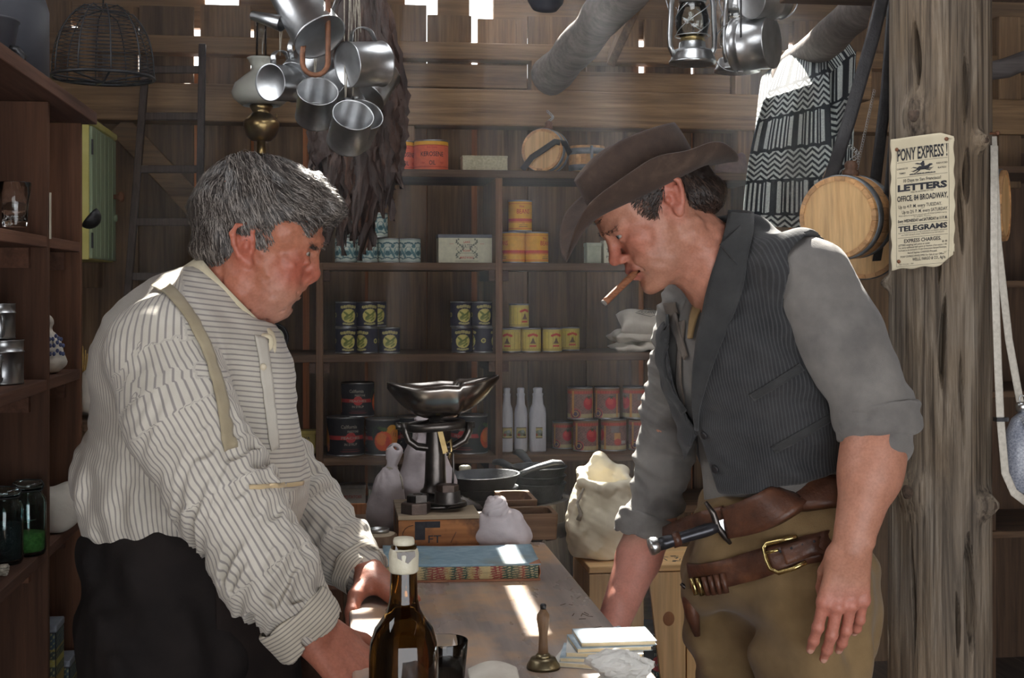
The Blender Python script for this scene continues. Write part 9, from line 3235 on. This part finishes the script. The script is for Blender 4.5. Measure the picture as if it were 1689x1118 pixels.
drape(lapel, NBV, [(1222, 352), (1217, 395), (1206, 445), (1190, 500), (1171, 560), (1157, 620), (1150, 670), (1152, 708)], [0.044, 0.052, 0.058, 0.058, 0.050, 0.036, 0.020, 0.006], 0.004, 44, 6, 1.9, 2.6)
part('lapel', lapel, M_lap, cb_, world=True, solid=0.004)
lapel = MB()
def stand(u, v):
  a0_, b0_ = A3(hc(1118, 0, 0)), 0
  th = -0.5 * PI + (u - 0.5) * PI * 0.95 + PI
  c = hc(1178, 432)
  ax_ = A3((0.6, 0, -0.8))
  e1 = A3((0.8, 0, 0.6))
  q = c + e1 * math.cos(th + PI / 2) * -0.076 + A3((0, 1, 0)) * math.sin(th + PI / 2) * 0.078
  return Vector(q - ax_ * (0.030 - 0.05 * v) + (q - c) * 0.10 * v)
lapel.grid(stand, 40, 5)
part('coat_collar', lapel, M_lap, cb_, world=True, solid=0.004)
fl_ = MB()
drape(fl_, VE, [(1108, 520), (1094, 560), (1090, 600), (1104, 640), (1128, 680)], [0.018, 0.03, 0.034, 0.03, 0.012], 0.004, 26, 5, 1.9, 2.6)
part('lapel', fl_, M_lap, cb_, world=True, solid=0.004)
for i, pts in enumerate(([(1240, 655), (1280, 632), (1322, 606)], [(1276, 742), (1330, 712), (1385, 678)])):
  q = MB()
  drape(q, VE, pts, 0.014, 0.0015, 16, 3, 1.9, 2.6)
  part('pocket_welt', q, M_lap, cb_, world=True, solid=0.002)
for q in ((1164, 716), (1182, 772)):
  c = surf(VE, *q, 1.9, 2.6, off=0.003)
  g_ = grad(VE, c[None])[0]
  part('button', MB().lathe([(0, 0.0035), (0.004, 0.003), (0.0065, 0.0035), (0.0075, 0.002), (0.0075, 0), (0, -0.002)], 20, Vector(c), Vector(g_).to_track_quat('Z', 'Y').to_matrix()), M_black, cb_, world=True)
# neckerchief and shirt collar in the opening
M_ochre = cloth_mat('ochre_neck_cloth', srgb(128, 104, 70), srgb(160, 134, 96), 700, 0.3)
M_grayb = cloth_mat('grey_brown_shirt_front', srgb(96, 86, 78), srgb(122, 112, 102), 700, 0.35)
q = MB()
drape(q, SH, [(1196, 398), (1180, 440), (1166, 480), (1150, 520), (1144, 560)], [0.020, 0.026, 0.026, 0.020, 0.010], 0.008, 24, 4, 1.9, 2.6, False)
part('neck_cloth', q, M_ochre, cb_, world=True, solid=0.005)
q = MB()
drape(q, SH, [(1108, 500), (1116, 530), (1126, 560), (1136, 590)], [0.030, 0.026, 0.02, 0.012], 0.006, 20, 4, 1.9, 2.6, False)
part('shirt_collar', q, M_grayb, cb_, world=True, solid=0.004)
q = MB()
drape(q, SH, [(1128, 530), (1124, 580), (1122, 630), (1134, 690)], [0.030, 0.034, 0.026, 0.014], 0.004, 24, 4, 1.9, 2.6)
part('shirt_front', q, M_grayb, cb_, world=True, solid=0.002)
# ---- trousers and boots
TR = Vol((0.46, 1.98, 0.0), (1.10, 2.56, 1.16), 0.0065)
TR.ell(PX3(1284, 856, 2.24), (0.124, 0.160, 0.10), RT, 0)
TR.ell(PX3(1290, 940, 2.24), (0.130, 0.160, 0.10), RT, 0.05)
for q in HL:
  TR.chain([q, A3((q[0] + 0.0, q[1], 0.48)), A3((q[0] + 0.03, q[1], 0.08))], [0.098, 0.080, 0.068], 0.05)
TR.ell(PX3(1412, 985, 2.20), (0.035, 0.05, 0.06), None, 0.05)
t1, t2 = axsines(9, 0.10, (0.9, 0.2, 0.25), 0.35, 31), sines(8, 0.09, 32)
TR.ruffle(lambda p: noise3(p, t1) * 0.0065 + noise3(p, t2) * 0.004)
TR.cap(PX3(1232, 960, 2.10), PX3(1222, 1200, 2.10), 0.004, 0.004, 0.012, 'sub')
TR.plane(PX3(1286, 795, 2.24), UT, 0.004)
TR.plane(A3((0, 0, 0.03)), (0, 0, -1), 0.003)
M_tan = cloth_mat('tan_canvas_trousers', srgb(112, 90, 60), srgb(142, 118, 84), 600, 0.3, scale=9)
solid('trousers', TR, M_tan, cb_)
BT_ = Vol((0.50, 1.95, -0.004), (1.06, 2.48, 0.16), 0.006)
for q in HL:
  BT_.chain([A3((q[0] + 0.04, q[1], 0.045)), A3((q[0] - 0.12, q[1] - 0.05, 0.035))], [0.045, 0.036], 0.02)
  BT_.cap(A3((q[0] + 0.035, q[1], 0.05)), A3((q[0] + 0.03, q[1], 0.14)), 0.05, 0.05, 0.02)
BT_.plane(A3((0, 0, 0.002)), (0, 0, -1), 0.002)
solid('boots', BT_, M_black, cb_)
# ---- leather gun belt, buckle, sheath
M_lea = N('oiled_brown_leather')
v_ = M_lea.coords((1, 1, 1), rnd=False)
c_ = M_lea.ramp(M_lea.noise(v_, 22, 6, 0.65), [(0.25, srgb(56, 34, 26)), (0.55, srgb(92, 58, 42)), (0.85, srgb(138, 90, 62))])
M_lea.set(Base_Color=c_, Roughness=0.42)
M_lea.bump(M_lea.noise(v_, 140, 4), 0.35, 0.003)
M_lea = M_lea.m
q = MB()
drape(q, TR, [(1141, 948), (1160, 950), (1200, 946), (1250, 932), (1310, 915), (1370, 897), (1425, 880)], [0.044, 0.046, 0.048, 0.046, 0.046, 0.044], 0.006, 50, 4, 1.9, 2.7)
belt = part('gun_belt', q, M_lea, cb_, world=True, solid=0.005)
q = MB()
drape(q, TR, [(1296, 920), (1330, 908), (1365, 896), (1400, 884)], 0.030, 0.013, 24, 4, 1.9, 2.7)
part('billet_strap', q, M_lea, belt, world=True, solid=0.004)
pts = [surf(TR, a, b, 1.9, 2.7, off=0.014) for a, b in ((1318, 887), (1292, 893), (1272, 899), (1267, 908), (1272, 925), (1278, 938), (1288, 942), (1312, 935), (1332, 926))]
q = MB()
q.tube([Vector(a) for a in pts], 0.0040, 10)
q.tube([Vector(surf(TR, a, b, 1.9, 2.7, off=0.018)) for a, b in ((1274, 918), (1290, 914))], 0.0025, 8)
part('buckle', q, M_brassb, belt, world=True)
q = MB()
for a, b in ((1292, 915), (1310, 909), (1328, 903), (1346, 897)):
  q.ball(Vector(surf(TR, a, b, 1.9, 2.7, off=0.0155)), 0.0024, 8)
part('punched_hole', q, M_ink, belt, world=True)
for k in range(6):
  a = 1149 + k * 9.5
  q = MB()
  p0_, p1_ = surf(TR, a, 950 - k, 1.9, 2.7, off=0.010), surf(TR, a + 7, 978 - k, 1.9, 2.7, off=0.010)
  q.tube([Vector(p0_), Vector((p0_ + p1_) / 2), Vector(p1_)], 0.0052, 10)
  part('cartridge_loop', q, M_lea if k > 1 else M_brassb, belt, world=True)
# sheath and knife
q = MB()
drape(q, TR, [(1206, 862), (1240, 852), (1290, 835), (1340, 822), (1392, 815)], [0.052, 0.058, 0.060, 0.060, 0.05], 0.014, 40, 6, 1.9, 2.7, False)
part('knife_sheath', q, M_lea, cb_, world=True, solid=0.016)
q = MB()
drape(q, TR, [(1102, 880), (1130, 870), (1170, 858), (1200, 850)], [0.022, 0.032, 0.036, 0.036], 0.008, 20, 4, 1.9, 2.7, False)
part('sheath_backing', q, M_lea, cb_, world=True, solid=0.006)
k0 = surf(TR, 1196, 870, 1.9, 2.7, off=0.026)
k1 = k0 + (PX3(1082, 902, 2.14) - PX3(1196, 868, 2.14))
kn = thing('hunting_knife', 'dark-handled hunting knife with curved guard in the leather sheath at the waist', 'knife', tuple(k0))
d_ = k1 - k0
q = MB().tube([Vector(d_ * t_) for t_ in np.linspace(0, 0.86, 10)], [0.0085, 0.0105, 0.0112, 0.0108, 0.0102, 0.0100, 0.0102, 0.0108, 0.0115, 0.011], 16)
part('grip', q, mottled('dark_grip', srgb(44, 44, 48), srgb(80, 80, 86), 30, 0.28, 0.6, 0.08), kn)
q = MB().tube([Vector(d_ * t_) for t_ in (0.85, 0.88, 0.95, 1.0)], [0.010, 0.0135, 0.0155, 0.014], 8)
part('pommel', q, M_galv, kn)
q = MB()
e_ = PX3(1218, 896, 2.14) - PX3(1196, 868, 2.14)
e2_ = PX3(1176, 826, 2.14) - PX3(1196, 868, 2.14)
q.tube([Vector(e2_ * 1.0), Vector(e2_ * 0.55 + A3((0.004, 0, 0))), Vector((0, 0, 0)), Vector(e_ * 0.6), Vector(e_)], [0.003, 0.0055, 0.0065, 0.0055, 0.003], 10)
part('guard', q, M_scale, kn)
q = MB().tube([Vector(d_ * 0.66), Vector(d_ * 0.56)], [0.0135, 0.0135], 16)
part('keeper_loop', q, M_lea, kn)
part('blade', MB().bar((0, 0, 0), Vector(-d_ * 0.9), 0.003, 0.02, (0, 0, 1)), M_galv, kn)
# holster with revolver on the far hip
hq0 = PX3(1142, 985, 2.30)
ho = thing('revolver', 'revolver butt and hammer sticking out of the holster at the far hip', 'revolver', tuple(hq0))
q = MB().tube([(0.004, 0, 0.0), (-0.004, -0.004, 0.014), (-0.018, -0.006, 0.022), (-0.022, -0.006, 0.026)], [0.007, 0.006, 0.004, 0.003], 10)
part('hammer', q, M_scale, ho)
q = MB().lathe([(0, -0.03), (0.012, -0.03), (0.012, 0.004), (0.007, 0.008), (0, 0.008)], 16)
part('frame', q, M_scale, ho)
q = MB()
ap = lambda px, py, dy=0: Vector(PX3(px, py, 2.30)) + Vector((0, dy, 0))
q.tube([ap(1140, 972), ap(1138, 990), ap(1142, 1015), ap(1150, 1048)], [0.016, 0.020, 0.018, 0.008], 14, flat=0.7)
part('holster', q, M_lea, cb_, world=True)
